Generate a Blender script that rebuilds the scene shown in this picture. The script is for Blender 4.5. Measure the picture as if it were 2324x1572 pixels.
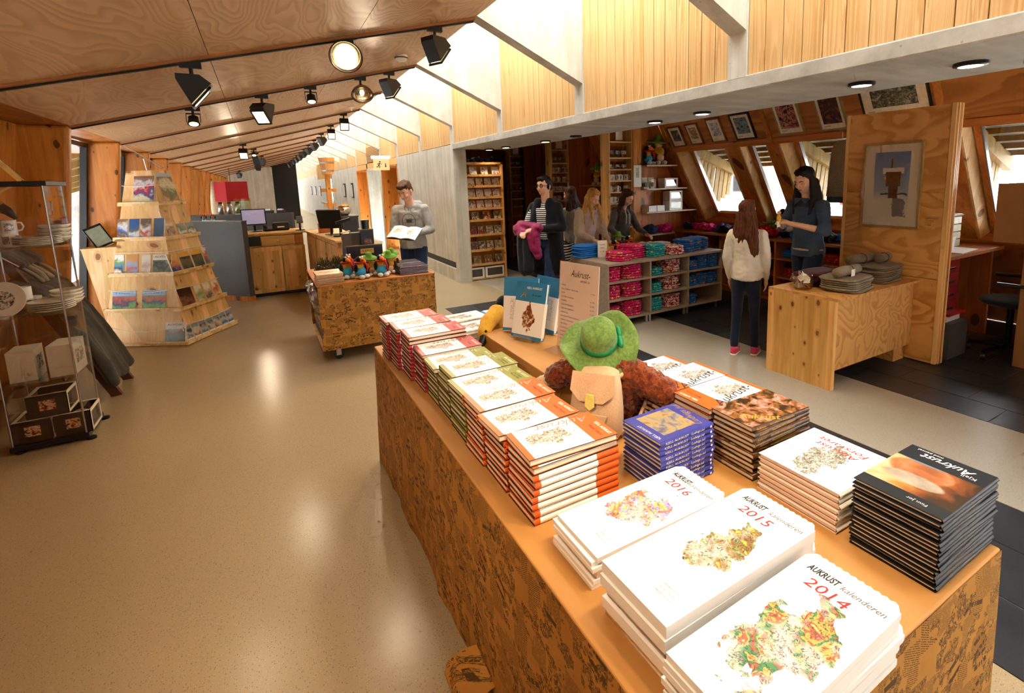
import bpy, bmesh, math, random
from mathutils import Vector, Matrix, noise
rnd = random.Random(7)
SC = bpy.context.scene
COL = SC.collection
for o in list(bpy.data.objects): bpy.data.objects.remove(o, do_unlink=True)
R = math.radians

# ---------------------------------------------------------------- camera
cam = bpy.data.cameras.new('camera'); camo = bpy.data.objects.new('camera', cam); COL.objects.link(camo)
cam.sensor_fit = 'HORIZONTAL'; cam.sensor_width = 36.0
cam.lens = 1150.0 / 2324 * 36; cam.shift_x = (1162 - 1280) / 2324; cam.shift_y = (585 - 786) / 2324
cam.clip_start = .05; cam.clip_end = 400
camo.matrix_world = Matrix(((.8585, .10047, -.50288, 0), (-.5121, .11618, -.85103, 0), (-.02707, .98813, .15119, 1.65), (0, 0, 0, 1)))
SC.camera = camo
# ---------------------------------------------------------------- sky, daylight, exposure
world = bpy.data.worlds.new('overcast_sky'); SC.world = world; world.use_nodes = True
wn = world.node_tree.nodes; bg = wn['Background']
bg.inputs['Color'].default_value = (.93, .97, 1, 1); bg.inputs['Strength'].default_value = 14.0
VS = SC.view_settings
VS.view_transform = 'Standard'; VS.look = 'None'; VS.exposure = 0.35; VS.gamma = 1.0; VS.use_curve_mapping = False
SC.cycles.use_denoising = True; SC.cycles.max_bounces = 6; SC.cycles.diffuse_bounces = 3; SC.cycles.use_adaptive_sampling = True; SC.cycles.adaptive_threshold = .14; SC.cycles.adaptive_min_samples = 14; SC.cycles.glossy_bounces = 3
SC.cycles.transmission_bounces = 5; SC.cycles.transparent_max_bounces = 10
SC.cycles.sample_clamp_indirect = 4.0; SC.cycles.caustics_reflective = False; SC.cycles.caustics_refractive = False
def portal(name, loc, rot, sx, sy):
    l = bpy.data.lights.new(name, 'AREA'); l.shape = 'RECTANGLE'; l.size = sx; l.size_y = sy
    l.cycles.is_portal = True
    o = bpy.data.objects.new(name, l); COL.objects.link(o); o.location = loc; o.rotation_euler = rot
    return o
portal('skylight_portal', (2.3, 18, 4.18), (0, 0, 0), 1.4, 48)
portal('window_portal', (6.1, 3.2, 1.6), (0, R(60), 0), 1.2, 6.0)
portal('window_portal', (-1.95, 15, 1.2), (0, R(-90), 0), 2.2, 22)

# ---------------------------------------------------------------- mesh helpers
class MB:
    def __init__(s): s.v = []; s.f = []; s.m = []; s.sm = []; s.cur = 0; s.smooth = False
    def mat(s, i): s.cur = i; return s
    def face(s, idx): s.f.append(tuple(idx)); s.m.append(s.cur); s.sm.append(s.smooth)
    def add(s, vs, fs, M=None):
        k = len(s.v)
        for v in vs:
            v = Vector(v); s.v.append(M @ v if M else v)
        for f in fs: s.face([k + i for i in f])
        return s
    def box(s, x0, x1, y0, y1, z0, z1, M=None):
        return s.add([(x0,y0,z0),(x1,y0,z0),(x1,y1,z0),(x0,y1,z0),(x0,y0,z1),(x1,y0,z1),(x1,y1,z1),(x0,y1,z1)],
              [(0,3,2,1),(4,5,6,7),(0,1,5,4),(1,2,6,5),(2,3,7,6),(3,0,4,7)], M)
    def cbox(s, c, d, M=None):
        return s.box(c[0]-d[0]/2, c[0]+d[0]/2, c[1]-d[1]/2, c[1]+d[1]/2, c[2]-d[2]/2, c[2]+d[2]/2, M)
    def quad(s, a, b, c, d): return s.add([a, b, c, d], [(0,1,2,3)])
    def prism(s, pts, axis, a, b):
        # pts: 2D polygon in the plane of the other two axes (cyclic order), extruded along axis
        n = len(pts)
        def mk(p, t):
            return {'x': (t, p[0], p[1]), 'y': (p[0], t, p[1]), 'z': (p[0], p[1], t)}[axis]
        vs = [mk(p, a) for p in pts] + [mk(p, b) for p in pts]
        fs = [tuple(range(n)), tuple(range(2*n-1, n-1, -1))] + [(i, (i+1) % n, n+(i+1) % n, n+i)[::-1] for i in range(n)]
        return s.add(vs, fs)
    def tube(s, path, r, n=8, caps=True):
        P = [Vector(p) for p in path]; rs = r if isinstance(r, (list, tuple)) else [r]*len(P)
        k = len(s.v); prev = None
        for i, p in enumerate(P):
            d = (P[min(i+1, len(P)-1)] - P[max(i-1, 0)])
            d = d.normalized() if d.length > 1e-9 else Vector((0,0,1))
            if prev is None:
                a = d.orthogonal().normalized()
            else:
                a = prev - d * prev.dot(d)
                a = a.normalized() if a.length > 1e-6 else d.orthogonal().normalized()
            prev = a; b = d.cross(a)
            for j in range(n):
                t = 2*math.pi*j/n; s.v.append(p + (a*math.cos(t) + b*math.sin(t))*rs[i])
        for i in range(len(P)-1):
            for j in range(n):
                a = k+i*n+j; b = k+i*n+(j+1) % n; s.face((a, b, b+n, a+n))
        if caps:
            s.face([k+j for j in range(n)][::-1]); s.face([k+(len(P)-1)*n+j for j in range(n)])
        return s
    def lathe(s, prof, n=16, M=None, squash=1.0):
        k = len(s.v); m = len(prof)
        for j in range(n):
            t = 2*math.pi*j/n
            for (r, z) in prof:
                v = Vector((r*math.cos(t), r*math.sin(t)*squash, z)); s.v.append(M @ v if M else v)
        for j in range(n):
            for i in range(m-1):
                a = k+j*m+i; b = k+((j+1) % n)*m+i
                if prof[i][0] < 1e-6: s.face((a, b+1, a+1))
                elif prof[i+1][0] < 1e-6: s.face((a, b, a+1))
                else: s.face((a, b, b+1, a+1))
        return s
    def ell(s, c, r, n=12, m=8, M=None):
        T = Matrix.Translation(c) @ Matrix.Diagonal((r[0], r[1], r[2], 1))
        if M: T = M @ T
        return s.lathe([(math.sin(math.pi*i/m), -math.cos(math.pi*i/m)) for i in range(m+1)], n, T)
    def caps(s, a, b, ra, rb, n=12):
        # tapered capsule
        a = Vector(a); b = Vector(b); d = b-a; L = d.length
        if L < 1e-6: return s.ell(a, (ra,)*3)
        q = d.to_track_quat('Z', 'Y').to_matrix().to_4x4(); T = Matrix.Translation(a) @ q
        pr = [(ra*math.sin(t*math.pi/8), -ra*math.cos(t*math.pi/8)) for t in range(5)] + \
             [(rb*math.cos(t*math.pi/8), L+rb*math.sin(t*math.pi/8)) for t in range(5)]
        pr[0] = (0, -ra); pr[-1] = (0, L+rb)
        return s.lathe(pr, n, T)
    def loft(s, rings, closed=True, caps=True):
        k = len(s.v); n = len(rings[0])
        for r in rings:
            for v in r: s.v.append(Vector(v))
        for i in range(len(rings)-1):
            for j in range(n if closed else n-1):
                a = k+i*n+j; b = k+i*n+(j+1) % n; s.face((a, b, b+n, a+n))
        if caps and closed:
            s.face([k+j for j in range(n)][::-1]); s.face([k+(len(rings)-1)*n+j for j in range(n)])
        return s
    def mesh(s, name, mats):
        me = bpy.data.meshes.new(name); me.from_pydata([tuple(v) for v in s.v], [], s.f)
        for m in (mats if isinstance(mats, (list, tuple)) else [mats]): me.materials.append(m)
        me.polygons.foreach_set('material_index', s.m); me.polygons.foreach_set('use_smooth', s.sm)
        me.update(); return me

def link(name, me, parent=None, loc=None, rot=None):
    o = bpy.data.objects.new(name, me); COL.objects.link(o)
    if parent: o.parent = parent
    if loc is not None: o.location = loc
    if rot is not None: o.rotation_euler = rot
    return o
def obj(name, mb, mats, parent=None, loc=None, rot=None, fix=True):
    me = mb.mesh(name, mats)
    if fix:
        b = bmesh.new(); b.from_mesh(me); bmesh.ops.recalc_face_normals(b, faces=b.faces); b.to_mesh(me); b.free()
    return link(name, me, parent, loc, rot)
def tag(o, label=None, cat=None, group=None, kind=None):
    if label: o['label'] = label
    if cat: o['category'] = cat
    if group: o['group'] = group
    if kind: o['kind'] = kind
    return o
def thing(name, label, cat, loc=(0,0,0), rot=0, group=None):
    o = bpy.data.objects.new(name, None); COL.objects.link(o); o.location = loc
    o.rotation_euler = (0, 0, rot) if isinstance(rot, (int, float)) else rot
    o.empty_display_size = .1
    return tag(o, label, cat, group)
def struct(name, label=None):
    o = bpy.data.objects.new(name, None); COL.objects.link(o); o['kind'] = 'structure'
    if label: o['label'] = label
    return o
def boxp(name, x0, x1, y0, y1, z0, z1, mat, parent=None, **k):
    return obj(name, MB().box(x0,x1,y0,y1,z0,z1), mat, parent, fix=False, **k)
def dup(o, parent=None):
    c = o.copy(); COL.objects.link(c); c.parent = parent; return c
def duptree(root, loc=None, rot=None, label=None):
    c = root.copy(); COL.objects.link(c)
    if loc is not None: c.location = loc
    if rot is not None: c.rotation_euler = (0,0,rot) if isinstance(rot, (int,float)) else rot
    if label: c['label'] = label
    for ch in root.children:
        d = dup(ch, c)
        for g in ch.children: dup(g, d)
    return c
def bevel(o, w=.003, seg=2):
    m = o.modifiers.new('edge', 'BEVEL'); m.width = w; m.segments = seg; m.limit_method = 'ANGLE'; return o
TMP = bpy.data.scenes.new('workbench')          # small scene to evaluate single objects quickly, removed at the end
def evaluate(o):
    TMP.collection.objects.link(o); vl = TMP.view_layers[0]; vl.update(); dg = vl.depsgraph
    me = bpy.data.meshes.new_from_object(o.evaluated_get(dg)); TMP.collection.objects.unlink(o); return me
def apply_mods(o):
    me = evaluate(o); o.modifiers.clear(); o.data = me; return o
def remesh(mb, name, mats, parent=None, vox=.012, it=6, fac=.5, disp=None):
    me = mb.mesh(name, mats); o = bpy.data.objects.new(name, me)
    m = o.modifiers.new('r', 'REMESH'); m.mode = 'VOXEL'; m.voxel_size = vox; m.use_smooth_shade = True
    m = o.modifiers.new('s', 'SMOOTH'); m.iterations = it; m.factor = fac
    apply_mods(o); COL.objects.link(o); o.parent = parent
    if disp:
        vs = o.data.vertices; nn = [v.normal.copy() for v in vs]; co = [v.co.copy() for v in vs]; fl = []
        for c, n_ in zip(co, nn): fl.extend(c + n_*disp(c))
        vs.foreach_set('co', fl); o.data.update()
    return o
ORD = ['topmost', 'second', 'third', 'fourth', 'fifth', 'sixth', 'seventh', 'eighth', 'ninth', 'tenth', 'eleventh', 'twelfth', 'thirteenth', 'fourteenth', 'fifteenth', 'sixteenth', 'seventeenth', 'eighteenth']
def nth(i, n):
    if i == 0: return 'topmost'
    if i == n-1: return 'bottom'
    return ORD[i] + ' from top'
_tx = {}
def text(name, s, size, mat, parent, M, shear=0.0, bold=0.0, width=None, align='CENTER'):
    # flat printed lettering as a mesh; M places it (text runs along +x, up is +y)
    key = (s, round(size, 4), shear, bold, width, align, mat.name)
    me = _tx.get(key)
    if me is None:
        cu = bpy.data.curves.new(name, 'FONT'); cu.body = s; cu.size = size; cu.shear = shear; cu.offset = bold*size
        cu.align_x = align; cu.align_y = 'CENTER'; cu.resolution_u = 2; cu.fill_mode = 'FRONT'; cu.space_line = .95
        o = bpy.data.objects.new(name, cu); me = evaluate(o)
        bpy.data.objects.remove(o)
        if width and len(me.vertices):
            w = max(v.co.x for v in me.vertices) - min(v.co.x for v in me.vertices)
            for v in me.vertices: v.co.x *= width / w
        me.materials.clear(); me.materials.append(mat); _tx[key] = me
    o = link(name, me, parent); o.matrix_local = M; return o
def frame(o, x, y=None):
    # matrix with origin o, text x-axis x, y-axis y
    x = Vector(x).normalized(); y = Vector(y).normalized(); z = x.cross(y).normalized()
    return Matrix(((x.x, y.x, z.x, o[0]), (x.y, y.y, z.y, o[1]), (x.z, y.z, z.z, o[2]), (0,0,0,1)))
# ---------------------------------------------------------------- materials
def srgb(h):
    h = h.lstrip('#'); c = [int(h[i:i+2], 16)/255 for i in (0, 2, 4)]
    return tuple(x/12.92 if x <= .04045 else ((x+.055)/1.055)**2.4 for x in c) + (1,)
class NT:
    def __init__(s, name, rough=.5, spec=.5, metal=0.0):
        s.m = bpy.data.materials.new(name); s.m.use_nodes = True; s.t = s.m.node_tree; s.n = s.t.nodes
        s.b = s.n['Principled BSDF']; s.b.inputs['Roughness'].default_value = rough; s.b.inputs['Metallic'].default_value = metal
        s.b.inputs['Specular IOR Level'].default_value = spec
    def L(s, a, b): s.t.links.new(a, b)
    def node(s, t, **k):
        n = s.n.new(t)
        for a, v in k.items(): setattr(n, a, v)
        return n
    def inp(s, sock, v):
        if hasattr(v, 'default_value') or hasattr(v, 'is_output'): s.L(v, sock)
        else: sock.default_value = v
    def coord(s, kind='Object'): return s.node('ShaderNodeTexCoord').outputs[kind]
    def rand(s): return s.node('ShaderNodeObjectInfo').outputs['Random']
    def math(s, op, a, b=0.0, c=None):
        n = s.node('ShaderNodeMath', operation=op); s.inp(n.inputs[0], a); s.inp(n.inputs[1], b)
        if c is not None: s.inp(n.inputs[2], c)
        return n.outputs[0]
    def vscale(s, v, sc, off=None):
        n = s.node('ShaderNodeMapping'); s.L(v, n.inputs['Vector']); n.inputs['Scale'].default_value = sc
        if off is not None:
            c = s.node('ShaderNodeCombineXYZ')
            for i in range(3): s.L(off, c.inputs[i])
            s.L(c.outputs[0], n.inputs['Location'])
        return n.outputs[0]
    def noise(s, v, scale=1, detail=3, rough=.55, dist=0.0):
        n = s.node('ShaderNodeTexNoise'); s.L(v, n.inputs['Vector']); n.inputs['Scale'].default_value = scale
        n.inputs['Detail'].default_value = detail; n.inputs['Roughness'].default_value = rough; n.inputs['Distortion'].default_value = dist
        return n.outputs['Fac']
    def voro(s, v, scale=1, feature='F1', metric='EUCLIDEAN', rnd=1.0):
        n = s.node('ShaderNodeTexVoronoi', feature=feature, distance=metric); s.L(v, n.inputs['Vector']); n.inputs['Scale'].default_value = scale
        n.inputs['Randomness'].default_value = rnd
        return n
    def ramp(s, f, stops, mode='LINEAR'):
        n = s.node('ShaderNodeValToRGB'); s.L(f, n.inputs[0]); n.color_ramp.interpolation = mode
        e = n.color_ramp.elements
        while len(e) < len(stops): e.new(.5)
        for i, (p, c) in enumerate(stops): e[i].position = p; e[i].color = c if isinstance(c, tuple) else ((c, c, c, 1) if isinstance(c, float) else srgb(c))
        return n.outputs[0]
    def mix(s, f, a, b, mode='MIX'):
        n = s.node('ShaderNodeMix', data_type='RGBA', blend_type=mode); s.inp(n.inputs[0], f); s.inp(n.inputs[6], a); s.inp(n.inputs[7], b)
        return n.outputs[2]
    def sep(s, v):
        n = s.node('ShaderNodeSeparateXYZ'); s.L(v, n.inputs[0]); return n.outputs
    def comb(s, x, y, z):
        n = s.node('ShaderNodeCombineXYZ')
        for i, a in enumerate((x, y, z)): s.inp(n.inputs[i], a)
        return n.outputs[0]
    def color(s, c): s.inp(s.b.inputs['Base Color'], c); return s
    def bump(s, h, st=.2, d=.01):
        n = s.node('ShaderNodeBump'); n.inputs['Strength'].default_value = st; n.inputs['Distance'].default_value = d
        s.L(h, n.inputs['Height']); s.L(n.outputs[0], s.b.inputs['Normal']); return s
    def rough(s, f): s.inp(s.b.inputs['Roughness'], f); return s
_mc = {}
def plain(c, rough=.6, var=.12, metal=0.0, spec=.4, scale=25, bump=0.0, name=None):
    # near-uniform surface with faint mottling
    k = (c, rough, var, metal, spec, scale, bump)
    if k in _mc: return _mc[k]
    n = NT(name or 'surface_' + c.lstrip('#'), rough, spec, metal); f = n.noise(n.coord(), scale, 2)
    a = srgb(c); lo = tuple(x*(1-var) for x in a[:3]) + (1,); hi = tuple(min(1, x*(1+var)) for x in a[:3]) + (1,)
    n.color(n.ramp(f, [(.3, lo), (.7, hi)]))
    if bump: n.bump(f, bump, .004)
    _mc[k] = n.m; return n.m
def emis(c, st, name='lit'):
    n = NT(name); n.color((*srgb(c)[:3], 1)); n.b.inputs['Emission Color'].default_value = srgb(c); n.b.inputs['Emission Strength'].default_value = st; return n.m
def pine(name, lo, hi, grain='z', lam=.1, knots=True, rough=.45, knot_col='#5e3518', kscale=6.5, lamvar=.35, spread='y'):
    # glued pine: lamella strips across the grain, long stretched grain, dark knots
    n = NT(name, rough, .35); v = n.coord(); r = n.math('MULTIPLY', n.rand(), 37.0)
    sc = {'x': (1.2, 14, 14), 'y': (14, 1.2, 14), 'z': (14, 14, 1.2)}[grain]
    f = n.noise(n.vscale(v, sc, r), 1.6, 5, .6, .6)
    col = n.ramp(f, [(.28, lo), (.72, hi)])
    ax = n.sep(v)
    across = {'x': n.math('ADD', ax[1], ax[2]), 'y': n.math('ADD', ax[0], ax[2]), 'z': n.math('ADD', ax[0], ax[1])}[grain]
    if lam:
        wn_ = n.node('ShaderNodeTexWhiteNoise', noise_dimensions='1D'); n.L(n.math('FLOOR', n.math('ADD', n.math('DIVIDE', across, lam), r)), wn_.inputs['W'])
        t = n.math('MULTIPLY_ADD', wn_.outputs['Value'], lamvar, 1-lamvar*.6)
        col = n.mix(1.0, col, n.comb(t, t, n.math('MULTIPLY', t, t)), 'MULTIPLY')
    if knots:
        along = {'x': ax[0], 'y': ax[1], 'z': ax[2]}[grain]; kv = n.comb(n.math('ADD', across, r), n.math('MULTIPLY', along, .6), 0.0)
        vo = n.voro(kv, kscale); vo.voronoi_dimensions = '2D'; d = n.math('ADD', vo.outputs['Distance'], n.math('MULTIPLY', n.noise(v, 40, 2), .05))
        pick = n.sep(vo.outputs['Color'])[0]
        size = n.math('MULTIPLY_ADD', n.math('POWER', pick, 2.0), .19, .0)
        k = n.math('LESS_THAN', d, size)
        ring = n.math('LESS_THAN', d, n.math('MULTIPLY', size, 1.7))
        col = n.mix(n.math('MULTIPLY', ring, .3), col, srgb('#9a5f28')); col = n.mix(n.math('MULTIPLY', k, .85), col, srgb(knot_col))
    n.color(col); n.bump(f, .06, .002); return n.m
def ply(name, lo, hi, grain=(1, .28, 1), freq=9.0, rough=.4, spec=.4, sc=1.5, line=.5):
    # rotary-cut plywood: contour lines of a slow stretched noise
    n = NT(name, rough, spec); v = n.coord(); r = n.math('MULTIPLY', n.rand(), 91.0)
    f = n.noise(n.vscale(v, grain, r), sc, 2.5, .5, .35)
    w = n.math('ADD', n.math('MULTIPLY', f, freq*2), n.math('MULTIPLY', n.noise(v, 30, 2), .22)); fr = n.math('FRACT', w)
    band = n.ramp(fr, [(0, 1.0), (.25, .75), (line, .2), (.85, .0), (.97, .9), (1, 1.0)])
    big = n.ramp(n.noise(n.vscale(v, grain, r), sc*.6, 2), [(.4, .55), (.62, 1.0)])
    n.color(n.mix(n.math('MULTIPLY', band, big), srgb(lo), srgb(hi))); n.rough(n.math('MULTIPLY_ADD', f, .2, rough-.1)); return n.m
def concrete(name, lo, hi, vert=True, rough=.7):
    n = NT(name, rough, .3); v = n.coord()
    a = n.noise(n.vscale(v, (9, 9, .5) if vert else (1.2, 7, 7)), 1.0, 5, .6); b = n.noise(v, 3.0, 6, .65)
    f = n.math('MULTIPLY_ADD', a, .55, n.math('MULTIPLY', b, .45)); col = n.ramp(f, [(.36, lo), (.62, hi)])
    vo = n.voro(v, 16); p = n.math('LESS_THAN', vo.outputs['Distance'], n.math('MULTIPLY', n.sep(vo.outputs['Color'])[1], .11))
    col = n.mix(n.math('MULTIPLY', p, .45), col, srgb('#6d6a62')); n.color(col)
    n.bump(n.math('ADD', n.noise(v, 60, 3), n.math('MULTIPLY', p, -.8)), .15, .004); return n.m
def terrazzo(name, base, dark, light, rough=.22):
    n = NT(name, rough, .22); v = n.coord()
    lo = tuple(x*.92 for x in srgb(base)[:3])+(1,); col = n.ramp(n.noise(v, 1.3, 3), [(.2, lo), (.8, srgb(base))])
    s1 = n.voro(v, 150); d = n.math('LESS_THAN', s1.outputs['Distance'], n.math('MULTIPLY_ADD', n.sep(s1.outputs['Color'])[0], .5, -.12))
    col = n.mix(n.math('MULTIPLY', d, .55), col, srgb(dark))
    s2 = n.voro(v, 190); d2 = n.math('LESS_THAN', s2.outputs['Distance'], n.math('MULTIPLY_ADD', n.sep(s2.outputs['Color'])[1], .45, -.12))
    col = n.mix(n.math('MULTIPLY', d2, .5), col, srgb(light)); n.color(col)
    n.bump(n.noise(v, 120, 2), .03, .001); return n.m
def newsprint(name):
    # brown kraft paper printed all over with cartoon drawings and newspaper columns
    n = NT(name, .62, .25); v = n.sep(n.coord()); u = n.math('ADD', v[0], v[1]); p = n.comb(u, v[2], 0.0)
    warp = n.noise(p, 3, 2)
    kraft = n.ramp(n.noise(p, 8, 4), [(.3, '#a9742f'), (.7, '#b98339')])
    ce = n.voro(p, 16, metric='CHEBYCHEV'); rndc = n.sep(ce.outputs['Color']); d = ce.outputs['Distance']
    ang = n.math('MULTIPLY_ADD', rndc[0], 1.2, -.6)
    q = n.node('ShaderNodeVectorRotate', rotation_type='Z_AXIS'); n.L(p, q.inputs['Vector']); n.L(ang, q.inputs['Angle']); qs = n.sep(q.outputs[0])
    lines = n.math('GREATER_THAN', n.math('SINE', n.math('MULTIPLY', qs[1], 1300.0)), .1)
    wordgap = n.math('GREATER_THAN', n.noise(n.comb(n.math('MULTIPLY', qs[0], 160.0), n.math('FLOOR', n.math('MULTIPLY', qs[1], 207.0)), 0.0), 1, 1), .42)
    tcol = n.math('MULTIPLY', n.math('MULTIPLY', lines, wordgap), .75)
    ink = n.noise(n.comb(n.math('MULTIPLY', u, 1.0), v[2], rndc[1]), 62, 4, .62, 1.0)
    stroke = n.math('LESS_THAN', n.math('ABSOLUTE', n.math('SUBTRACT', ink, .5)), .045)
    blob = n.math('GREATER_THAN', ink, .60)
    fig = n.math('GREATER_THAN', n.noise(p, 22, 2), .47); draw = n.math('MULTIPLY', n.math('MULTIPLY', n.math('MAXIMUM', stroke, blob), fig), .85)
    istext = n.math('GREATER_THAN', rndc[2], .52); inside = n.math('LESS_THAN', d, .52)
    head = n.math('MULTIPLY', n.math('LESS_THAN', rndc[1], .16), n.math('GREATER_THAN', n.math('SINE', n.math('MULTIPLY', qs[1], 190.0)), .35))
    hd = n.math('MULTIPLY', head, n.math('GREATER_THAN', n.noise(n.comb(n.math('MULTIPLY', qs[0], 90.0), n.math('MULTIPLY', qs[1], 20.0), 0.0), 1, 1), .45))
    a = n.math('MAXIMUM', n.math('MULTIPLY', istext, n.math('MULTIPLY', tcol, inside)), n.math('MULTIPLY', n.math('SUBTRACT', 1.0, istext), n.math('MULTIPLY', draw, n.math('LESS_THAN', d, .60))))
    a = n.math('MAXIMUM', a, n.math('MULTIPLY', n.math('MULTIPLY', hd, inside), .9))
    n.color(n.mix(a, kraft, srgb('#38230f'))); n.bump(n.noise(p, 9, 3), .25, .01); return n.m
def fabric(c1, c2, scale=180, rough=.9, big=4.0, name=None):
    k = ('fab', c1, c2, scale, big)
    if k in _mc: return _mc[k]
    n = NT(name or 'fabric_' + c1.lstrip('#'), rough, .1); v = n.coord(); f = n.noise(v, scale, 2); g = n.noise(v, big, 3)
    n.color(n.ramp(n.math('MULTIPLY_ADD', f, .5, n.math('MULTIPLY', g, .5)), [(.35, c1), (.65, c2)])); n.bump(f, .25, .003)
    n.b.inputs['Sheen Weight'].default_value = .15; _mc[k] = n.m; return n.m
def fur(c1, c2, scale=70, name='fur'):
    n = NT(name, .95, .1); v = n.coord(); f = n.noise(v, scale, 3, .7, .6); g = n.noise(v, 9, 2)
    n.color(n.ramp(n.math('MULTIPLY_ADD', f, .7, n.math('MULTIPLY', g, .3)), [(.35, c1), (.66, c2)])); n.bump(f, .7, .01)
    n.b.inputs['Sheen Weight'].default_value = .3; return n.m
def glass(name, tint=(1,1,1,1), amt=.1, rough=.02):
    m = bpy.data.materials.new(name); m.use_nodes = True; t = m.node_tree; t.nodes.clear()
    o = t.nodes.new('ShaderNodeOutputMaterial'); mx = t.nodes.new('ShaderNodeMixShader'); tr = t.nodes.new('ShaderNodeBsdfTransparent'); gl = t.nodes.new('ShaderNodeBsdfGlossy')
    tr.inputs[0].default_value = tint; gl.inputs['Roughness'].default_value = rough
    fr = t.nodes.new('ShaderNodeLayerWeight'); fr.inputs[0].default_value = .18
    mm = t.nodes.new('ShaderNodeMath'); mm.operation = 'MULTIPLY_ADD'; mm.inputs[1].default_value = .5; mm.inputs[2].default_value = amt*.3
    t.links.new(fr.outputs['Facing'], mm.inputs[0]); t.links.new(mm.outputs[0], mx.inputs[0]); t.links.new(tr.outputs[0], mx.inputs[1]); t.links.new(gl.outputs[0], mx.inputs[2]); t.links.new(mx.outputs[0], o.inputs[0])
    return m
def art(name, paper, inks, box, shape='blob', freq=26, thick=.035, dens=.5, rough=.35, bands=(), wamt=.9):
    # printed sheet in local x,y: colour bands (axis, lo, hi, colour) and an ink-and-wash drawing inside an ellipse (cx,cy,rx,ry)
    n = NT(name, rough, .4); c = n.coord(); v = n.sep(c); col = srgb(paper)
    if box:
        cx, cy, rx, ry = box
        dx = n.math('DIVIDE', n.math('SUBTRACT', v[0], cx), rx); dy = n.math('DIVIDE', n.math('SUBTRACT', v[1], cy), ry)
        r = n.math('SQRT', n.math('ADD', n.math('MULTIPLY', dx, dx), n.math('MULTIPLY', dy, dy)))
        big = n.noise(c, freq*.55, 3, .6, .5)
        inside = n.math('GREATER_THAN', n.math('SUBTRACT', n.math('MULTIPLY', big, 1.9), r), .12 + (.5-dens))
        f = n.noise(c, freq*1.4, 2, .5, .3)
        wash = n.ramp(f, [(i/len(inks)*.5+.28, h) for i, h in enumerate(inks)], 'CONSTANT')
        ln = n.noise(c, freq*2.2, 4, .65, .8); st = n.math('LESS_THAN', n.math('ABSOLUTE', n.math('SUBTRACT', ln, .5)), thick)
        col = n.mix(n.math('MULTIPLY', inside, n.ramp(n.noise(c, freq*.9, 2), [(.35, .35), (.6, wamt)])), col, wash)
        col = n.mix(n.math('MULTIPLY', n.math('MULTIPLY', st, inside), .8), col, srgb('#2a211a'))
    for (ax, lo, hi, h) in bands:
        k = n.math('MULTIPLY', n.math('GREATER_THAN', v[ax], lo), n.math('LESS_THAN', v[ax], hi)); col = n.mix(k, col, srgb(h))
    n.color(col); return n.m
def photo(name, cols, freq=14, rough=.25, bands=(), grad=None):
    # small colour photograph seen from afar: soft patches of its colours
    n = NT(name, rough, .5); c = n.coord(); v = n.sep(c); f = n.noise(n.vscale(c, (1, 1, 1), n.math('MULTIPLY', n.rand(), 13.0)), freq, 3, .6, .6)
    if grad: f = n.math('ADD', n.math('MULTIPLY', f, .55), n.math('MULTIPLY', v[1], .45/grad))
    col = n.ramp(f, [(.25+.5*i/len(cols), h) for i, h in enumerate(cols)])
    for (ax, lo, hi, h) in bands:
        k = n.math('MULTIPLY', n.math('GREATER_THAN', v[ax], lo), n.math('LESS_THAN', v[ax], hi)); col = n.mix(k, col, srgb(h))
    n.color(col); return n.m
M = {}
M['floor'] = terrazzo('terrazzo_floor', '#a08c6c', '#55452f', '#c2b194', .24)
M['floor2'] = terrazzo('concrete_walkway', '#a59d8c', '#655c4e', '#c4bdae', .3)
def slate():
    n = NT('black_slate', .35, .5); v = n.coord(); f = n.noise(v, 120, 3, .7); g = n.noise(n.vscale(v, (1,1,1), n.math('MULTIPLY', n.rand(), 50.0)), 5, 4)
    n.color(n.ramp(n.math('MULTIPLY_ADD', f, .5, n.math('MULTIPLY', g, .5)), [(.3, '#15171a'), (.7, '#33363b')])); n.bump(g, .3, .01); n.rough(n.math('MULTIPLY_ADD', f, .3, .2)); return n.m
M['slate'] = slate(); M['grout'] = plain('#8a8175', .8)
M['ceil'] = ply('plywood_ceiling', '#d8b285', '#ba8d5e', (1, .3, 1), 17.0, .42, .5, 1.6)
M['strip'] = pine('joint_strip', '#8f5a2e', '#b0713c', 'x', 0, False)
M['black'] = plain('#0b0b0c', .45, .2); M['blackm'] = plain('#101012', .35, .2, .3)
M['conc'] = concrete('board_marked_concrete', '#b6b0a0', '#dad5c7'); M['concb'] = concrete('beam_concrete', '#a8a396', '#cdc8bb', False)
M['board'] = pine('pale_pine_board', '#d79c52', '#efc583', 'z', 0, False, .5)
M['boardg'] = ply('pine_board_grain', '#e4bd84', '#cc9858', (5, 5, .14), 9, .5, .3, 1.8, .6)
M['pine'] = pine('knotty_pine', '#d79a4c', '#f0c684', 'z', .11, True, .45)
M['pinex'] = pine('knotty_pine_flat', '#d79a4c', '#f0c684', 'x', .11, True, .45)
M['pale'] = pine('pale_knotty_pine', '#dcb070', '#f3d9a6', 'z', .1, True, .5, '#7a4a20')
M['fin'] = pine('oiled_pine_panel', '#b9691f', '#db9440', 'z', .19, True, .42, '#4a2410', 7.5)
M['orange'] = pine('orange_oiled_pine', '#a85a20', '#c9803a', 'z', .14, True, .45, '#4a2410', 3.0)
M['orangey'] = pine('orange_oiled_pine_long', '#a0561f', '#c27a38', 'y', .16, True, .45, '#4a2410', 3.0)
M['ext'] = pine('weathered_outdoor_pine', '#5f4a22', '#8a7234', 'z', .09, False, .6); M['slopew'] = ply('oiled_plywood', '#b9773a', '#8f5020', (1, .25, .6), 7, .45, .35, 1.8)
M['dply'] = ply('display_plywood', '#d99f58', '#b3752f', (.5, .35, 1.0), 7.0, .5, .3, 2.0, .45)
M['cply'] = ply('counter_plywood', '#d9a25e', '#b67c3c', (1.0, 1.0, .9), 9.0, .5, .3, 2.4, .4)
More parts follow.
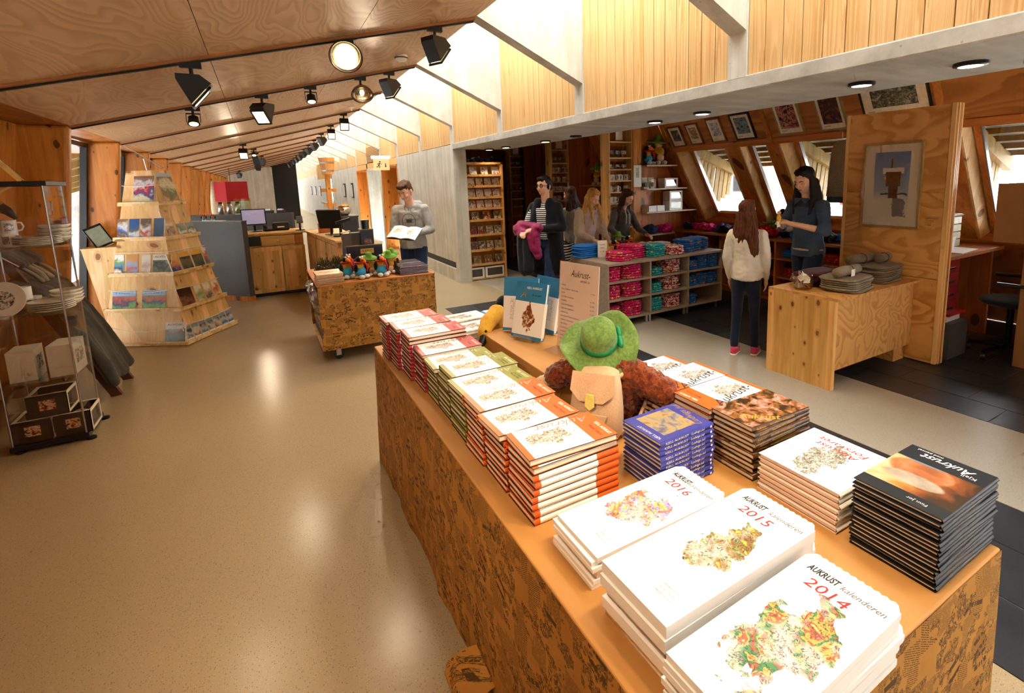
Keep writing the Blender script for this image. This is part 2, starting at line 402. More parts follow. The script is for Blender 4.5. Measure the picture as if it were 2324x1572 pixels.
M['kraft'] = plain('#b57f3f', .6, .1, scale=6, bump=.12); M['news'] = newsprint('printed_kraft_paper')
M['white'] = plain('#f2efe8', .5, .03); M['paper'] = plain('#fbf8f2', .55, .02); M['cream'] = plain('#f0e2cb', .6, .06, scale=200)
M['steel'] = plain('#b9bbbd', .3, .05, 1.0); M['chrome'] = plain('#d8cfc0', .08, .02, 1.0); M['grey'] = plain('#4a4744', .55, .08)
M['glass'] = glass('clear_glass'); M['acryl'] = glass('clear_acrylic', (.97,.98,.98,1), .25, .05)
M['ink'] = plain('#1c1814', .6); M['red_ink'] = plain('#b8241e', .6); M['white_ink'] = plain('#f5efe6', .5); M['grey_ink'] = plain('#8d8a85', .4)
M['silver'] = plain('#cfc6bb', .25, .05, .8)
# ---------------------------------------------------------------- the building: floor, ceiling, walls
YR = [2.36 + 1.9*k for k in range(-2, 26)]       # rib lines
YEND = 50.0
fl = struct('floor', 'polished concrete floor with inlaid black slate')
boxp('concrete_slab', -3.2, 1.97, -3, YEND, -.1, 0, M['floor'], fl)
boxp('concrete_slab', 1.97, 3.03, 6.5, YEND, -.1, 0, M['floor'], fl)
boxp('concrete_walkway', 3.03, 3.97, -3, 13, -.1, 0, M['floor2'], fl)
boxp('tile_bed', 1.97, 3.03, -3, 6.5, -.1, -.004, M['grout'], fl)
boxp('tile_bed', 3.97, 6.95, -3, 13, -.1, -.004, M['grout'], fl)
def tiles(x0, nrow, w, ylo, yhi, ln):
    me = MB().box(0, w-.007, 0, ln-.007, -.012, 0).mesh('tile', M['slate'])
    for r in range(nrow):
        y = ylo - (.5*ln if r % 2 else 0)
        while y < yhi - .05:
            if y + ln > yhi:
                boxp('tile', 0, w-.007, 0, yhi-y, -.012, 0, M['slate'], fl, loc=(x0+r*w, y, 0))
            elif y > ylo - 1: link('tile', me, fl, (x0+r*w, y, 0))
            y += ln
tiles(1.975, 3, .352, .2, 6.49, .75)
tiles(3.975, 9, .31, .35, 12.9, .47)

# ceiling: plywood panels on a slope, joints with strips and black track rails
ce = struct('ceiling', 'sloping plywood ceiling in wide bays')
def cz(x): return 3.02 - .254*(1.70 - x)
PX = [-1.37, -.2, .75, 1.70]
for i in range(len(YR)-1):
    y0, y1 = YR[i] + .012, YR[i+1] - .012
    if y1 < -1.6 and False: continue
    for j in range(3):
        a, b = PX[j] + .002, PX[j+1] - .002
        m = MB().add([(a,y0,cz(a)),(b,y0,cz(b)),(b,y1,cz(b)),(a,y1,cz(a)),(a,y0,cz(a)+.03),(b,y0,cz(b)+.03),(b,y1,cz(b)+.03),(a,y1,cz(a)+.03)],
            [(0,3,2,1),(4,5,6,7),(0,1,5,4),(1,2,6,5),(2,3,7,6),(3,0,4,7)])
        obj('plywood_panel', m, M['ceil'], ce, fix=False)
for y in YR:
    def bar(name, ya, yb, dz0, dz1, mat):
        a, b = -1.37, 1.70
        m = MB().add([(a,ya,cz(a)-dz0),(b,ya,cz(b)-dz0),(b,yb,cz(b)-dz0),(a,yb,cz(a)-dz0),(a,ya,cz(a)+dz1),(b,ya,cz(b)+dz1),(b,yb,cz(b)+dz1),(a,yb,cz(a)+dz1)],
            [(0,3,2,1),(4,5,6,7),(0,1,5,4),(1,2,6,5),(2,3,7,6),(3,0,4,7)])
        obj(name, m, mat, ce, fix=False)
    bar('joint_strip', y-.03, y+.004, .018, .03, M['strip'])
    bar('track_rail', y+.006, y+.030, .030, .03, M['black'])
rl = struct('roof', 'unseen slabs added above the ceilings to stop light leaks')
boxp('light_block_slab', -2.75, 1.62, -3.5, YEND, 3.16, 3.3, M['grey'], rl)  # both slabs are out of view, added to keep daylight from leaking in
boxp('light_block_slab', 2.9, 6.2, -3.5, 13, 3.2, 3.3, M['grey'], rl)
boxp('shaft_side', 1.62, 1.70, -3.5, YEND, 3.03, 4.2, M['conc'], rl)
boxp('skylight_pane', 1.62, 3.0, -3.5, YEND, 4.2, 4.21, glass('skylight_glass', (1,1,1,1), .02), rl)

# right side: concrete beam, ribs and posts, pine boards between them, wall below further on
wr = struct('wall_right', 'concrete wall and beam with pine boarding under the skylight')
WX = 2.73
for k, y in enumerate(YR):
    m = MB().prism([(1.70,3.02),(WX+.05,2.53),(WX+.05,4.2),(1.70,4.2)], 'y', y-.07, y+.07)
    obj('concrete_rib', m, M['conc'], wr)
    boxp('concrete_post', WX, WX+.17, y-.075, y+.075, 2.27, 4.2, M['conc'], wr)
bv = obj('concrete_beam', MB().box(WX, 3.65, -3.5, 8.05, 2.19, 2.28), M['concb'], wr, fix=False); bevel(bv, .008)
mbd = MB().box(0, .018, 0, .119, 0, 1.92).mesh('board', M['boardg'])
for i in range(len(YR)-1):
    a, b = YR[i] + .075, YR[i+1] - .075; nb = 14
    if b < .2 or a > 30: 
        boxp('board_panel', WX+.012, WX+.04, a, b, 2.28, 4.2, M['boardg'], wr); continue
    w = (b-a)/nb
    boxp('board_backing', WX+.032, WX+.06, a, b, 2.24, 4.2, plain('#4a3018', .8), wr)
    for j in range(nb):
        o = link('board', mbd, wr, (WX+.012 + rnd.uniform(0, .002), a + j*w, 2.282)); o.scale = (1, (w-.006)/.119, 1)
def wallseg(y0, y1, z0=0, z1=2.27): boxp('concrete_panel', WX, WX+.22, y0, y1, z0, z1, M['conc'], wr)
wallseg(8.05, 11.93, .33); wallseg(8.05, 11.93, 0, .215)
boxp('wall_slot', WX+.04, WX+.22, 8.2, 11.93, .215, .33, M['black'], wr); boxp('concrete_panel', WX, WX+.22, 8.05, 8.2, .215, .33, M['conc'], wr)
boxp('lintel', WX, WX+.22, 11.93, 17.5, 2.12, 2.27, M['board'], wr)
wallseg(13.69, 13.83); wallseg(15.59, 15.73); wallseg(17.49, 24); wallseg(24, 26.5, 0, .95); wallseg(24, 26.5, 2.0); wallseg(26.5, YEND)
# openings: pine lined niches and a concrete doorway
for k, (a, b, mt) in enumerate([(11.93, 13.69, M['fin']), (13.83, 15.59, M['conc']), (15.73, 17.49, M['fin'])]):
    d = struct('door_%d' % (k+1), 'deep doorway in the concrete wall')
    boxp('jamb', WX-.01, WX+.9, b-.04, b, 0, 2.12, mt, d); boxp('jamb', WX-.01, WX+.9, a, a+.04, 0, 2.12, mt, d)
    boxp('door_leaf', WX+.86, WX+.92, a+.04, b-.04, 0, 2.1, mt, d); boxp('door_head', WX-.01, WX+.9, a, b, 2.08, 2.12, mt, d)
# ventilation grille slats above second doorway
g = tag(thing('ventilation_grille', 'slatted pine ventilation grille above the concrete doorway', 'grille'))
boxp('backing', WX+.0, WX+.010, 13.85, 15.55, 2.29, 2.72, M['black'], g)
sme = MB().box(-.012, 0, 13.85, 15.55, 0, .018).mesh('slat', M['board'])
for j in range(12): link('slat', sme, g, (WX, 0, 2.30+j*.036))

# left side: leaning pine fins with glazing between
wl = struct('wall_left', 'pine-panelled outer wall with fins and slit windows')
def lx(z): return -1.37 - .127*(2.24 - z)
for k, y in enumerate(YR):
    if y < 2 or y > 40: continue
    d = .36
    m = MB().prism([(lx(0), 0), (lx(2.24), 2.245), (lx(2.24)-d, 2.245), (lx(0)-d-.02, 0)], 'y', y-.06, y+.05)
    bevel(obj('pine_fin', m, M['fin'], wl), .03, 3)
def lpl(y0, y1, z0, z1, off, th):
    return MB().prism([(lx(z0)-off, z0), (lx(z1)-off, z1), (lx(z1)-off-th, z1), (lx(z0)-off-th, z0)], 'y', y0, y1)
obj('wall_infill', lpl(-3.4, 6.12, 0, 2.25, .33, .05), M['fin'], wl)
boxp('soffit', -2.4, -1.36, -3.4, YEND, 2.243, 2.30, M['slopew'], wl)
boxp('sill', -2.1, -1.66, 6.0, 40, 0, .06, M['fin'], wl)
for i in range(len(YR)-1):
    a, b = YR[i] + .05, YR[i+1] - .06
    if a < 6 or a > 38: continue
    w = struct('window_%d' % (i-2), 'tall slit window between the pine fins')
    obj('pane', lpl(a, b, .06, 2.22, .31, .008), M['glass'], w); fr = M['blackm']
    for q in ((a, a+.05, .06, 2.22), (b-.07, b, .06, 2.22), (a, b, .06, .11), (a, b, 2.17, 2.22)): obj('window_frame', lpl(*q, .28, .06), fr, w)
boxp('wall_back', -3.2, 6.6, -3.6, -3.5, 0, 4.2, M['conc'])['kind'] = 'structure'
# far end of the hall
wf = struct('wall_far', 'far end of the hall'); boxp('end_wall', -3, 4, YEND, YEND+.1, 0, 4.2, M['grey'], wf)
boxp('concrete_pier', -1.15, .6, 27.5, 28.2, 0, 2.62, M['conc'], wf)
boxp('dark_partition', .6, 1.75, 30, 30.4, 0, 2.9, M['black'], wf)

# shop side: sloping window wall
ws = struct('wall_window', 'sloping plywood window wall of the shop')
def sx(z): return 5.83 - .6*(z - 1.65)
def slp(y0, y1, z0, z1, off=0, th=.04):
    # slab on the slope; off/th measured outward along the normal (.857,0,.514)
    f = lambda z, d: (sx(z) + .857*d, z + .514*d)
    return MB().prism([f(z0, off), f(z1, off), f(z1, off+th), f(z0, off+th)], 'y', y0, y1)
yb = [6.10] + [y for y in reversed(YR) if -2 < y < 6.0] + [-3.4]
for i in range(len(yb)-1):
    a, b = yb[i+1]+.004, yb[i]-.004
    obj('plywood_panel', slp(a, b, 2.055, 3.2), M['slopew'], ws); obj('plywood_panel', slp(a, b, 0, .93), M['slopew'], ws)
ZL, ZH, DS = .93, 2.055, .17
posts = [(5.98, 6.12), (4.16, 4.33), (2.26, 2.46), (.36, .54), (-1.6, -1.4)]
for (a, b) in posts:
    obj('post', slp(a, b, ZL, ZH, -.015, .22), M['orange'], ws); obj('joint_batten', slp((a+b)/2-.03, (a+b)/2+.03, ZH, 3.2, -.02, .03), M['orange'], ws)
obj('head_rail', slp(-3.4, 6.12, ZH-.02, ZH+.05, -.015, .22), M['orangey'], ws); obj('sill_board', slp(-3.4, 6.12, ZL-.05, ZL+.02, -.03, .24), M['orangey'], ws)
wins = [(4.33, 4.77, .02), (5.01, 5.98, .15), (2.46, 4.16, .10), (.54, 2.26, .05), (-1.4, .36, .05)]
obj('mullion', slp(4.77, 5.01, ZL, ZH, .03, .2), M['orange'], ws)
def splay(b, sp):
    f = lambda y, z, d: (sx(z) + .857*d, y, z + .514*d); v = [f(b, ZL, 0), f(b-sp, ZL, DS), f(b-sp, ZH, DS), f(b, ZH, 0)]; return MB().add(v + [(p[0], p[1]+.02, p[2]) for p in v], [(0,1,2,3),(7,6,5,4),(0,4,5,1),(1,5,6,2),(2,6,7,3),(3,7,4,0)])
for i, (a, b, sp_) in enumerate(wins):
    w = struct('window_%d' % (30+i), 'slanted window with pine reveal')
    obj('reveal', splay(b-.02, sp_), M['pale'], w); obj('reveal', slp(a+.001, a+.02, ZL, ZH, 0, DS), M['pale'], w); b = b - sp_
    for q in ((a+.02, a+.06, ZL, ZH), (b-.07, b-.02, ZL, ZH), (a+.06, b-.07, ZL, ZL+.08), (a+.06, b-.07, ZH-.05, ZH)): obj('window_frame', slp(*q, DS-.06, .07), M['orange'], w)
    for q in ((a+.06, a+.072, ZL+.08, ZH-.05), (b-.082, b-.07, ZL+.08, ZH-.05)): obj('gasket', slp(*q, DS-.05, .05), M['steel'], w)
    obj('pane', slp(a+.05, b-.06, ZL+.05, ZH-.03, DS-.02, .008), M['glass'], w)
# divider walls of the bays and the shop's back room
for k, y in enumerate((6.12, 8.06, 9.96)):
    m = MB().prism([(4.92, 0), (sx(0), 0), (sx(3.2), 3.2), (4.92, 3.2)], 'y', y, y+.08)
    if k: obj('bay_divider', m, M['orange'], ws)
    else: obj('bay_divider', MB().prism([(4.95, 0), (sx(0), 0), (sx(3.2), 3.2), (4.95, 3.2)], 'y', 6.32, 6.4), M['orange'], ws)
obj('sloping_boards', slp(6.12, 12, 0, 3.2), M['orange'], ws)
boxp('wall_end', WX+.2, 7, 11.9, 12, 0, 3.2, M['orange'])['kind'] = 'structure'
boxp('shop_ceiling', 2.9, 5.4, -3.4, 12, 3.1, 3.15, M['slopew'], ws)
boxp('upper_fascia', 3.6, 3.65, -3.4, 12, 2.28, 3.1, M['slopew'], ws)

# outside the windows: eaves, rafters, cladding fins, ground, houses across
ev = tag(struct('roof_eaves', 'overhanging timber eaves outside the windows'))
for (a, b) in posts[:4]:
    y = (a+b)/2
    obj('rafter', MB().prism([(5.9, 2.05), (7.12, 1.62), (7.12, 1.78), (5.9, 2.21)], 'y', y-.03, y+.05), M['ext'], ev)
for j in range(6):
    x = 6.05 + j*.2; z = 2.16 - (x-5.9)*.352
    obj('purlin', MB().box(x, x+.05, -3, 7, z+.03, z+.09), M['ext'], ev)
obj('eaves_deck', MB().prism([(5.6, 2.40), (7.3, 1.80), (7.3, 1.84), (5.6, 2.44)], 'y', -3, 7.5), M['grey'], ev)
cl = MB().box(0, .085, -.012, .012, 0, 1).mesh('cladding_board', M['ext'])
for (a, b) in posts[:4]:
    y = (a+b)/2 + .0
    for j in range(8):
        x = 6.2 + j*.09; zt = 2.03 - (x-5.95)*.352; zb = .98 + (.05*j if j > 3 else 0)
        o = link('cladding_board', cl, ev, (x - .55*(zt-zb)*.45 + .12, y+.05, zb)); o.scale = (1, 1, zt-zb); o.rotation_euler = (0, R(9), 0)
gr = boxp('ground', 6.8, 60, -30, 60, -.3, -.25, plain('#c9c9bf', .9, .1, scale=.4)); gr['kind'] = 'structure'; gr['label'] = 'pale gravel yard outside the windows'
def house(name, label, x, y, w, h, wall, roofc, nwin):
    t = thing(name, label, 'house', (x, y, -.25))
    boxp('walls', 0, 6, 0, w, 0, h, wall, t); obj('gable_roof', MB().prism([(-.3, h), (3, h+1.6), (6.3, h)], 'y', -.3, w+.3), roofc, t)
    for j in range(nwin):
        o = boxp('window', -.03, .02, w*(j+.35)/nwin, w*(j+.35)/nwin+.8, 1.1, 2.1, M['grey'], t); boxp('pane', -.04, -.03, w*(j+.35)/nwin+.06, w*(j+.35)/nwin+.74, 1.16, 2.04, M['blackm'], o)
house('house', 'white house across the yard seen through the window nearest the shelves', 20, 15.5, 9, 2.6, plain('#e9ebe8', .8), plain('#8a8c8e', .8), 3)
house('house', 'dark red barn across the yard seen beyond the denim-shirted woman', 30, 12.5, 9, 2.4, plain('#8a2a22', .8), plain('#b9bbb8', .8), 4)
ev2 = struct('eaves_left', 'timber eaves outside the slit windows')
obj('eaves_deck', MB().prism([(-1.9, 2.42), (-3.9, 1.75), (-3.9, 1.82), (-1.9, 2.5)], 'y', -3, 45), M['ext'], ev2)
for k in range(30): obj('rafter', MB().prism([(-1.95, 2.30), (-3.85, 1.66), (-3.85, 1.78), (-1.95, 2.42)], 'y', 5.6+1.2*k, 5.65+1.2*k), M['ext'], ev2)
nb = thing('outbuilding', 'grey shingled outbuilding outside the slit windows', 'building', (-8.2, 4, -.2))
boxp('walls', 0, 4, 0, 40, 0, 2.6, plain('#b9bdbd', .8, .2, scale=9), nb); obj('gable_roof', MB().prism([(-.3, 2.6), (2, 4.2), (4.3, 2.6)], 'y', -.3, 40.3), plain('#8f8a80', .8, .25, scale=12), nb)
# ---------------------------------------------------------------- lamps on the ceiling tracks
LIT = emis('#ffe0a8', 3.5, 'lit_lamp_panel'); BULB = emis('#ffe8bc', 7, 'lit_bulb')
def spot(parent, loc, aim, power, ang=80, blend=.7, col=(1, .80, .56), r=.06):
    l = bpy.data.lights.new('lamp_light', 'SPOT'); l.energy = power * .42; l.spot_size = R(ang); l.spot_blend = blend; l.color = col; l.shadow_soft_size = r
    o = bpy.data.objects.new('lamp_light', l); COL.objects.link(o); o.parent = parent
    o.location = Vector(loc); o.rotation_euler = (Vector(aim)-Vector(loc)).to_track_quat('-Z', 'Y').to_euler()
    return o
def flood_mesh():
    a = MB(); a.prism([(-.11,0),(.11,.03),(.11,-.03),(.0,-.19),(-.11,-.03)], 'y', -.07, .07); return a
_fl = {}
def lamp(kind, x, y, yaw, label, lit=True, power=0, aim=None, ang=80, tilt=0, group='lamps on the ceiling tracks', sc=None):
    sc = sc or {'flood': .86, 'dish': 1.0, 'spot': .85}[kind]
    z = cz(x) - .012
    t = thing({'flood': 'track_floodlight', 'dish': 'track_dish_lamp', 'spot': 'track_spotlight'}[kind], label, 'lamp', (x, y+.02, z), 0, group)
    key = (kind, lit)
    if key not in _fl:
        ad = MB().box(-.06, .06, -.018, .018, -.045, .004); ad.tube([(0,0,-.04), (0,0,-.13)], .012, 8)
        D = {'adapter': ad.mesh('adapter', M['black'])}
        if kind == 'flood':
            # wedge: sloping glass front (+x side), slim sides
            b = MB().prism([(-.10,-.11),(.05,-.11),(.12,-.17),(.10,-.19),(-.02,-.33),(-.10,-.15)], 'y', -.085, .085)
            D['housing'] = b.mesh('housing', M['black'])
            n = Vector((.14, 0, -.12)).normalized(); f = MB()
            A = Vector((.106,0,-.192)); Bv = Vector((-.016,0,-.334)); off = Vector((.76,0,-.65))*.006
            f.box(-.075, .075, -.002, .004, 0, .16, frame(Bv+off, (0,-1,0), (.76,0,-.65)))
            D['glass_front'] = f.mesh('glass_front', LIT if lit else M['cream'])
            h = MB()
            for q in ((-.088, -.072, -.01, .185), (.072, .088, -.01, .185), (-.088, .088, -.012, .006), (-.088, .088, .165, .187)):
                h.box(q[0], q[1], -.004, .012, q[2], q[3], frame(Bv+off, (0,-1,0), (.76,0,-.65)))
            D['front_bezel'] = h.mesh('front_bezel', M['blackm'])
        elif kind == 'dish':
            b = MB(); b.smooth = True
            b.lathe([(.0,-.10),(.02,-.10),(.028,-.12),(.03,-.16),(.06,-.175),(.10,-.215),(.112,-.26),(.108,-.262),(.095,-.222),(.055,-.185),(.0,-.175)], 28); D['reflector'] = b.mesh('reflector', plain('#c4b094', .2, .05, 1.0))
            b = MB(); b.smooth = True; b.ell((0,0,-.225), (.024,.024,.038)); D['bulb'] = b.mesh('bulb', BULB)
            b = MB(); b.tube([(.112*math.cos(i*math.pi/14), .112*math.sin(i*math.pi/14), -.261) for i in range(29)], .004, 6); D['rim'] = b.mesh('rim', M['black'])
        else:
            b = MB(); b.tube([(0,0,-.13),(0,0,-.17)], .05, 14); b.tube([(0,0,-.17),(0,0,-.215)], [.05,.062], 14); D['housing'] = b.mesh('housing', M['black'])
            b = MB(); b.tube([(0,0,-.214),(0,0,-.217)], .045, 14); D['lens'] = b.mesh('lens', LIT if lit else M['steel'])
            b = MB()
            for s in (-1, 1): b.box(s*.066-.003, s*.066+.003, -.01, .01, -.19, -.08)
            b.box(-.066, .066, -.01, .01, -.086, -.08); D['yoke'] = b.mesh('yoke', M['black'])
        _fl[key] = D
    for nm, me in _fl[key].items():
        o = link(nm, me, t)
        if nm != 'adapter':
            o.matrix_local = Matrix.Translation((0,0,-.08)) @ Matrix.Rotation(yaw, 4, 'Z') @ Matrix.Rotation(tilt, 4, 'X') @ Matrix.Translation((0,0,.08)) @ Matrix.Scale(sc, 4)
    if power:
        L = Vector((x, y, z-.26)); d = (Vector(aim)-L).normalized()
        spot(t, Vector((0,0,-.26)) + d*.16, Vector(aim)-Vector((x,y,z)), power, ang)
    return t
y1, y2, y3 = 4.26, 6.16, 8.06
lamp('flood', -.31, y1, R(2), 'black wedge floodlight on the nearest visible track, left of the round chrome lamp', True, 40, (-1.2, 3.2, 0), 110)
lamp('dish', .664, y1, R(-9), 'large round chrome dish lamp with lit bulb on the nearest visible track', True, 100, (.7, 2.6, 0), 120, R(-62))
lamp('flood', 1.36, y1, R(25), 'black wedge floodlight at the skylight edge of the nearest visible track', True, 120, (1.0, 2.0, .7), 90)
lamp('spot', -.477, y2, 0, 'small black ring spotlight on the second track, above the glass cabinet', True, 30, (-1.2, 4.9, .8), 60, R(-25))
lamp('flood', .114, y2, R(-125), 'lit rectangular floodlight on the second track facing the hall', True, 75, (.2, 4.2, 0), 110)
lamp('spot', .573, y2, 0, 'small black ring spotlight beside the smaller chrome dish on the second track', True, 40, (.9, 5.6, .8), 60, R(-20))
lamp('dish', 1.085, y2, R(-5), 'smaller-looking chrome dish lamp on the second track near the skylight', True, 110, (1.2, 5.2, 0), 120, R(-40))
lamp('flood', 1.40, y2, R(25), 'black wedge floodlight at the skylight edge of the second track', True, 80, (1.0, 3.0, .7), 90)
lamp('flood', -.189, 11.86, R(-95), 'lit floodlight hanging over the reception desk', True, 90, (-.2, 9.6, .6), 110)
lamp('spot', -.02, 13.76, 0, 'dim spotlight behind the lit floodlight over the desk', True, 0, None, 60, R(-30))
lamp('flood', .02, 15.66, R(70), 'black floodlight hanging behind the dim spotlight', False)
lamp('flood', .15, 17.56, R(60), 'black floodlight above the far side of the desk, second of the dark pair', False)
lamp('flood', .05, 21.36, R(120), 'small-looking black floodlight above the concrete pier', False)
lamp('flood', -.65, 25.16, R(60), 'black floodlight nearest the red lampshade along the ceiling', False)
for k, y in enumerate([9.96, 11.86, 13.76, 15.66, 17.56, 19.46, 21.36, 23.26, 25.16, 27.06, 28.96, 30.86]):
    lit = k in (0, 1)
    lamp('flood', 1.42, y, R(-95) if lit else R(25), ['lit floodlight with visible lamp at the skylight edge, first of the long row', 'bright lit floodlight at the skylight edge, next behind the first'][k] if lit else
         ORD[k].replace('topmost', 'first') + ' dark floodlight in the row receding along the skylight edge', lit, 110 if lit else 0, (.6, y-2.2, 0), 110, group='floodlights along the skylight edge')
# the same tracks go on overhead, above the book table
yn = .46
for x, aim, pw, ang in [(.85, (.9, 1.1, .75), 70, 80), (1.2, (.9, .6, .75), 100, 80), (1.5, (1.1, 1.9, .75), 60, 75), (-.1, (.5, 1.3, .6), 95, 80), (-.6, (.5, 2.3, .6), 85, 70)]:
    lamp('flood', x, yn, R(-100), 'floodlight on the track overhead aimed at %s' % {.85: 'the middle of the book table', 1.2: 'the calendars', 1.5: 'the plush toy', -.1: 'the near side of the book table', -.6: 'the far side of the book table'}[x], True, pw, aim, ang)
# recessed downlights in the beam soffit
me_r = MB(); me_r.smooth = False; me_r.lathe([(.052,0),(.075,0),(.075,-.016),(.055,-.02),(.052,-.012)], 20); me_r = me_r.mesh('ring', M['blackm'])
me_l = MB(); me_l.lathe([(0,-.019),(.054,-.019)], 20); DLM = emis('#ffe9c4', 10, 'downlight_glow'); me_l = me_l.mesh('lamp_glass', DLM)
me_d = MB(); me_d.lathe([(0,-.019),(.054,-.019)], 20); me_d = me_d.mesh('lamp_glass', M['black'])
for k, (x, y, on) in enumerate([(3.2, 1.26, 1), (3.23, 1.83, 1), (3.3, 3.21, 1), (3.33, 3.85, 1), (3.42, 5.42, 0), (3.42, 6.2, 1), (3.35, 7.35, 1), (3.3, 7.9, 1)]):
    t = thing('downlight', ['round recessed downlight at the right end of the beam', 'second recessed downlight along the beam from the right end', 'third recessed downlight along the beam', 'fourth recessed downlight along the beam',
        'unlit recessed downlight in the beam', 'lit downlight just past the unlit one', 'downlight above the shelf rack, second from its corner', 'downlight nearest the shelf rack corner'][k], 'lamp', (x, y, 2.19), 0, 'downlights in the beam')
    link('ring', me_r, t); link('lamp_glass', me_l if on else me_d, t)
    if on: spot(t, (0,0,-.03), (.25,0,-2), 48, 120, .8)
# smoke detector and wire hook
t = thing('smoke_detector', 'white smoke detector on the plywood ceiling near the skylight', 'detector', (1.36, 5.41, cz(1.36)))
b = MB(); b.smooth = True; b.lathe([(0,-.06),(.04,-.055),(.055,-.04),(.06,-.015),(.06,.003)], 20); obj('cover', b, M['white'], t); b = MB(); b.lathe([(.058,-.018),(.064,-.02),(.064,-.028),(.056,-.03)], 20); obj('vent_ring', b, M['grey'], t)
t = thing('sensor', 'small white ceiling sensor on a stem by the skylight edge', 'sensor', (1.45, 9.27, cz(1.45)))
b = MB(); b.tube([(0,0,0),(0,0,-.07)], .012, 8); obj('stem', b, M['white'], t); b = MB(); b.lathe([(0,-.002),(.05,-.002),(.05,-.02),(0,-.02)], 14); obj('base_plate', b, M['white'], t)
# ---------------------------------------------------------------- book table
ZT = .72
tb = thing('display_table', 'long display table wrapped in printed brown kraft paper', 'table', (0, 0, 0))
tp = MB().box(.485, 1.49, .43, 3.035, ZT-.012, ZT); bevel(obj('table_top', tp, M['kraft'], tb), .008, 3)
def skirt():
    m = MB(); m.smooth = True; x0, x1, y0, y1 = .484, 1.491, .429, 3.036; path = []
    def run(a, b, n): 
        for i in range(n): t = i/n; path.append((a[0]+(b[0]-a[0])*t, a[1]+(b[1]-a[1])*t))
    run((x0,y1),(x0,y0),40); run((x0,y0),(x1,y0),16); run((x1,y0),(x1,y1),40); run((x1,y1),(x0,y1),16)
    cx, cy = (x0+x1)/2, (y0+y1)/2; rings = []
    for k in range(9):
        t = k/8; z = ZT-.004 - (ZT-.006)*t; ring = []
        for (x, y) in path:
            w = (noise.noise((x*3.1, y*3.1, z*1.3))*.022 + .012*noise.noise((x*9, y*9, z*2)))*t + .012*t
            nx = (1 if x > x1-.001 else (-1 if x < x0+.001 else 0)); ny = (1 if y > y1-.001 else (-1 if y < y0+.001 else 0))
            ring.append((x+nx*w, y+ny*w, z + (.010*noise.noise((x*6, y*6, 3)) if k == 8 else (.004*noise.noise((x*5, y*5, 1)) if k == 0 else 0))))
        rings.append(ring)
    m.loft(rings, True, False); return m
obj('paper_skirt', skirt(), M['news'], tb)
fl_ = MB(); fl_.smooth = True    # torn corner of the skirt lying on the floor
fl_.loft([[(.50+.0*i, 1.46-.05*i, .10-.004*i) for i in range(4)], [(.44, 1.50-.06*i, .075-.004*i) for i in range(4)], [(.39, 1.52-.05*i, .035+.004*i) for i in range(4)], [(.375, 1.51-.04*i, .004) for i in range(4)]], False)
obj('torn_flap', fl_, M['news'], tb)
# kraft wrapped riser box
rb = thing('riser_box', 'kraft-wrapped box riser in the middle of the book table', 'box', (1.10, 2.11, ZT))
bevel(obj('wrapped_body', MB().box(-.155, .155, -.39, .39, 0, .138), M['kraft'], rb), .006, 2)
obj('folded_end_flap', MB().prism([(-.15, .004), (.15, .004), (.10, .11), (-.10, .11)], 'y', -.394, -.389), M['kraft'], rb)

COV = {}
def cover_kind(key, L, W, T, top, spine, edge, endp, pages='cream'):
    COV[key] = dict(L=L, W=W, T=T, d={})
    for sgn in (-1, 1):            # side on which the spine lies
        m = MB(); b = .0022
        for (z0, z1, tm) in ((T-b, T, 0), (0, b, 0)):
            m.mat(tm); x0, x1, y0, y1 = -L/2, L/2, -W/2, W/2
            k = len(m.v)
            for v in [(x0,y0,z0),(x1,y0,z0),(x1,y1,z0),(x0,y1,z0),(x0,y0,z1),(x1,y0,z1),(x1,y1,z1),(x0,y1,z1)]: m.v.append(Vector(v))
            for f, mi in (((0,3,2,1), 2 if z0 > 0 else 0), ((4,5,6,7), 0 if z0 > 0 else 2), ((0,1,5,4), 2), ((1,2,6,5), 2), ((2,3,7,6), 2), ((3,0,4,7), 2)):
                m.cur = mi; m.face([k+i for i in f])
        m.mat(1); ys = sgn*W/2
        m.smooth = True
        rings = []
        for i in range(7):
            t = i/6; z = T*t; o = .0045*math.sin(math.pi*t)
            rings.append([(-L/2, ys-sgn*.001+sgn*o, z), (L/2, ys-sgn*.001+sgn*o, z)])
        m.loft(rings, False); m.smooth = False
        COV[key]['d'][sgn] = m.mesh('cover', [top, spine, edge])
    p = MB().box(-L/2+.004, L/2-.004, -W/2+.003, W/2-.004, .0034, T-.0034).mesh('page_block', M[pages]); COV[key]['p'] = p
    e = MB().box(-L/2+.0025, L/2-.0025, -W/2+.002, W/2-.0025, .0023, .0034).box(-L/2+.0025, L/2-.0025, -W/2+.002, W/2-.0025, T-.0034, T-.0023).mesh('endpapers', endp); COV[key]['e'] = e
def book(key, x, y, z, yaw, sgn, label, group, name='book'):
    c = COV[key]; t = thing(name, label, 'book', (x, y, z), yaw, group)
    link('cover', c['d'][sgn], t); link('page_block', c['p'], t); link('endpapers', c['e'], t); return t
def stack(key, x, y, n, desc, what, yaw=0.0, sgn=-1, jit=.004, topsgn=None, ntop=1, z0=ZT, onbook=None, jy=None):
    c = COV[key]
    for i in range(n):               # i counts from the top
        k = n-1-i; s = topsgn if (topsgn is not None and i < ntop) else sgn
        t = book(key, x + rnd.uniform(-jit, jit), y + rnd.uniform(-jit, jit)*.5, z0 + k*c['T'], yaw + rnd.uniform(-.02, .02)*(jit/.004), s, '%s %s, %s' % (nth(i, n), what, desc), desc)
        if onbook: onbook(t, i, n)
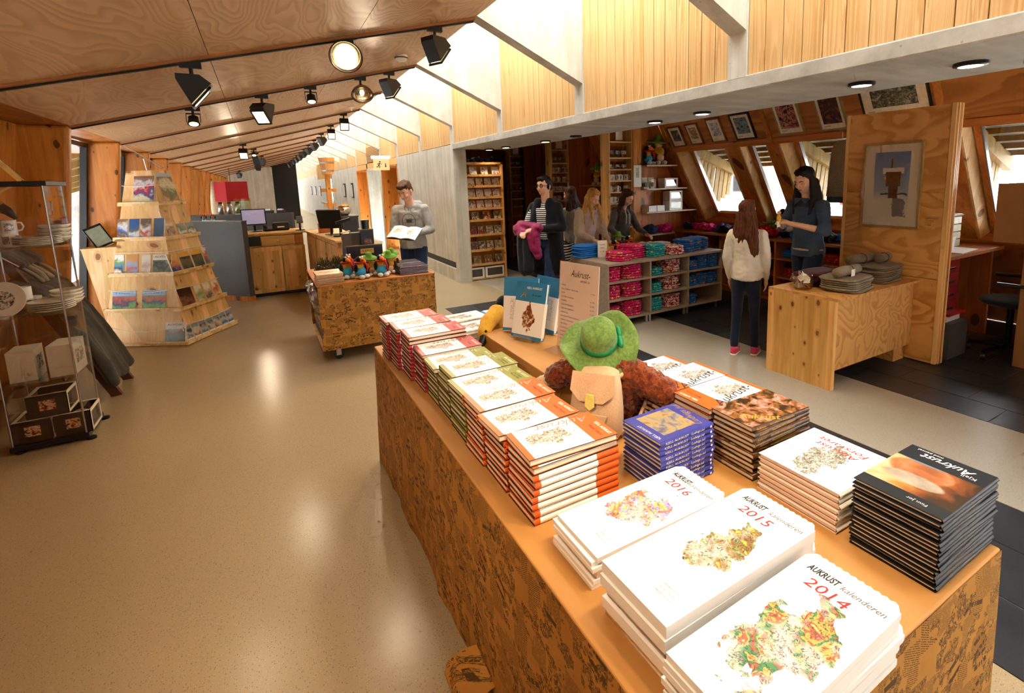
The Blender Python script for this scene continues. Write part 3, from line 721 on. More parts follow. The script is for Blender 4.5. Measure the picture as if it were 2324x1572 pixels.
# cover designs (title lettering added on top)
def bandcov(name, col, inks, L, cx=-.02):
    return art(name, '#fbf9f4', inks, (cx-.01, -.0, .085, .05), freq=34, dens=.42, wamt=.8, bands=((0, L/2-.078, L, col), (0, -L, -L/2+.018, col)))
DK = plain('#15130f', .5)
OR_, GR_, RE_ = '#e8601c', '#8a8a2c', '#b5323a'
inkset = {'o': ['#d8b58a', '#c98a3a', '#8f8c86', '#c9b79a', '#7a5a34'], 'g': ['#b9a88a', '#8f8a78', '#c07a3a', '#d2b64a', '#5a5548'], 'r': ['#c9a07a', '#a8502c', '#b9a48c', '#8a6a4a', '#d8c2a4']}
for k, col, T in (('orange', OR_, .0213), ('green', GR_, .0206), ('red', RE_, .0192)):
    L = .285
    mt = bandcov(k + '_banded_cover', col, inkset[k[0]], L); sp = art(k + '_banded_spine', '#fbf8f0', (), None, bands=((0, L/2-.078, L, col), (0, -L, -L/2+.018, col)))
    cover_kind(k, L, .168, T, mt, sp, DK, plain(col, .5))
def titles(col2, sub, silver=True):
    def f(t, i, n):
        if i: return
        T = COV[t['kindkey']]['T'] if 'kindkey' in t else .02
        z = T + .0004
        text('title', 'KJELL AUKRUST', .016, M['white_ink'], t, frame((.124, -.030, z), (0,-1,0), (1,0,0)), bold=.01, width=.085)
        text('subtitle', sub, .014, M['ink'], t, frame((.098, -.030, z), (0,-1,0), (1,0,0)), width=.07 if len(sub) > 8 else .04)
        if silver: text('signature', 'Aukrust', .05, M['silver'], t, frame((.035, .058, z+.0002), (-.99,.10,0), (-.10,-.99,0)), shear=.35, width=.18)
        text('volume', 'bind 1', .006, M['red_ink'], t, frame((.03, -.06, z), (0,-1,0), (1,0,0)), shear=.2)
    return f
def st_left(key, y, n, desc, what, sub, tx=0, tyaw=0, ntop=1, x=.695):
    def ob(t, i, n_):
        t['kindkey'] = key
        if i == 0:
            t.location.x += tx; t.rotation_euler.z += tyaw
            titles(None, sub)(t, i, n_)
    stack(key, x, y, n, desc, what, 0, -1, .004, 1, ntop, onbook=ob)
st_left('orange', 1.215, 9, 'orange stack beside the calendars', 'orange-banded hardback', 'Flåklypa Tidende', -.0, -.03, 2)
st_left('orange', 1.393, 9, 'second orange stack from the calendars', 'orange-banded hardback', 'Flåklypa Tidende', -.02, .02, 1, .69)
st_left('orange', 1.570, 9, 'orange stack next to the green ones', 'orange-banded hardback', 'Flåklypa Tidende', 0, .02, 2, .69)
st_left('green', 1.748, 9, 'green stack next to the orange ones', 'green-banded hardback', 'En hilsen\nfra jorden', 0, .03, 1, .693)
st_left('green', 1.926, 9, 'middle green stack by the riser box', 'green-banded hardback', 'Guttene\npå broen', .01, .02, 1, .70)
st_left('green', 2.104, 8, 'green stack next to the red ones', 'green-banded hardback', 'Simen', -.005, 0, 1, .70)
st_left('red', 2.282, 9, 'low red stack next to the green ones', 'red-banded hardback', 'Simen', 0, 0, 1, .695)
st_left('red', 2.460, 11, 'tall red stack beyond the low red one', 'red-banded hardback', 'Bonden', 0, 0, 2, .68)
st_left('red', 2.636, 11, 'tall red stack second from table far end', 'red-banded hardback', 'Bror min', 0, 0, 1, .66)
st_left('red', 2.812, 11, 'tall red stack at table far end', 'red-banded hardback', 'Bror min', 0, .02, 1, .645)
def rt(t, i, n):
    t['kindkey'] = 'orange'
    if i == 0:
        titles(None, 'Flåklypa Tidende', False)(t, i, n)
        text('signature', 'Aukrust-', .06, M['ink'], t, frame((-.01, .05, .0219), (-.98,-.2,0), (.2,-.98,0)), shear=.35, width=.22)
for k, (y, d) in enumerate(((1.205, 'orange stack behind the dark painted books'), (1.378, 'orange stack second from the dark painted books'), (1.551, 'orange stack by the hat brim'))):
    stack('orange', 1.345, y, 8 - (k == 2), d, 'orange-banded hardback', math.pi, -1, .004, onbook=rt)
# blue picture books
bt = art('blue_picture_cover', '#3a3f95', ['#5a5548', '#8a7f6a', '#b9965a', '#6a6a8a', '#3b3a4a'], None, freq=30)
def pic(name, base, inks, rect, freq=30):
    n = NT(name, .3, .5); c = n.coord(); v = n.sep(c); f = n.noise(c, freq, 3, .6, .8); w = n.ramp(f, [(.28+.5*i/len(inks), h) for i, h in enumerate(inks)])
    k = None
    for ax, lo, hi in ((0, rect[0], rect[1]), (1, rect[2], rect[3])):
        q = n.math('MULTIPLY', n.math('GREATER_THAN', v[ax], lo), n.math('LESS_THAN', v[ax], hi)); k = q if k is None else n.math('MULTIPLY', k, q)
    n.color(n.mix(k, srgb(base), w)); return n.m
BL = plain('#383c92', .4, .05)
cover_kind('blue', .222, .172, .0153, pic('blue_picture_cover', '#383c92', ['#4a4a66', '#6a6270', '#8f8a78', '#c08f52', '#6a5a4a'], (-.07, .065, -.06, .07), 22), BL, BL, DK)
def bl(t, i, n):
    if i == 0:
        text('author', 'KJELL AUKRUST', .014, M['white_ink'], t, frame((-.094, -.02, .0157), (0,1,0), (-1,0,0)), width=.10)
        text('title', 'Ludvigs jul', .034, plain('#a98a4a', .5), t, frame((.085, 0, .0158), (.2,.98,0), (-.98,.2,0)), shear=.3, width=.15)
    text('spine_author', 'KJELL AUKRUST', .0105, M['white_ink'], t, frame((-.045, -.0908, .0077), (1,0,0), (0,0,1)), width=.092)
    text('spine_title', 'Ludvigs jul', .0115, M['white_ink'], t, frame((.04, -.0908, .0077), (1,0,0), (0,0,1)), shear=.25, width=.056)
    e = MB(); e.lathe([(.0, 0), (.0042, 0)], 12, frame((.098, -.0908, .0077), (1,0,0), (0,0,1))); obj('publisher_emblem', e, M['white_ink'], t, fix=False)
stack('blue', 1.036, 1.135, 11, 'blue stack beside the plush toy', 'blue picture hardback', 0, -1, .004, onbook=bl)
# dark painted books
DKC = photo('dark_painted_cover', ['#1c120c', '#3a2214', '#2a1c12', '#5a3a18', '#8a5a24', '#a86a5a', '#b9a08a', '#3a2414'], 26, .3)
DKS = photo('dark_painted_spine', ['#241710', '#4a2a18', '#5a3a1c', '#3a2a18'], 24, .3)
cover_kind('dark', .272, .166, .0172, DKC, DKS, DK, plain('#d98f1e', .6))
def dk(t, i, n):
    if i == 0: text('title', 'Aukrust', .045, plain('#d99a2a', .5), t, frame((-.06, -.045, .0178), (.8,-.6,0), (.6,.8,0)), shear=.35, width=.13)
    g = plain('#e0b050', .5)
    text('spine_author', 'Aukrust', .011, g, t, frame((-.10, -.0878, .0086), (1,0,0), (0,0,1)), shear=.3, width=.045); text('spine_title', 'BALLADEN OM BUSTEBAKKEN', .009, g, t, frame((.0, -.0878, .0086), (1,0,0), (0,0,1)), width=.115)
stack('dark', 1.352, 1.035, 10, 'stack of dark painted books', 'dark painted-cover hardback', 0, -1, .006, onbook=dk)
# white book with red lettering
WHC = art('ink_drawing_white_cover', '#faf4e4', ['#e9dfc6', '#d2c8b0', '#b9b09a', '#8a8474', '#e2d6ba'], (-.02, .0, .1, .055), freq=40, thick=.05)
cover_kind('ivory', .275, .245, .0158, WHC, plain('#f3ecd9', .5, .03), plain('#f3ecd9', .5, .03), plain('#c0202a', .5))
def wh(t, i, n):
    if i == 0:
        text('title', 'Aukrust\nForsvaret', .036, M['red_ink'], t, frame((.075, .0, .0163), (.05,.998,0), (-.998,.05,0)), shear=.2, width=.15)
stack('ivory', 1.34, .80, 7, 'ivory stack beside the black books', 'ivory hardback with red endpapers', 0, -1, .004, onbook=wh)
# black portrait books: photograph of an elderly man in warm light, printed upside down to the viewer
def portrait():
    n = NT('portrait_cover', .3, .5); c = n.coord(); v = n.sep(c); f = n.noise(c, 14, 3, .6, .5)
    bgc = n.ramp(n.math('ADD', n.math('MULTIPLY', v[1], 4.0), n.math('MULTIPLY', f, .9)), [(.1, '#3a2a1c'), (.35, '#8a4a22'), (.6, '#b5823f'), (.9, '#e0c49a')])
    def el(cx, cy, rx, ry, soft=.0):
        dx = n.math('DIVIDE', n.math('SUBTRACT', v[0], cx), rx); dy = n.math('DIVIDE', n.math('SUBTRACT', v[1], cy), ry)
        return n.ramp(n.math('ADD', n.math('MULTIPLY', dx, dx), n.math('MULTIPLY', dy, dy)), [(.75, 1.0), (1.1, 0.0)])
    col = n.mix(el(.02, .02, .055, .075), bgc, n.ramp(f, [(.3, '#7a3f22'), (.5, '#a8663e'), (.7, '#c08a62')]))
    col = n.mix(el(-.035, .012, .03, .07), col, n.ramp(f, [(.3, '#8a7a68'), (.7, '#b9ab98')]))
    col = n.mix(el(.085, .03, .03, .08), col, srgb('#6f7f8c')); 
    k = n.math('MULTIPLY', n.math('GREATER_THAN', v[0], -.098), n.math('LESS_THAN', v[0], .065)); n.color(n.mix(k, srgb('#1f262b'), col)); return n.m
BK = plain('#17181a', .4, .1)
cover_kind('black', .288, .192, .0119, portrait(), BK, BK, BK)
def bk(t, i, n):
    if i == 0:
        fr = lambda x, y: frame((x, y, .0124), (0,1,0), (-1,0,0))
        text('given_name', 'Kjell', .018, M['white_ink'], t, fr(.085, -.058)); text('signature', 'Aukrust', .042, M['white_ink'], t, fr(.105, -.005), shear=.4, bold=.01, width=.12)
        text('subtitle', 'med pensel', .013, M['white_ink'], t, fr(.13, .045)); text('author', 'Finn Jor', .014, M['white_ink'], t, fr(-.12, -.035))
    text('spine_title', 'Kjell AUKRUST med pensel', .008, M['silver'], t, frame((-.03, -.1008, .006), (1,0,0), (0,0,1)), shear=.2, width=.13)
stack('black', 1.347, .548, 15, 'black stack at the table corner', 'black portrait hardback', 0, -1, .004, onbook=bk)
# calendars and cartons
def cal_mesh(L, W, T, ear=.012):
    n = 22; pts = [(-L/2, -W/2), (L/2-.02, -W/2)] + [(L/2 + (.004 if i % 2 else 0), -W/2+.012+(W-.024)*i/n) for i in range(n+1)] + [(L/2-.02, W/2), (-L/2, W/2)]
    return MB().prism(pts, 'z', 0, T)
inksC = {'2016': ['#f2b80a', '#e8940e', '#d0602a', '#9a96c8', '#f0c020', '#88b8e0'], '2015': ['#dcd620', '#c8b820', '#8a5a20', '#7a8a2a', '#c04a20', '#d8c030'], '2014': ['#c07a30', '#b04a20', '#1f7a3a', '#d8a040', '#a84a24', '#e0b860']}
def calendars(year, x, y, n, T, L, W, desc, what, ell, nm='calendar', yaw=0.0, edge=None):
    mt = art('calendar_' + year, '#fdfbf6', inksC[year], ell, freq=26, thick=.02, dens=.45, rough=.3, wamt=.95)
    me = cal_mesh(L, W, T-.0006).mesh('cover_sheet', [mt]); blk = MB().box(-L/2+.002, L/2-.014, -W/2+.001, W/2-.001, 0, T-.001).mesh('leaves', edge or M['paper'])
    for i in range(n):
        k = n-1-i; t = thing(nm, '%s %s, %s' % (nth(i, n), what, desc), 'calendar', (x + rnd.uniform(-.008, .008), y + rnd.uniform(-.003, .003), ZT + k*T), yaw + rnd.uniform(-.015, .015), desc)
        link('leaves', blk, t); o = link('cover_sheet', me, t, (0, 0, .0005)); 
        if i == 0:
            z = T + .0004; F = lambda x_, y_: frame((x_, y_, z), (0,-1,0), (1,0,0))
            text('logo', 'AUKRUST', .026, M['ink'], t, F(L/2-.045, W/2-.055), shear=.2, bold=.03, width=.066)
            text('title', 'kalenderen', .022, plain('#6a6058', .5), t, F(L/2-.047, -W/2+.055), shear=.3, width=.085)
            text('year', year, .040, M['red_ink'], t, F(L/2-.085, .012), shear=.15, width=.085)
            for q in range(3): text('small_print', 'tegninger og tekst', .006, M['grey_ink'], t, F(-L/2+.045+.012*q, -.04), shear=.2)
    return t
calendars('2016', .782, .955, 7, .0112, .425, .182, 'calendars dated 2016', 'white wall calendar with yellow drawing', (-.02, .0, .10, .075), yaw=.0)
calendars('2015', .785, .708, 5, .026, .47, .196, 'thick calendars dated 2015', 'white boxed calendar with green drawing', (-.01, -.015, .115, .06), yaw=.03, edge=plain('#f3e4d2', .6))
calendars('2014', .752, .497, 8, .0135, .435, .19, 'calendars dated 2014', 'white wall calendar with red and green drawing', (-.03, -.01, .14, .08), yaw=.02)
# white paperbacks by the far end
WP = art('white_paperback_cover', '#f7f2e8', ['#d8b58a', '#b08a5a', '#8f8878', '#c9a070'], (-.02, 0, .08, .05), freq=36)
cover_kind('paperback', .25, .165, .0135, WP, plain('#f2ebdd', .5), plain('#efe6d4', .5), M['paper'])
BLU = art('blue_banded_cover', '#f7f2e8', ['#d8b58a', '#b08a5a', '#8f8878', '#7a94a4'], (-.02, 0, .08, .05), freq=36, bands=((0, .047, .3, '#2f7ca8'), (0, -.3, -.108, '#2f7ca8')))
cover_kind('bluebanded', .25, .165, .019, BLU, art('blue_banded_spine', '#f7f2e8', (), None, bands=((0, .047, .3, '#2f7ca8'), (0, -.3, -.108, '#2f7ca8'))), plain('#2f7ca8', .5), DK)
def pb(t, i, n): text('spine_title', 'KJELL AUKRUST', .009, M['ink'], t, frame((.03, -.0875, .0067), (1,0,0), (0,0,1)), width=.07)
stack('paperback', 1.0, 2.93, 9, 'white paperbacks at table far end', 'white paperback', .05, -1, .006, onbook=pb)
stack('paperback', .985, 2.70, 9, 'white paperbacks beside the yellow beak', 'white paperback', .1, -1, .006, onbook=pb)
stack('bluebanded', 1.27, 2.93, 6, 'blue-banded books behind the white paperbacks', 'blue-banded hardback', .1, -1, .006)
# blue books standing in clear holders on the riser
def standing(x, y, z, yaw, lean, back, label, hl):
    t = thing('book', label, 'book', (x, y, z), 0, 'blue-banded books standing on the riser')
    t.matrix_world = Matrix.Translation((x, y, z)) @ Matrix.Rotation(yaw, 4, 'Z') @ Matrix.Rotation(lean, 4, 'X')
    # local: x width, z height, front faces -y
    T = .022; W, H = .195, .285; m = MB()
    bc = art('standing_cover' + str(back), '#f2efe9', ['#c9a070', '#8a6a4a', '#b5541f', '#4a3a2c'] if not back else ['#f2efe9'], None if back else (0.01, .0, .05, .06), freq=40, bands=())
    n = NT('standing_blue_cover' + str(back), .3, .5); c = n.coord(); v = n.sep(c); col = srgb('#f2efe9')
    if not back:
        f = n.noise(c, 60, 3, .6, .6); inn = n.math('LESS_THAN', n.math('ADD', n.math('ABSOLUTE', n.math('DIVIDE', v[0], .04)), n.math('ABSOLUTE', n.math('DIVIDE', n.math('SUBTRACT', v[2], .10), .085))), n.math('MULTIPLY', n.noise(c, 25, 2), 2.0))
        col = n.mix(inn, col, n.ramp(f, [(.3, '#2c1d14'), (.5, '#8a4a20'), (.6, '#c9b090'), (.7, '#f2efe9')]))
    else:
        ln = n.math('GREATER_THAN', n.math('SINE', n.math('MULTIPLY', v[2], 900.0)), .4); wd = n.math('GREATER_THAN', n.noise(n.vscale(c, (200, 1, 60)), 1, 1), .45)
        rg = n.math('MULTIPLY', n.math('MULTIPLY', n.math('GREATER_THAN', v[2], .06), n.math('LESS_THAN', v[2], .17)), n.math('LESS_THAN', n.math('ABSOLUTE', v[0]), .06))
        col = n.mix(n.math('MULTIPLY', n.math('MULTIPLY', ln, wd), n.math('MULTIPLY', rg, .7)), col, srgb('#4a4640'))
    for lo, hi in ((.185, .4), (-.1, .016)): col = n.mix(n.math('MULTIPLY', n.math('GREATER_THAN', v[2], lo), n.math('LESS_THAN', v[2], hi)), col, srgb('#2a7fb0'))
    n.color(col)
    m.box(-W/2, W/2, -T/2, -T/2+.0025, 0, H).box(-W/2, W/2, T/2-.0025, T/2, 0, H); m.box(-W/2-.002, -W/2+.001, -T/2, T/2, 0, H)
    obj('cover', m, n.m, t); obj('page_block', MB().box(-W/2+.002, W/2-.004, -T/2+.0025, T/2-.0025, .004, H-.004), M['cream'], t)
    if not back:
        text('title', 'KJELL AUKRUST', .016, M['white_ink'], t, frame((.02, -T/2-.0006, .255), (1,0,0), (0,0,1)), width=.10, bold=.01); text('subtitle', 'Bror min', .016, M['ink'], t, frame((.04, -T/2-.0006, .222), (1,0,0), (0,0,1)))
        text('signature', 'A', .06, M['silver'], t, frame((-.05, -T/2-.0006, .22), (1,0,0), (0,0,1)), shear=.4)
    h = thing('book_holder', 'clear acrylic holder under the ' + hl, 'holder', (x, y, z-.006), yaw, 'acrylic book holders')
    obj('holder_back', MB().add([(-.06,.07,0),(.06,.07,0),(.06,.115,.2),(-.06,.115,.2),(-.06,.073,0),(.06,.073,0),(.06,.118,.2),(-.06,.118,.2)], [(0,3,2,1),(4,5,6,7),(0,1,5,4),(1,2,6,5),(2,3,7,6),(3,0,4,7)]), M['acryl'], h)
    obj('holder_lip', MB().box(-.06, .06, -.035, -.032, 0, .03).box(-.06, .06, -.035, .072, 0, .003), M['acryl'], h)
ZB = ZT + .138
standing(1.085, 2.225, ZB+.008, R(-68), R(-14), False, 'blue and white hardback standing upright with tower drawing', 'upright book with the tower drawing')
standing(1.115, 2.36, ZB+.008, R(-50), R(-10), True, 'upright book showing its text-covered back beside the tower drawing', 'upright book showing its back text')
standing(1.22, 2.30, ZB+.008, R(-80), R(-12), True, 'upright blue-topped book behind the clear holders', 'rear upright blue-topped book')
# price list in acrylic stand
sg = thing('sign_stand', 'tall printed price list in a clear acrylic stand on the riser', 'sign', (1.185, 1.925, ZB), R(-80))
PK = plain('#f3dccb', .5, .02)
sg_t = Matrix.Rotation(R(-5), 4, 'X')
o = obj('acrylic_panel', MB().box(-.135, .135, .0035, .0065, 0, .42), M['acryl'], sg); o.matrix_local = sg_t
o = obj('acrylic_cover', MB().box(-.135, .135, -.003, -.0015, 0, .42), glass('matte_acrylic', (.98,.98,.98,1), .02, .2), sg); o.matrix_local = sg_t
p_ = obj('price_sheet', MB().box(-.132, .132, 0, .0025, .004, .415), PK, sg); p_.matrix_local = sg_t
obj('acrylic_foot', MB().box(-.135, .135, -.085, .07, 0, .004), M['acryl'], sg)
text('heading', 'Aukrust-', .046, M['ink'], p_, frame((.01, -.0006, .365), (1,0,0), (0,0,1)), shear=.45, width=.13)
text('heading', 'SENTERET AS', .013, M['ink'], p_, frame((.045, -.0006, .335), (1,0,0), (0,0,1)), bold=.01, width=.06)
rows = [('BØKER', ''), ('KJELL AUKRUST, BROR MIN', 'kr 249,-'), ('SIMEN', ''), ('GUTTENE PÅ BROEN', 'kr 199,-'), ('BONDEN', 'kr 299,-'), ('FLÅKLYPA TIDENDE 1', 'kr 379,-'), ('FLÅKLYPA TIDENDE 2', 'kr 379,-'), ('LUDVIGS JUL', 'kr 149,-'), ('BALLADEN OM BUSTEBAKKEN', 'kr 299,-'),
        ('AUKRUST FORSVARET', 'kr 349,-'), ('MED PENSEL', 'kr 398,-'), ('KALENDER 2014', 'kr 50,-'), ('KALENDER 2015', 'kr 100,-'), ('KALENDER 2016', 'kr 199,-'), ('POSTKORT', 'kr 10,-'), ('www.aukrust.no', '')]
for i, (a, b) in enumerate(rows):
    z = .305 - i*.0185; text('price_line', a, .0095, M['ink'], p_, frame((-.115, -.0006, z), (1,0,0), (0,0,1)), align='LEFT')
    if b: text('price', b, .0095, M['ink'], p_, frame((.115, -.0006, z), (1,0,0), (0,0,1)), align='RIGHT')
# ---------------------------------------------------------------- people
SKIN = fabric('#d9a080', '#e8b797', 60, .5, 6, 'skin'); SKIN.node_tree.nodes['Principled BSDF'].inputs['Subsurface Weight'].default_value = .0
LIP = plain('#b5645a', .4); EYEW = plain('#f0ece6', .2, .02); IRIS = plain('#3a2a1c', .15)
JEAN = fabric('#1c2740', '#2f3d5c', 220, .85, 5); NAVY = fabric('#141a2c', '#232b42', 220, .85, 5)
def hairmat(c1, c2, nm):
    n = NT(nm, .62, .25); v = n.coord(); f = n.noise(n.vscale(v, (90, 90, 3)), 1.0, 3, .6, .3); n.color(n.ramp(f, [(.35, c1), (.65, c2)])); n.bump(f, .5, .004); return n.m
def hand(m, w, d, up, side, curl=.5, s=1.0):
    # w wrist, d direction of hand, up back-of-hand normal, side towards the thumb
    d = Vector(d).normalized(); up = Vector(up); up = (up - d*up.dot(d)).normalized(); sd = up.cross(d)
    if sd.dot(Vector(side)) < 0: sd = -sd
    w = Vector(w); pc = w + d*.048*s
    m.caps(w, pc + d*.01*s, .021*s, .026*s); m.caps(pc - sd*.018*s, pc + sd*.018*s, .018*s, .018*s); m.caps(pc + d*.025*s - sd*.022*s, pc + d*.025*s + sd*.022*s, .015*s, .015*s)
    for i, ln in enumerate((.068, .078, .072, .055)):
        b = pc + d*.035*s + sd*(.027 - .018*i)*s
        k = b + (d*math.cos(curl*.6) - up*math.sin(curl*.6))*ln*.5*s; e = k + (d*math.cos(curl*1.7) - up*math.sin(curl*1.7))*ln*.5*s
        m.caps(b, k, .0095*s, .009*s, 8); m.caps(k, e, .009*s, .0078*s, 8)
    b = w + d*.02*s + sd*.024*s; k = b + (d*.6 + sd*.75 - up*.1).normalized()*.036*s; e = k + (d*.9 + sd*.1 - up*.35).normalized()*.032*s
    m.caps(b, k, .013*s, .011*s, 8); m.caps(k, e, .011*s, .009*s, 8)
def person(loc, yaw, h, label, elbows, wrists, hands, hp=0.0, hy=0.0, lean=0.0, feet=((.09, 0), (-.09, 0)), w=1.0, top=None, bottom=None, sleeve=1.0, hem=.86, hair=None, shoes=None, long_top=None, vneck=False, knee_fwd=0.0, legs_w=1.0, bag=.0):
    s = h/1.70; T = thing('person', label, 'person', loc, yaw)
    def A(p):                      # lean the upper body forward (towards -y) about the hips
        p = Vector(p)
        if p.z > .92:
            q = p - Vector((0, 0, .92)); c, sn = math.cos(lean), math.sin(lean); q = Vector((q.x, q.y*c - q.z*sn, q.z*c + q.y*sn)); p = q + Vector((0, 0, .92))
        return p
    S = lambda p: A(p)*s
    nk = A((0, .01, 1.45)); HM = Matrix.Scale(s, 4) @ Matrix.Translation(nk) @ Matrix.Rotation(hy, 4, 'Z') @ Matrix.Rotation(hp, 4, 'X') @ Matrix.Translation((0, -.012, .152))
    H = lambda p: HM @ Vector(p)
    def hc(m, a, b, ra, rb, n=12): m.caps(H(a), H(b), ra*s, rb*s, n)
    def he(m, c, r): m.ell((0,0,0), (1,1,1), 16, 12, HM @ Matrix.Translation(c) @ Matrix.Diagonal((r[0], r[1], r[2], 1)))
    b = MB()
    he(b, (0, .012, .03), (.074, .093, .088)); he(b, (0, -.018, -.03), (.060, .070, .080)); he(b, (0, -.05, -.082), (.034, .032, .028)); he(b, (0, -.03, .02), (.066, .062, .06))
    hc(b, (0, -.082, .012), (0, -.104, -.026), .010, .0145, 8); hc(b, (-.025, -.078, .022), (.025, -.078, .022), .012, .012, 8)
    for q in (-1, 1): he(b, (q*.076, .012, -.012), (.012, .022, .032)); he(b, (q*.036, -.06, -.03), (.024, .026, .024))
    hc(b, (-.016, -.088, -.058), (.016, -.088, -.058), .009, .009, 8)
    b.caps(S((0, .012, 1.36)), H((0, .012, -.05)), .058*s*w, .052*s)
    chest = [((0, 0, 1.33), (.135*w, .088)), ((0, .0, 1.20), (.125*w, .088)), ((0, 0, 1.06), (.112*w, .082)), ((0, .005, .95), (.13*w, .088)), ((0, .01, .86), (.125*w, .092))]
    def torso(m, g, z0=0, z1=9, flare=0.0):
        rr = [c for c in chest if z0 <= c[0][2] <= z1]; rings = []
        for (c, r) in rr:
            f = 1 + flare*max(0, (1.2 - c[2]))
            c2 = S(c); rings.append([(c2.x + (r[0]+g)*f*s*math.cos(t*math.pi/10), c2.y + (r[1]+g)*f*s*math.sin(t*math.pi/10), c2.z) for t in range(20)])
        m.loft(rings)
    torso(b, 0); b.caps(S((-.12*w, 0, 1.355)), S((.12*w, 0, 1.355)), .05*s, .05*s)
    sh = [S((-.165*w, .0, 1.345)), S((.165*w, .0, 1.345))]; el = [Vector(elbows[0])*s, Vector(elbows[1])*s]; wr_ = [Vector(wrists[0])*s, Vector(wrists[1])*s]
    for i in (0, 1):
        b.caps(sh[i], el[i], .045*s*w, .036*s*w); b.caps(el[i], wr_[i], .036*s*w, .024*s)
        hd, up, sd, cu = hands[i]; hand(b, wr_[i], hd, up, sd, cu, s*.95)
    hips = [Vector((-.082*w, 0, .86))*s, Vector((.082*w, 0, .86))*s]; ft = [Vector((feet[1][0], feet[1][1], .085))*s, Vector((feet[0][0], feet[0][1], .085))*s]
    kn = [hips[i].lerp(ft[i], .5) + Vector((0, -.02 - knee_fwd, 0))*s for i in (0, 1)]
    for i in (0, 1):
        b.caps(hips[i], kn[i], .078*s*legs_w, .052*s*legs_w); b.caps(kn[i], ft[i], .050*s*legs_w, .036*s); b.caps(ft[i] + Vector((0, .03, -.045))*s, ft[i] + Vector((0, -.13, -.055))*s, .032*s, .027*s)
    body = remesh(b, 'body', SKIN, T, .0075*max(s, .9), 3, .4)
    # face details
    e = MB(); e.smooth = True
    for q in (-1, 1):
        ey = MB(); ey.smooth = True; ey.ell((0,0,0), (1,1,1), 10, 8, HM @ Matrix.Translation((q*.031, -.079, .004)) @ Matrix.Diagonal((.0115, .007, .0048, 1)))
        eo = obj('eye', ey, EYEW, T); ir = MB(); ir.smooth = True; ir.ell((0,0,0), (1,1,1), 8, 6, HM @ Matrix.Translation((q*.031, -.087, .003)) @ Matrix.Diagonal((.0055, .003, .0045, 1))); obj('iris', ir, IRIS, eo)
        br = MB(); br.tube([H((q*.014, -.093, .024)), H((q*.032, -.092, .030)), H((q*.05, -.08, .023))], [.003*s, .004*s, .002*s], 6); obj('eyebrow', br, hair['mat'], T)
    lp = MB(); lp.smooth = True; lp.tube([H((-.022, -.088, -.058)), H((0, -.098, -.057)), H((.022, -.088, -.058))], [.003*s, .007*s, .003*s], 8); obj('lips', lp, LIP, T)
    # trousers
    if bottom:
        m = MB()
        for i in (0, 1): m.caps(hips[i], kn[i], (.088*s)*legs_w, .063*s*legs_w); m.caps(kn[i], ft[i] + Vector((0, 0, .02)), .060*s*legs_w, .05*s*legs_w)
        torso(m, .014, .8, 1.0); remesh(m, 'trousers', bottom, T, .013, 4, .5, lambda p: .006*noise.noise(p*14))
    if shoes:
        for i in (0, 1):
            m = MB(); m.smooth = True; f = ft[i]
            so = MB(); so.smooth = True
            pts = [(-.034, .05), (-.04, -.03), (-.046, -.11), (-.03, -.165), (0, -.18), (.03, -.165), (.044, -.10), (.036, -.02), (.032, .05), (0, .068)]
            rings = [[(f.x + x*s*g, f.y + y*s*g, z*s) for (x, y) in pts] for z, g in ((.0, .95), (.008, 1.03), (.024, 1.03))]
            so.loft(rings); sh_o = obj('shoe', MB().loft([[(f.x + x*s*g, f.y + (y if y > -.05 else y*gy)*s, z*s) for (x, y) in pts] for z, g, gy in ((.024, .98, 1), (.05, .92, .96), (.075, .80, .7), (.098, .7, .35))]), shoes[0], T)
            sh_o.data.polygons.foreach_set('use_smooth', [True]*len(sh_o.data.polygons)); obj('sole', so, shoes[1], sh_o)
            lc = MB()
            for q in range(4): lc.tube([(f.x - .022*s, f.y - (.045+.022*q)*s, (.092-.011*q)*s), (f.x + .022*s, f.y - (.05+.022*q)*s, (.092-.011*q)*s)], .0035*s, 5)
            obj('laces', lc, shoes[2], sh_o)['kind'] = 'stuff'
    # upper garment
    if top:
        m = MB(); g = .024 if not long_top else .03; zlo = hem
        rr = [c for c in chest if c[0][2] >= zlo - .02]; rings = []
        for (c, r) in rr:
            c2 = S(c); f = 1.0 + (.10 if c[2] < 1.1 and not long_top else 0); rings.append([(c2.x + (r[0]*f+g)*s*math.cos(t*math.pi/12), c2.y + (r[1]*f+g)*s*math.sin(t*math.pi/12), c2.z) for t in range(24)])
        if long_top:
            c2 = S((0, .01, .86)); 
            for z, f in ((.72, 1.18), (long_top, 1.25)): rings.append([(c2.x + (.125*w*f+g)*s*math.cos(t*math.pi/12), c2.y + (.092*f+g)*s*math.sin(t*math.pi/12), z*s) for t in range(24)])
        m.loft(rings); m.caps(S((-.12*w, 0, 1.355)), S((.12*w, 0, 1.355)), .058*s, .058*s)
        m.caps(S((0, .0, 1.36)), S((0, .012, 1.405)), .062*s, .056*s)
        for i in (0, 1):
            we = el[i].lerp(wr_[i], .97*sleeve) if sleeve else el[i]
            m.caps(sh[i], el[i], .062*s*w, .053*s*w); m.caps(el[i], we, .053*s*w, .036*s)
        remesh(m, 'top_garment', top, T, .012, 5, .5, lambda p: .010*noise.noise(Vector((p.x*13, p.y*13, p.z*8))) + .004*noise.noise(p*40))
    return T, s, H, S, HM
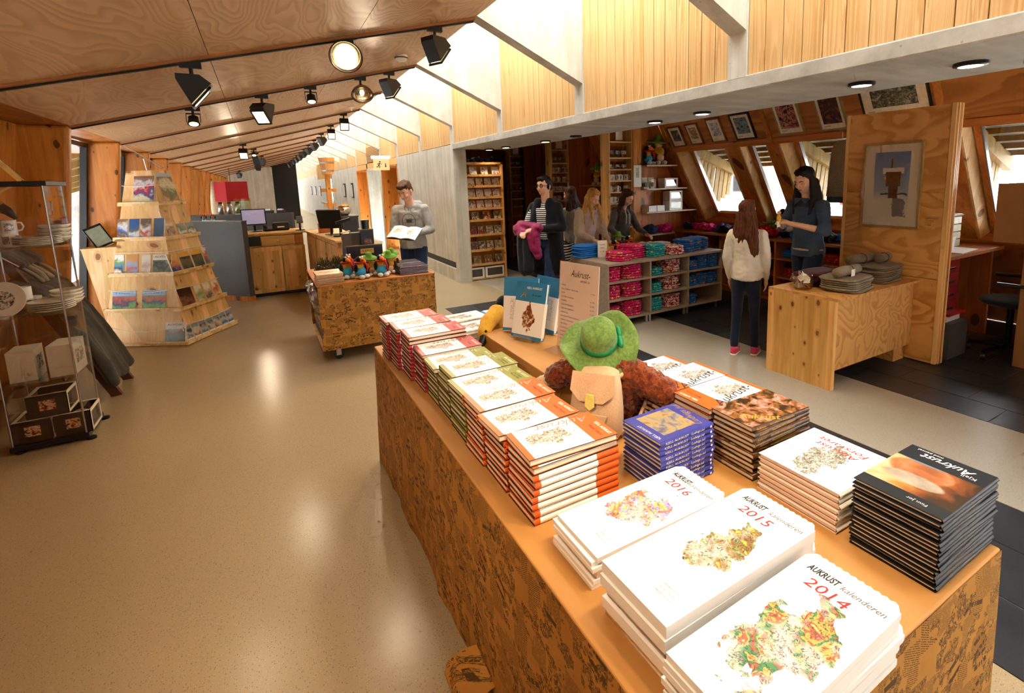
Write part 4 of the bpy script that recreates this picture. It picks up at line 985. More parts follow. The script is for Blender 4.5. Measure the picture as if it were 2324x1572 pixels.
def hair_obj(T, s, H, HM, mat, style, length=.0, disp=.012, fw=.06):
    m = MB(); E = lambda c, r: m.ell((0,0,0), (1,1,1), 16, 12, HM @ Matrix.Translation(c) @ Matrix.Diagonal((r[0], r[1], r[2], 1)))
    if style == 'short':
        E((0, .022, .045), (.082, .092, .084)); E((0, -.02, .085), (.066, .075, .042)); E((0, .06, -.01), (.066, .05, .06)); E((0, -.06, .098), (.05, .035, .022))
        for q in (-1, 1): E((q*.068, .03, .0), (.016, .03, .04))
    elif style == 'bun':
        E((0, .02, .04), (.082, .094, .086)); E((0, .075, -.01), (.06, .045, .06)); E((0, .105, -.03), (.04, .035, .04)); E((0, -.045, .085), (.06, .045, .03))
        for q in (-1, 1): E((q*.068, .02, -.005), (.016, .045, .05))
    else:
        E((0, .024, .045), (.085, .094, .084)); E((0, .05, -.04), (.085, .06, .09)); E((0, -.015, .095), (.066, .06, .03))
        up = Vector((0, 0, 1))
        for q in (-1, 1):
            a = H((q*.07, .015, .02)); m.caps(a, a + Vector((q*.012*s, .01*s, -.12*s)), .026*s, .028*s)
        for i in range(9):
            t = i/8; a = H(((t-.5)*.16, .055 - .05*abs(t-.5), -.03)); e = a + Vector(((t-.5)*.12*s, .02*s, -length*(.9+.2*rnd.random())*s)); m.caps(a, (a+e)/2 + Vector((0, .02*s, 0)), .038*s, .038*s); m.caps((a+e)/2 + Vector((0, .02*s, 0)), e, .038*s, .016*s)
        if style == 'front':
            for q in (-1, 1):
                a = H((q*.074, .01 if fw < .05 else -.015, -.02)); mid = a + Vector((q*.02*s, -fw*s, -length*.5*s)); m.caps(a, mid, .024*s, .03*s); m.caps(mid, mid + Vector((-q*.01*s, -.03*s, -length*.5*s)), .03*s, .012*s)
    return remesh(m, 'hair', mat, T, .009, 3, .4, lambda p: disp*.6*noise.noise(Vector((p.x*60, p.y*60, p.z*7))) + disp*.3*noise.noise(p*30))
HB = hairmat('#3a2415', '#5f3d22', 'brown_hair'); HD = hairmat('#0d0908', '#1f1612', 'dark_hair'); HBL = hairmat('#a8692c', '#d8a860', 'blond_hair'); HCH = hairmat('#2a1710', '#4a2a1a', 'chestnut_hair'); HRD = hairmat('#3d1c0e', '#6e3a1e', 'auburn_hair')
def face_to(x, y, tx, ty): return math.atan2(tx-x, -(ty-y))     # yaw so that local -y points at the target
# boy reading at the trolley
bx, by = 1.60, 6.42
GH = fabric('#8f8c86', '#aaa7a0', 200, .9, 6)
T, s, H, S, HM = person((bx, by, 0), face_to(bx, by, -.4, 2.4), 1.70, 'boy in grey hooded sweatshirt reading an open book behind the trolley', [(-.22, -.05, 1.09), (.23, -.04, 1.09)], [(-.07, -.28, 1.10), (.06, -.30, 1.06)],
    [((.45, -.85, -.1), (-.3, -.2, .95), (0, -1, .3), .5), ((-.75, -.6, -.1), (0, -.2, .95), (0, -1, 0), .7)], hp=R(30), hy=R(-22), lean=R(4), w=1.02, top=GH, bottom=JEAN, hem=.80, hair={'mat': HB}, shoes=(plain('#3a3a3c'), M['white'], M['white']))
hair_obj(T, s, H, HM, HB, 'short')
m = MB(); m.caps(S((-.09, .08, 1.40)), S((.09, .08, 1.40)), .05*s, .05*s); m.caps(S((-.07, .11, 1.34)), S((.07, .11, 1.34)), .05*s, .05*s)
for q in (-1, 1): m.caps(S((q*.09, .06, 1.41)), S((q*.03, -.085, 1.33)), .033*s, .02*s)
remesh(m, 'hood', GH, T, .012, 4, .5, lambda p: .008*noise.noise(p*20))
em = MB()
for k in range(33):
    a0, a1 = 2*math.pi*k/32, 2*math.pi*(k+1)/32
def on_chest(x, z, d=-.150): 
    p = S((x, d - .0 + .9*x*x, z)); return p
ring = MB(); ring.tube([on_chest(.078*math.sin(a*math.pi/16), 1.215 + .095*math.cos(a*math.pi/16)) for a in range(33)], .0028, 5); obj('print_ring', ring, M['ink'], T)
tF = lambda z: frame(on_chest(0, z, -.153), (1,0,0), S((0,0,2))-S((0,0,1)))
text('print_lettering', 'A', .022, M['ink'], T, tF(1.275)); text('print_lettering', 'CLEAR', .026, M['ink'], T, tF(1.245), bold=.01); text('print_lettering', 'KNOWLEDGE', .020, M['ink'], T, tF(1.205)); pass
st = MB().prism([(-.035, 1.225), (.035, 1.225), (.03, 1.19), (-.03, 1.19)], 'y', -.001, 0); o = obj('print_banner', st, M['grey'], T); o.location = Vector((0, -.150, 0)); o.scale = (s, 1, s)
bk_ = thing('open_book', 'open white-paged book held by the boy in the grey hoodie', 'book', (0,0,0))
bk_.matrix_world = T.matrix_basis @ Matrix.Translation((.0, -.43, 1.09)) @ Matrix.Rotation(R(28), 4, 'X') @ Matrix.Rotation(R(-12), 4, 'Z')
for q in (-1, 1):
    m = MB(); m.smooth = True; m.loft([[(q*.17*t/5, y, .018*math.sin(math.pi*t/5)+.004) for t in range(6)] for y in (-.12, .12)], False); m.loft([[(q*.17*t/5, y, -.004 + .010*math.sin(math.pi*t/5)) for t in range(6)] for y in (-.12, .12)], False)
    obj('pages', m, art('open_page', '#f6efe0', ['#e0d6c0', '#c9b99a', '#b0a080'], (q*.08, .02, .05, .07), freq=40), bk_); obj('cover_board', MB().box(min(0, q*.175), max(0, q*.175), -.124, .124, -.010, -.006), plain('#2a3a3a'), bk_)
# woman with glasses walking, dark cardigan, jacket over her arm
gx, gy = 2.97, 5.44
CARD = fabric('#0c0c0e', '#1a1a1d', 200, .9, 5)
def stripes():
    n = NT('striped_jersey', .85, .2); v = n.sep(n.coord()); n.color(n.mix(n.math('GREATER_THAN', n.math('SINE', n.math('MULTIPLY', v[2], 260.0)), 0.1), srgb('#ece8e2'), srgb('#15151a'))); return n.m
STR = stripes()
T, s, H, S, HM = person((gx, gy, 0), face_to(gx, gy, -.2, 3.6), 1.69, 'woman with glasses in long black cardigan carrying a maroon jacket', [(-.25, -.06, 1.10), (.25, -.02, 1.10)], [(-.16, -.29, 1.06), (.02, -.30, 1.09)],
    [((.5, -.8, -.2), (-.4, -.3, .85), (0, -.6, .8), .6), ((-.85, -.45, -.1), (.2, -.5, .85), (0, -.3, .9), .8)], hp=R(4), hy=R(-8), w=.93, top=STR, bottom=JEAN, hem=.90, hair={'mat': HD}, shoes=(M['blackm'], M['black'], M['black']), feet=((.09, -.16), (-.08, .14)), sleeve=.3)
hair_obj(T, s, H, HM, HD, 'bun')
m = MB()
for q in (-1, 1):
    m.caps(S((q*.09, -.02, 1.40)), S((q*.12, -.02, 1.15)), .06, .09); m.caps(S((q*.12, -.02, 1.15)), Vector((q*.14, .0, .60)), .09, .11); m.caps(S((q*.07, -.05, 1.38)), S((q*.10, -.07, 1.0)), .04, .055); m.caps(S((q*.165, 0, 1.345)), Vector(((.25 if q > 0 else -.25), -.03, 1.10))*s, .068, .058)
m.caps(Vector((.25, -.03, 1.10))*s, Vector((.05, -.27, 1.09))*s, .058, .042); m.caps(Vector((-.25, -.06, 1.10))*s, Vector((-.17, -.26, 1.06))*s, .058, .042)
m.caps(S((0, .10, 1.36)), Vector((0, .12, .62)), .07, .11); m.caps(S((-.1, .08, 1.36)), Vector((-.08, .12, .60)), .06, .10); m.caps(S((.1, .08, 1.36)), Vector((.08, .12, .60)), .06, .10)
remesh(m, 'cardigan', CARD, T, .013, 4, .5, lambda p: .012*noise.noise(Vector((p.x*10, p.y*10, p.z*4))))
gl = MB()
for q in (-1, 1):
    gl.tube([H((q*.033 + .025*math.cos(a*math.pi/8), -.094, .003 + .019*math.sin(a*math.pi/8))) for a in range(17)], .0028, 6); gl.tube([H((q*.058, -.092, .008)), H((q*.08, .01, .005))], .0028, 6)
gl.tube([H((-.008, -.097, .006)), H((.008, -.097, .006))], .0028, 6); tag(obj('glasses', gl, M['blackm'], T), 'dark-rimmed glasses')
er = MB(); er.ell((0,0,0), (1,1,1), 10, 8, HM @ Matrix.Translation((.082, .0, -.05)) @ Matrix.Diagonal((.007, .007, .007, 1))); obj('earring', er, M['white'], T)
MAR = fabric('#6a1234', '#96204e', 40, .5, 8)
jk = MB(); W0 = lambda p: T.matrix_basis @ Vector(p)
for a, c, r0, r1 in (((-.22, -.20, 1.12), (.06, -.26, 1.10), .07, .06), ((-.24, -.24, 1.08), (-.12, -.30, 1.02), .075, .06), ((.02, -.30, 1.05), (.06, -.30, .78), .06, .05), ((-.05, -.31, 1.04), (.0, -.31, .86), .05, .05)): jk.caps(W0(a), W0(c), r0, r1)
J = thing('puffer_jacket', 'maroon puffer jacket draped over the arm of the woman with glasses', 'jacket', (0,0,0)); remesh(jk, 'quilted_shell', MAR, J, .012, 3, .5, lambda p: .014*noise.noise(Vector((p.x*14, p.y*14, p.z*22))))
jk = MB()
for a, c, r0, r1 in (((-.16, -.30, .98), (-.14, -.30, .60), .06, .075), ((-.08, -.32, .98), (-.06, -.32, .62), .055, .07)): jk.caps(W0(a), W0(c), r0, r1)
J = thing('dark_coat', 'dark coat hanging below the maroon jacket', 'coat', (0,0,0)); remesh(jk, 'coat_folds', fabric('#15161a', '#23252b', 100), J, .013, 3, .5, lambda p: .016*noise.noise(Vector((p.x*16, p.y*16, p.z*5))))
# three girls at the shirt shelf
px_, py_ = 3.60, 5.50; CRM = fabric('#b59c86', '#cdb8a2', 120, .95, 8)
T, s, H, S, HM = person((px_, py_, 0), face_to(px_, py_, 3.75, 4.4), 1.545, 'long-haired blond girl in cream cardigan looking down at the shirts', [(-.24, -.08, 1.10), (.24, -.10, 1.08)], [(-.12, -.27, 1.0), (.13, -.30, .98)],
    [((.3, -.85, -.4), (0, -.4, .9), (1, 0, 0), .5), ((-.3, -.85, -.4), (0, -.4, .9), (-1, 0, 0), .5)], hp=R(34), hy=R(8), lean=R(6), w=.92, top=fabric('#b79f98', '#c9b4ae', 60, .9, 14), bottom=M['grey'], hair={'mat': HBL}, shoes=(M['grey'], M['white'], M['white']))
hair_obj(T, s, H, HM, HBL, 'front', .34)
m = MB()
for q in (-1, 1):
    m.caps(S((q*.11, .0, 1.35)), S((q*.125, .0, 1.1)), .06*s, .075*s); m.caps(S((q*.125, 0, 1.1)), S((q*.13, .0, .84)), .075*s, .085*s); m.caps(S((q*.165, 0, 1.345)), Vector((q*.24, -.09, 1.09))*s, .07*s, .062*s); m.caps(Vector((q*.24, -.09, 1.09))*s, Vector((q*.135, -.27, 1.0))*s, .062*s, .045*s)
m.caps(S((0, .07, 1.34)), S((0, .09, .84)), .08*s, .1*s); remesh(m, 'cardigan', CRM, T, .012, 4, .5, lambda p: .007*noise.noise(p*18))
gx2, gy2 = 4.15, 5.50; DH = fabric('#4a4744', '#5f5c58', 200, .9, 7)
T, s, H, S, HM = person((gx2, gy2, 0), face_to(gx2, gy2, 4.25, 4.3), 1.515, 'dark-haired girl in charcoal hooded top reaching for a pink shirt', [(-.26, -.08, 1.12), (.26, -.10, 1.10)], [(-.20, -.28, .98), (.20, -.34, 1.03)],
    [((.3, -.85, -.4), (0, -.4, .9), (1, 0, 0), .5), ((.1, -.95, -.3), (0, -.4, .9), (-1, 0, 0), .5)], hp=R(32), hy=R(12), lean=R(6), w=.96, top=DH, bottom=NAVY, hair={'mat': HCH}, shoes=(M['grey'], M['white'], M['white']))
hair_obj(T, s, H, HM, HCH, 'long', .34)
for q in (-1, 1):
    m = MB(); m.tube([S((q*.03, -.10, 1.40)), S((q*.034, -.135, 1.32)), S((q*.036, -.14, 1.20))], .005, 6); obj('drawstring', m, M['cream'], T)
m = MB(); m.caps(S((-.09, .08, 1.39)), S((.09, .08, 1.39)), .05*s, .05*s)
for q in (-1, 1): m.caps(S((q*.09, .06, 1.40)), S((q*.03, -.09, 1.35)), .032*s, .02*s)
remesh(m, 'hood', DH, T, .012, 4, .5)
bx3, by3 = 3.72, 6.05
T, s, H, S, HM = person((bx3, by3, 0), face_to(bx3, by3, 3.3, 9.5), 1.55, 'brown-haired girl in grey top and striped skirt seen from behind', [(-.25, -.05, 1.10), (.25, .0, 1.08)], [(-.12, -.22, 1.12), (.16, -.24, 1.10)],
    [((.3, -.85, .2), (0, -.4, .9), (1, 0, 0), .5), ((-.3, -.85, .2), (0, -.4, .9), (-1, 0, 0), .5)], hp=R(10), hy=R(14), w=.9, top=fabric('#8f918f', '#a5a7a5', 150), bottom=M['grey'], hair={'mat': HCH}, shoes=(M['grey'], M['white'], M['white']))
hair_obj(T, s, H, HM, HCH, 'long', .22)
n = NT('zigzag_skirt', .85, .2); v = n.sep(n.coord()); n.color(n.mix(n.math('GREATER_THAN', n.math('SINE', n.math('ADD', n.math('MULTIPLY', v[2], 170.0), n.math('MULTIPLY', v[0], 60.0))), 0.0), srgb('#e8e6e2'), srgb('#15151a')))
m = MB(); m.smooth = True; m.loft([[((.14+g)*s*math.cos(t*math.pi/10), (.10+g)*s*math.sin(t*math.pi/10), z*s) for t in range(20)] for z, g in ((.98, .0), (.85, .02), (.60, .04), (.48, .05))], True, False); obj('skirt', m, n.m, T)
# girl in white sweater, seen from behind
wx_, wy_ = 3.73, 3.06
T, s, H, S, HM = person((wx_, wy_, 0), face_to(wx_, wy_, 5.6, 4.0), 1.415, 'girl with long brown hair in white sweater and pink trainers', [(-.205, .02, 1.09), (.205, .02, 1.09)], [(-.19, -.08, .86), (.19, -.06, .85)],
    [((0, -.2, -.95), (-.8, 0, 0), (0, -1, 0), .3), ((0, -.2, -.95), (.8, 0, 0), (0, -1, 0), .3)], hp=R(-3), hy=R(-20), w=.98, top=fabric('#d8d2c6', '#ece7dd', 160, .9, 7), bottom=NAVY, hair={'mat': HRD}, shoes=(fabric('#c93a5e', '#e0506e', 60), M['cream'], plain('#f0a03a')), feet=((.10, .04), (-.10, -.05)), hem=.84, legs_w=.92)
hair_obj(T, s, H, HM, HRD, 'long', .46)
# denim-shirted woman
dx_, dy_ = 4.52, 2.99
T, s, H, S, HM = person((dx_, dy_, 0), face_to(dx_, dy_, 2.9, 3.15), 1.705, 'dark-haired woman in blue denim shirt looking down at a small yellow toy', [(-.26, -.05, 1.12), (.25, -.08, 1.12)], [(-.06, -.27, 1.18), (.04, -.29, 1.19)],
    [((.3, -.8, .4), (0, -.5, .85), (.5, -.2, .6), .8), ((-.5, -.75, .3), (0, -.5, .85), (-.4, -.3, .8), .8)], hp=R(24), hy=R(4), lean=R(3), w=.98, top=fabric('#2c3a4c', '#46566a', 200, .9, 6), bottom=fabric('#141c2c', '#28324a', 200), hem=.88, sleeve=.35, hair={'mat': HD}, shoes=(plain('#b59a7a'), M['cream'], M['cream']), feet=((.09, -.24), (-.09, .1)))
hair_obj(T, s, H, HM, HD, 'front', .30, .012, .01)
bt_ = MB(); bt_.smooth = True; bt_.tube([((.148)*s*math.cos(t*math.pi/12), .113*s*math.sin(t*math.pi/12) + .004, .93*s) for t in range(25)], .012, 8); obj('belt', bt_, plain('#b5a48a'), T)
for q in (-1, 1):
    m = MB().prism([(-.01, 0), (.07, .0), (.05, -.06)], 'y', 0, .012); o = obj('collar_point', m, fabric('#2c3a4c', '#46566a', 200, .9, 6), T); o.matrix_local = Matrix.Translation(S((q*.01, -.09, 1.425))) @ Matrix.Diagonal((q, 1, 1, 1)) @ Matrix.Rotation(R(-20), 4, 'X')
W1 = T.matrix_basis; ty = thing('toy_bird', 'little yellow toy held by the denim-shirted woman', 'toy', tuple(W1 @ Vector((.0, -.40, 1.25))))
m = MB(); m.smooth = True; m.ell((0,0,0), (.022,.02,.035)); obj('toy_body', m, fabric('#d8a81e', '#efc83a', 90), ty); m = MB(); m.smooth = True; m.ell((0,0,.048), (.018,.018,.02)); obj('toy_head', m, fabric('#e0a07a', '#efb890', 90), ty)
obj('price_tag', MB().box(-.02, .02, -.002, .002, -.085, -.03), M['paper'], ty)
# ---------------------------------------------------------------- shop furniture and goods
GW = pine('grey_oak_laminate', '#8d7b68', '#a8967f', 'x', 0, False, .5)
def uid(o, l): o['label'] = l; return o
# shirt shelf unit
u = thing('shirt_shelf', 'low grey-oak shelf unit full of folded shirts', 'shelf', (0,0,0))
X0, X1, Y0, Y1 = 3.15, 4.90, 4.40, 5.17; XC = [3.15, 3.745, 4.335, 4.90]
bevel(boxp('top_board', X0-.01, X1+.01, Y0-.012, Y1, .712, .74, GW, u), .002, 1)
for i, x in enumerate(XC): boxp('side_panel', x-.012, x+.012, Y0, Y1, .09, .712, GW, u)
for z in (.09, .312, .513): 
    for i in range(3): boxp('shelf_board', XC[i]+.012, XC[i+1]-.012, Y0, Y1-.02, z, z+.02, GW, u)
boxp('back_panel', X0, X1, Y1-.02, Y1-.005, .09, .712, GW, u)
for x in (3.2, 3.72, 3.77, 4.31, 4.36, 4.86):
    for y in (Y0+.05, Y1-.06): obj('leg', MB().tube([(x, y, 0), (x, y, .09)], .018, 10), M['steel'], u)
def shirtmesh(w, d, t):
    m = MB(); m.smooth = True; n = 20; rings = []
    for k, (z, g) in enumerate(((0, .90), (t*.3, 1.0), (t*.65, 1.0), (t*.96, .91), (t, .6))):
        r = []
        for i in range(n):
            a = 2*math.pi*i/n; c, s = math.cos(a), math.sin(a); q = (abs(c)**5 + abs(s)**5)**(-.2)
            r.append((w/2*g*c*q*(1+.015*math.sin(i*2.1+k)), d/2*g*s*q, z + .0025*math.sin(i*1.7+k*2)))
        rings.append(r)
    m.loft(rings); return m
def printed(name, base, spots, freq=26, th=.56):
    n = NT(name, .85, .15); v = n.vscale(n.coord(), (1,1,1.0), n.math('MULTIPLY', n.rand(), 9.0)); f = n.noise(v, freq, 3, .6, .8); c = n.ramp(n.noise(v, freq*1.3, 1), [(.3+.4*i/len(spots), h) for i, h in enumerate(spots)], 'CONSTANT')
    n.color(n.mix(n.math('GREATER_THAN', f, th), srgb(base), c)); n.bump(n.noise(v, 12, 3), .3, .01); return n.m
SM = {'pink': printed('pink_printed_jersey', '#c8175f', ['#e8c23a', '#5a2a7a', '#f0a02a', '#e8357a'], 20, .55), 'blue': printed('blue_printed_jersey', '#1c62b0', ['#2a8ad0', '#c03a3a', '#d8c23a', '#16406e'], 20, .57),
      'teal': printed('teal_printed_jersey', '#1f8f9e', ['#e0c83a', '#2fb0a8', '#15707e'], 30, .55), 'redwhite': printed('red_white_printed_jersey', '#a81f2c', ['#f3e6dc', '#e8c0b8', '#f3e6dc'], 34, .5),
      'plainblue': plain('#1d6fc2', .85, .12, scale=9, bump=.2), 'black': plain('#16161a', .85, .2, scale=9, bump=.2), 'red': printed('red_printed_jersey', '#a31c26', ['#d8782a', '#c8303a'], 20, .58), 'purple': printed('purple_jersey', '#5a3a9a', ['#7a5ac0', '#3a2a6a'], 20, .55),
      'magenta': printed('magenta_jersey', '#c21a68', ['#e03a80', '#8a1048'], 14, .55), 'white': plain('#dcd8d2', .85, .06, scale=9, bump=.2), 'navy': plain('#1a2750', .85, .15, scale=9, bump=.2), 'yellowprint': printed('black_yellow_jersey', '#17120f', ['#d8a01e', '#8a5a1a'], 30, .55)}
_sm = {}
def pile(kind, x, y, z, n, w, d, t, yaw, desc, word, wide=.006, name='folded_shirt'):
    k = (kind, w, d, t)
    if k not in _sm: _sm[k] = shirtmesh(w, d, t).mesh('folded_cloth', SM[kind])
    for i in range(n):
        o = link(name, _sm[k], None, (x + rnd.uniform(-wide, wide), y + rnd.uniform(-wide, wide), z + (n-1-i)*t*.93), (0, 0, yaw + rnd.uniform(-.06, .06)))
        tag(o, '%s folded %s shirt, %s' % (nth(i, n) if n > 1 else 'single', word, desc), 'shirt', desc)
rows = [(.11, 'bottom'), (.332, 'middle'), (.533, 'upper')]
for z, rn in rows:
    pile('pink', 3.27, 4.56, z, 5 if rn != 'bottom' else 4, .19, .25, .034, 0, rn + ' shelf, narrow pink pile', 'pink and yellow', name='folded_shirt')
    pile('pink', 3.54, 4.60, z, 6, .27, .34, .030, 0, rn + ' shelf, wide pink pile', 'pink and yellow')
    pile('teal', 3.87, 4.56, z, {'bottom': 6, 'middle': 4, 'upper': 3}[rn], .20, .26, .028, .05, rn + ' shelf, teal pile', 'teal')
    pile('redwhite', 4.15, 4.60, z, 6, .24, .32, .029, 0, rn + ' shelf, red and white pile', 'red and white')
    for j in range(3 if rn != 'bottom' else 1):
        pile('blue', 4.44 + j*.175, 4.55, z, [4, 5, 5][j] if rn != 'upper' else [4, 6, 6][j], .165, .25, .029, 0, '%s shelf, %s blue pile' % (rn, ['left', 'middle', 'outer'][j]), 'printed blue')
zt = .741
pile('plainblue', 3.27, 5.03, zt, 6, .30, .24, .026, .1, 'top of unit beside the white card', 'plain bright blue')
pile('pink', 3.42, 4.57, zt, 4, .24, .26, .028, .15, 'top of unit, front pink pile', 'pink and yellow')
pile('pink', 3.66, 4.66, zt, 6, .28, .28, .027, .1, 'top of unit, taller pink pile', 'pink and yellow')
pile('teal', 3.93, 4.60, zt, 6, .26, .27, .025, .05, 'top of unit, teal pile', 'teal')
pile('redwhite', 4.22, 4.58, zt, 4, .24, .28, .027, -.1, 'top of unit, red and white pile', 'red and white')
for j in range(3): pile('blue', 4.46 + j*.17, 4.62 + .05*j, zt, 5, .17, .27, .031, 0, 'top of unit, %s blue pile' % ['first', 'second', 'outer'][j], 'printed blue')
pile('white', 4.40, 4.98, zt, 4, .26, .22, .022, .3, 'top of unit, pale heap at the back', 'white'); pile('navy', 4.16, 4.92, zt, 2, .2, .2, .03, .4, 'top of unit behind the teal pile', 'navy')
t = tag(thing('card_sign', 'small white price card standing among the shirts', 'sign', (3.40, 4.86, zt), R(-25))); c_ = obj('card', MB().box(-.055, .055, -.002, .002, 0, .20), M['paper'], t)
for k, l in enumerate(('T-SHIRTS', 'BARN', 'kr 149,-')): text('card_lettering', l, .018, M['ink'], c_, frame((0, -.0026, .15-.04*k), (1,0,0), (0,0,1)))
def cloth(name, mat, c, r, label, cat, amp=.02, group=None, parts=6, seed=0):
    m = MB(); q = random.Random(seed)
    for i in range(parts):
        a = Vector(c) + Vector((q.uniform(-1, 1)*r[0]*.6, q.uniform(-1, 1)*r[1]*.6, r[2]*.35)); b = Vector(c) + Vector((q.uniform(-1, 1)*r[0]*.6, q.uniform(-1, 1)*r[1]*.6, r[2]*q.uniform(.3, .6))); m.caps(a, b, r[2]*.35, r[2]*.33)
    m.ell((c[0], c[1], c[2]+r[2]*.3), (r[0]*.9, r[1]*.9, r[2]*.3))
    o = remesh(m, name, mat, None, .012, 3, .5, lambda p: amp*noise.noise(p*16 + Vector((seed, 0, 0)))); return tag(o, label, cat, group)
cloth('crumpled_shirt', fabric('#d88a9a', '#eab0b8', 90), (4.12, 4.93, zt), (.16, .14, .14), 'pale pink shirt being lifted by the girl in the charcoal top', 'shirt', seed=3)
cloth('white_cloth', fabric('#c9c2ba', '#e3ded6', 90), (3.62, 4.98, zt), (.12, .09, .06), 'crumpled white cloth behind the pink piles', 'cloth', seed=5)
# plush birds (generic soft toys)
PF = {k: fabric(a, b, 110, .95, 12) for k, (a, b) in {'yellow': ('#b8801a', '#d8a02a'), 'orange': ('#d86a14', '#f0861e'), 'blue': ('#2f8fb5', '#4ab0d0'), 'red': ('#a01c1c', '#c42a24'), 'black': ('#0d0d0f', '#1c1c20'), 'brown': ('#3a1c10', '#5a2e18'), 'green': ('#4e7a22', '#6f9a34'), 'beige': ('#c99a70', '#dbb48c'), 'white': ('#d8d4cc', '#efece6'), 'grey': ('#6a6a68', '#8a8a88')}.items()}
def plush(loc, yaw, label, kind, sc=1.0, group='small plush toys'):
    t = thing('plush_toy', label, 'plush toy', loc, yaw, group); s = sc
    P = lambda nm, c, r, col: obj(nm, (lambda m: (setattr(m, 'smooth', True), m.ell(c, r, 14, 10))[1])(MB()), PF[col], t)
    sh = lambda c: tuple(a*s for a in c)
    if kind == 'bird':      # beaked toy: mustard jumper, blue trousers, red scarf
        P('trousers', sh((0, 0, .075)), sh((.062, .055, .055)), 'blue'); P('jumper', sh((0, .01, .125)), sh((.055, .048, .05)), 'yellow'); P('head', sh((0, 0, .195)), sh((.036, .036, .036)), 'black')
        m = MB(); m.smooth = True; m.tube([sh((0, -.03, .195)), sh((0, -.06, .19)), sh((0, -.085, .18))], [.022*s, .018*s, .010*s], 10); obj('beak', m, PF['orange'], t)
        m = MB(); m.smooth = True; m.tube([sh((.045*math.cos(a*math.pi/6), .042*math.sin(a*math.pi/6), .165)) for a in range(13)], .012*s, 8); m.tube([sh((.03, -.04, .165)), sh((.038, -.065, .12)), sh((.03, -.07, .07))], [.012*s, .013*s, .008*s], 8); obj('scarf', m, PF['red'], t)
        for q in (-1, 1):
            P('wing', sh((q*.062, -.01, .115)), sh((.018, .025, .045)), 'black'); P('foot', sh((q*.032, -.055, .022)), sh((.026, .036, .022)), 'white'); e = P('eye', sh((q*.015, -.03, .222)), sh((.010, .010, .010)), 'white')
    else:                   # hatted hedgehog-like toy: brown fur, green hat, yellow waistcoat
        P('body', sh((0, 0, .08)), sh((.06, .055, .075)), 'brown'); P('waistcoat', sh((0, -.012, .105)), sh((.05, .05, .045)), 'yellow'); P('belly_patch', sh((0, -.046, .06)), sh((.032, .016, .034)), 'beige'); P('head', sh((0, -.01, .165)), sh((.034, .036, .034)), 'beige'); P('nose', sh((0, -.052, .17)), sh((.012, .02, .012)), 'beige')
        m = MB(); m.smooth = True; m.lathe([(0, .06*s), (.022*s, .058*s), (.032*s, .04*s), (.036*s, .01*s), (.085*s, .004*s), (.09*s, -.004*s), (.03*s, -.006*s), (0, -.004*s)], 18, Matrix.Translation(sh((0, .004, .19))) @ Matrix.Rotation(R(12), 4, 'X')); obj('hat', m, PF['green'], t)
        for q in (-1, 1): P('arm', sh((q*.062, -.015, .09)), sh((.018, .024, .042)), 'brown'); P('foot', sh((q*.03, -.055, .018)), sh((.022, .032, .018)), 'white')
    return t
plush((3.72, 4.98, zt), 2.2, 'plush toy with upturned green hat lying among the shirts on the unit', 'hog', 1.1); plush((3.88, 5.0, zt), .5, 'beaked plush toy among the shirts on the unit', 'bird', .9); plush((3.58, 4.88, zt), 1.2, 'mustard plush toy behind the pink piles on the unit', 'bird', .8)

# window-side shelf with clothes on top
u = thing('window_shelf', 'long pine shelf unit below the slanted windows', 'shelf', (0,0,0))
boxp('top_board', 5.62, 6.28, 2.80, 6.05, .80, .83, M['orangey'], u); boxp('plinth', 5.70, 6.3, 2.80, 6.05, .0, .08, M['orange'], u); boxp('back_panel', 6.28, 6.30, 2.80, 6.05, .08, .80, M['orange'], u)
for k in range(8): boxp('divider', 5.65, 6.28, 2.80 + k*.461, 2.82 + k*.461, .08, .80, M['orange'], u)
for z in (.08, .32, .56): boxp('shelf_board', 5.66, 6.28, 2.80, 6.05, z, z+.02, M['orangey'], u)
seq = [('navy', 5.92), ('magenta', 5.72), ('magenta', 5.50), ('purple', 5.30), ('black', 5.12), ('purple', 4.98), ('red', 4.80), ('teal', 4.60), ('red', 4.42), ('black', 4.20), ('plainblue', 3.98), ('black', 3.80), ('black', 3.6), ('plainblue', 3.42), ('red', 3.25), ('navy', 3.08), ('purple', 2.95)]
cw = {'navy': 'navy', 'magenta': 'magenta', 'purple': 'purple', 'black': 'black', 'red': 'red', 'teal': 'turquoise', 'plainblue': 'bright blue', 'yellowprint': 'black and yellow'}
seen = {}
for i, (k, y) in enumerate(seq):
    seen[k] = seen.get(k, 0) + 1
    cloth('folded_garment', SM[k], (5.84 + .06*(i % 2), y, .83), (.15, .12, .13 if k != 'red' else .2), '%s %s garment on the window shelf, counted from the bay wall' % (ORD[seen[k]-1].replace('topmost', 'first'), cw[k]), 'garment', .022, 'garments on the window shelf', seed=20+i)
for i, (y, z, k) in enumerate([(5.6, .345, 'red'), (4.9, .345, 'navy'), (4.0, .345, 'red'), (3.5, .345, 'yellowprint'), (3.5, .585, 'red'), (4.05, .585, 'plainblue'), (3.1, .585, 'yellowprint'), (3.1, .345, 'red')]):
    pile(k, 5.9, y, z, 3, .34, .28, .035, R(90), 'inside the window shelf, cubby %s' % ORD[i].replace('topmost', 'first'), cw[k])
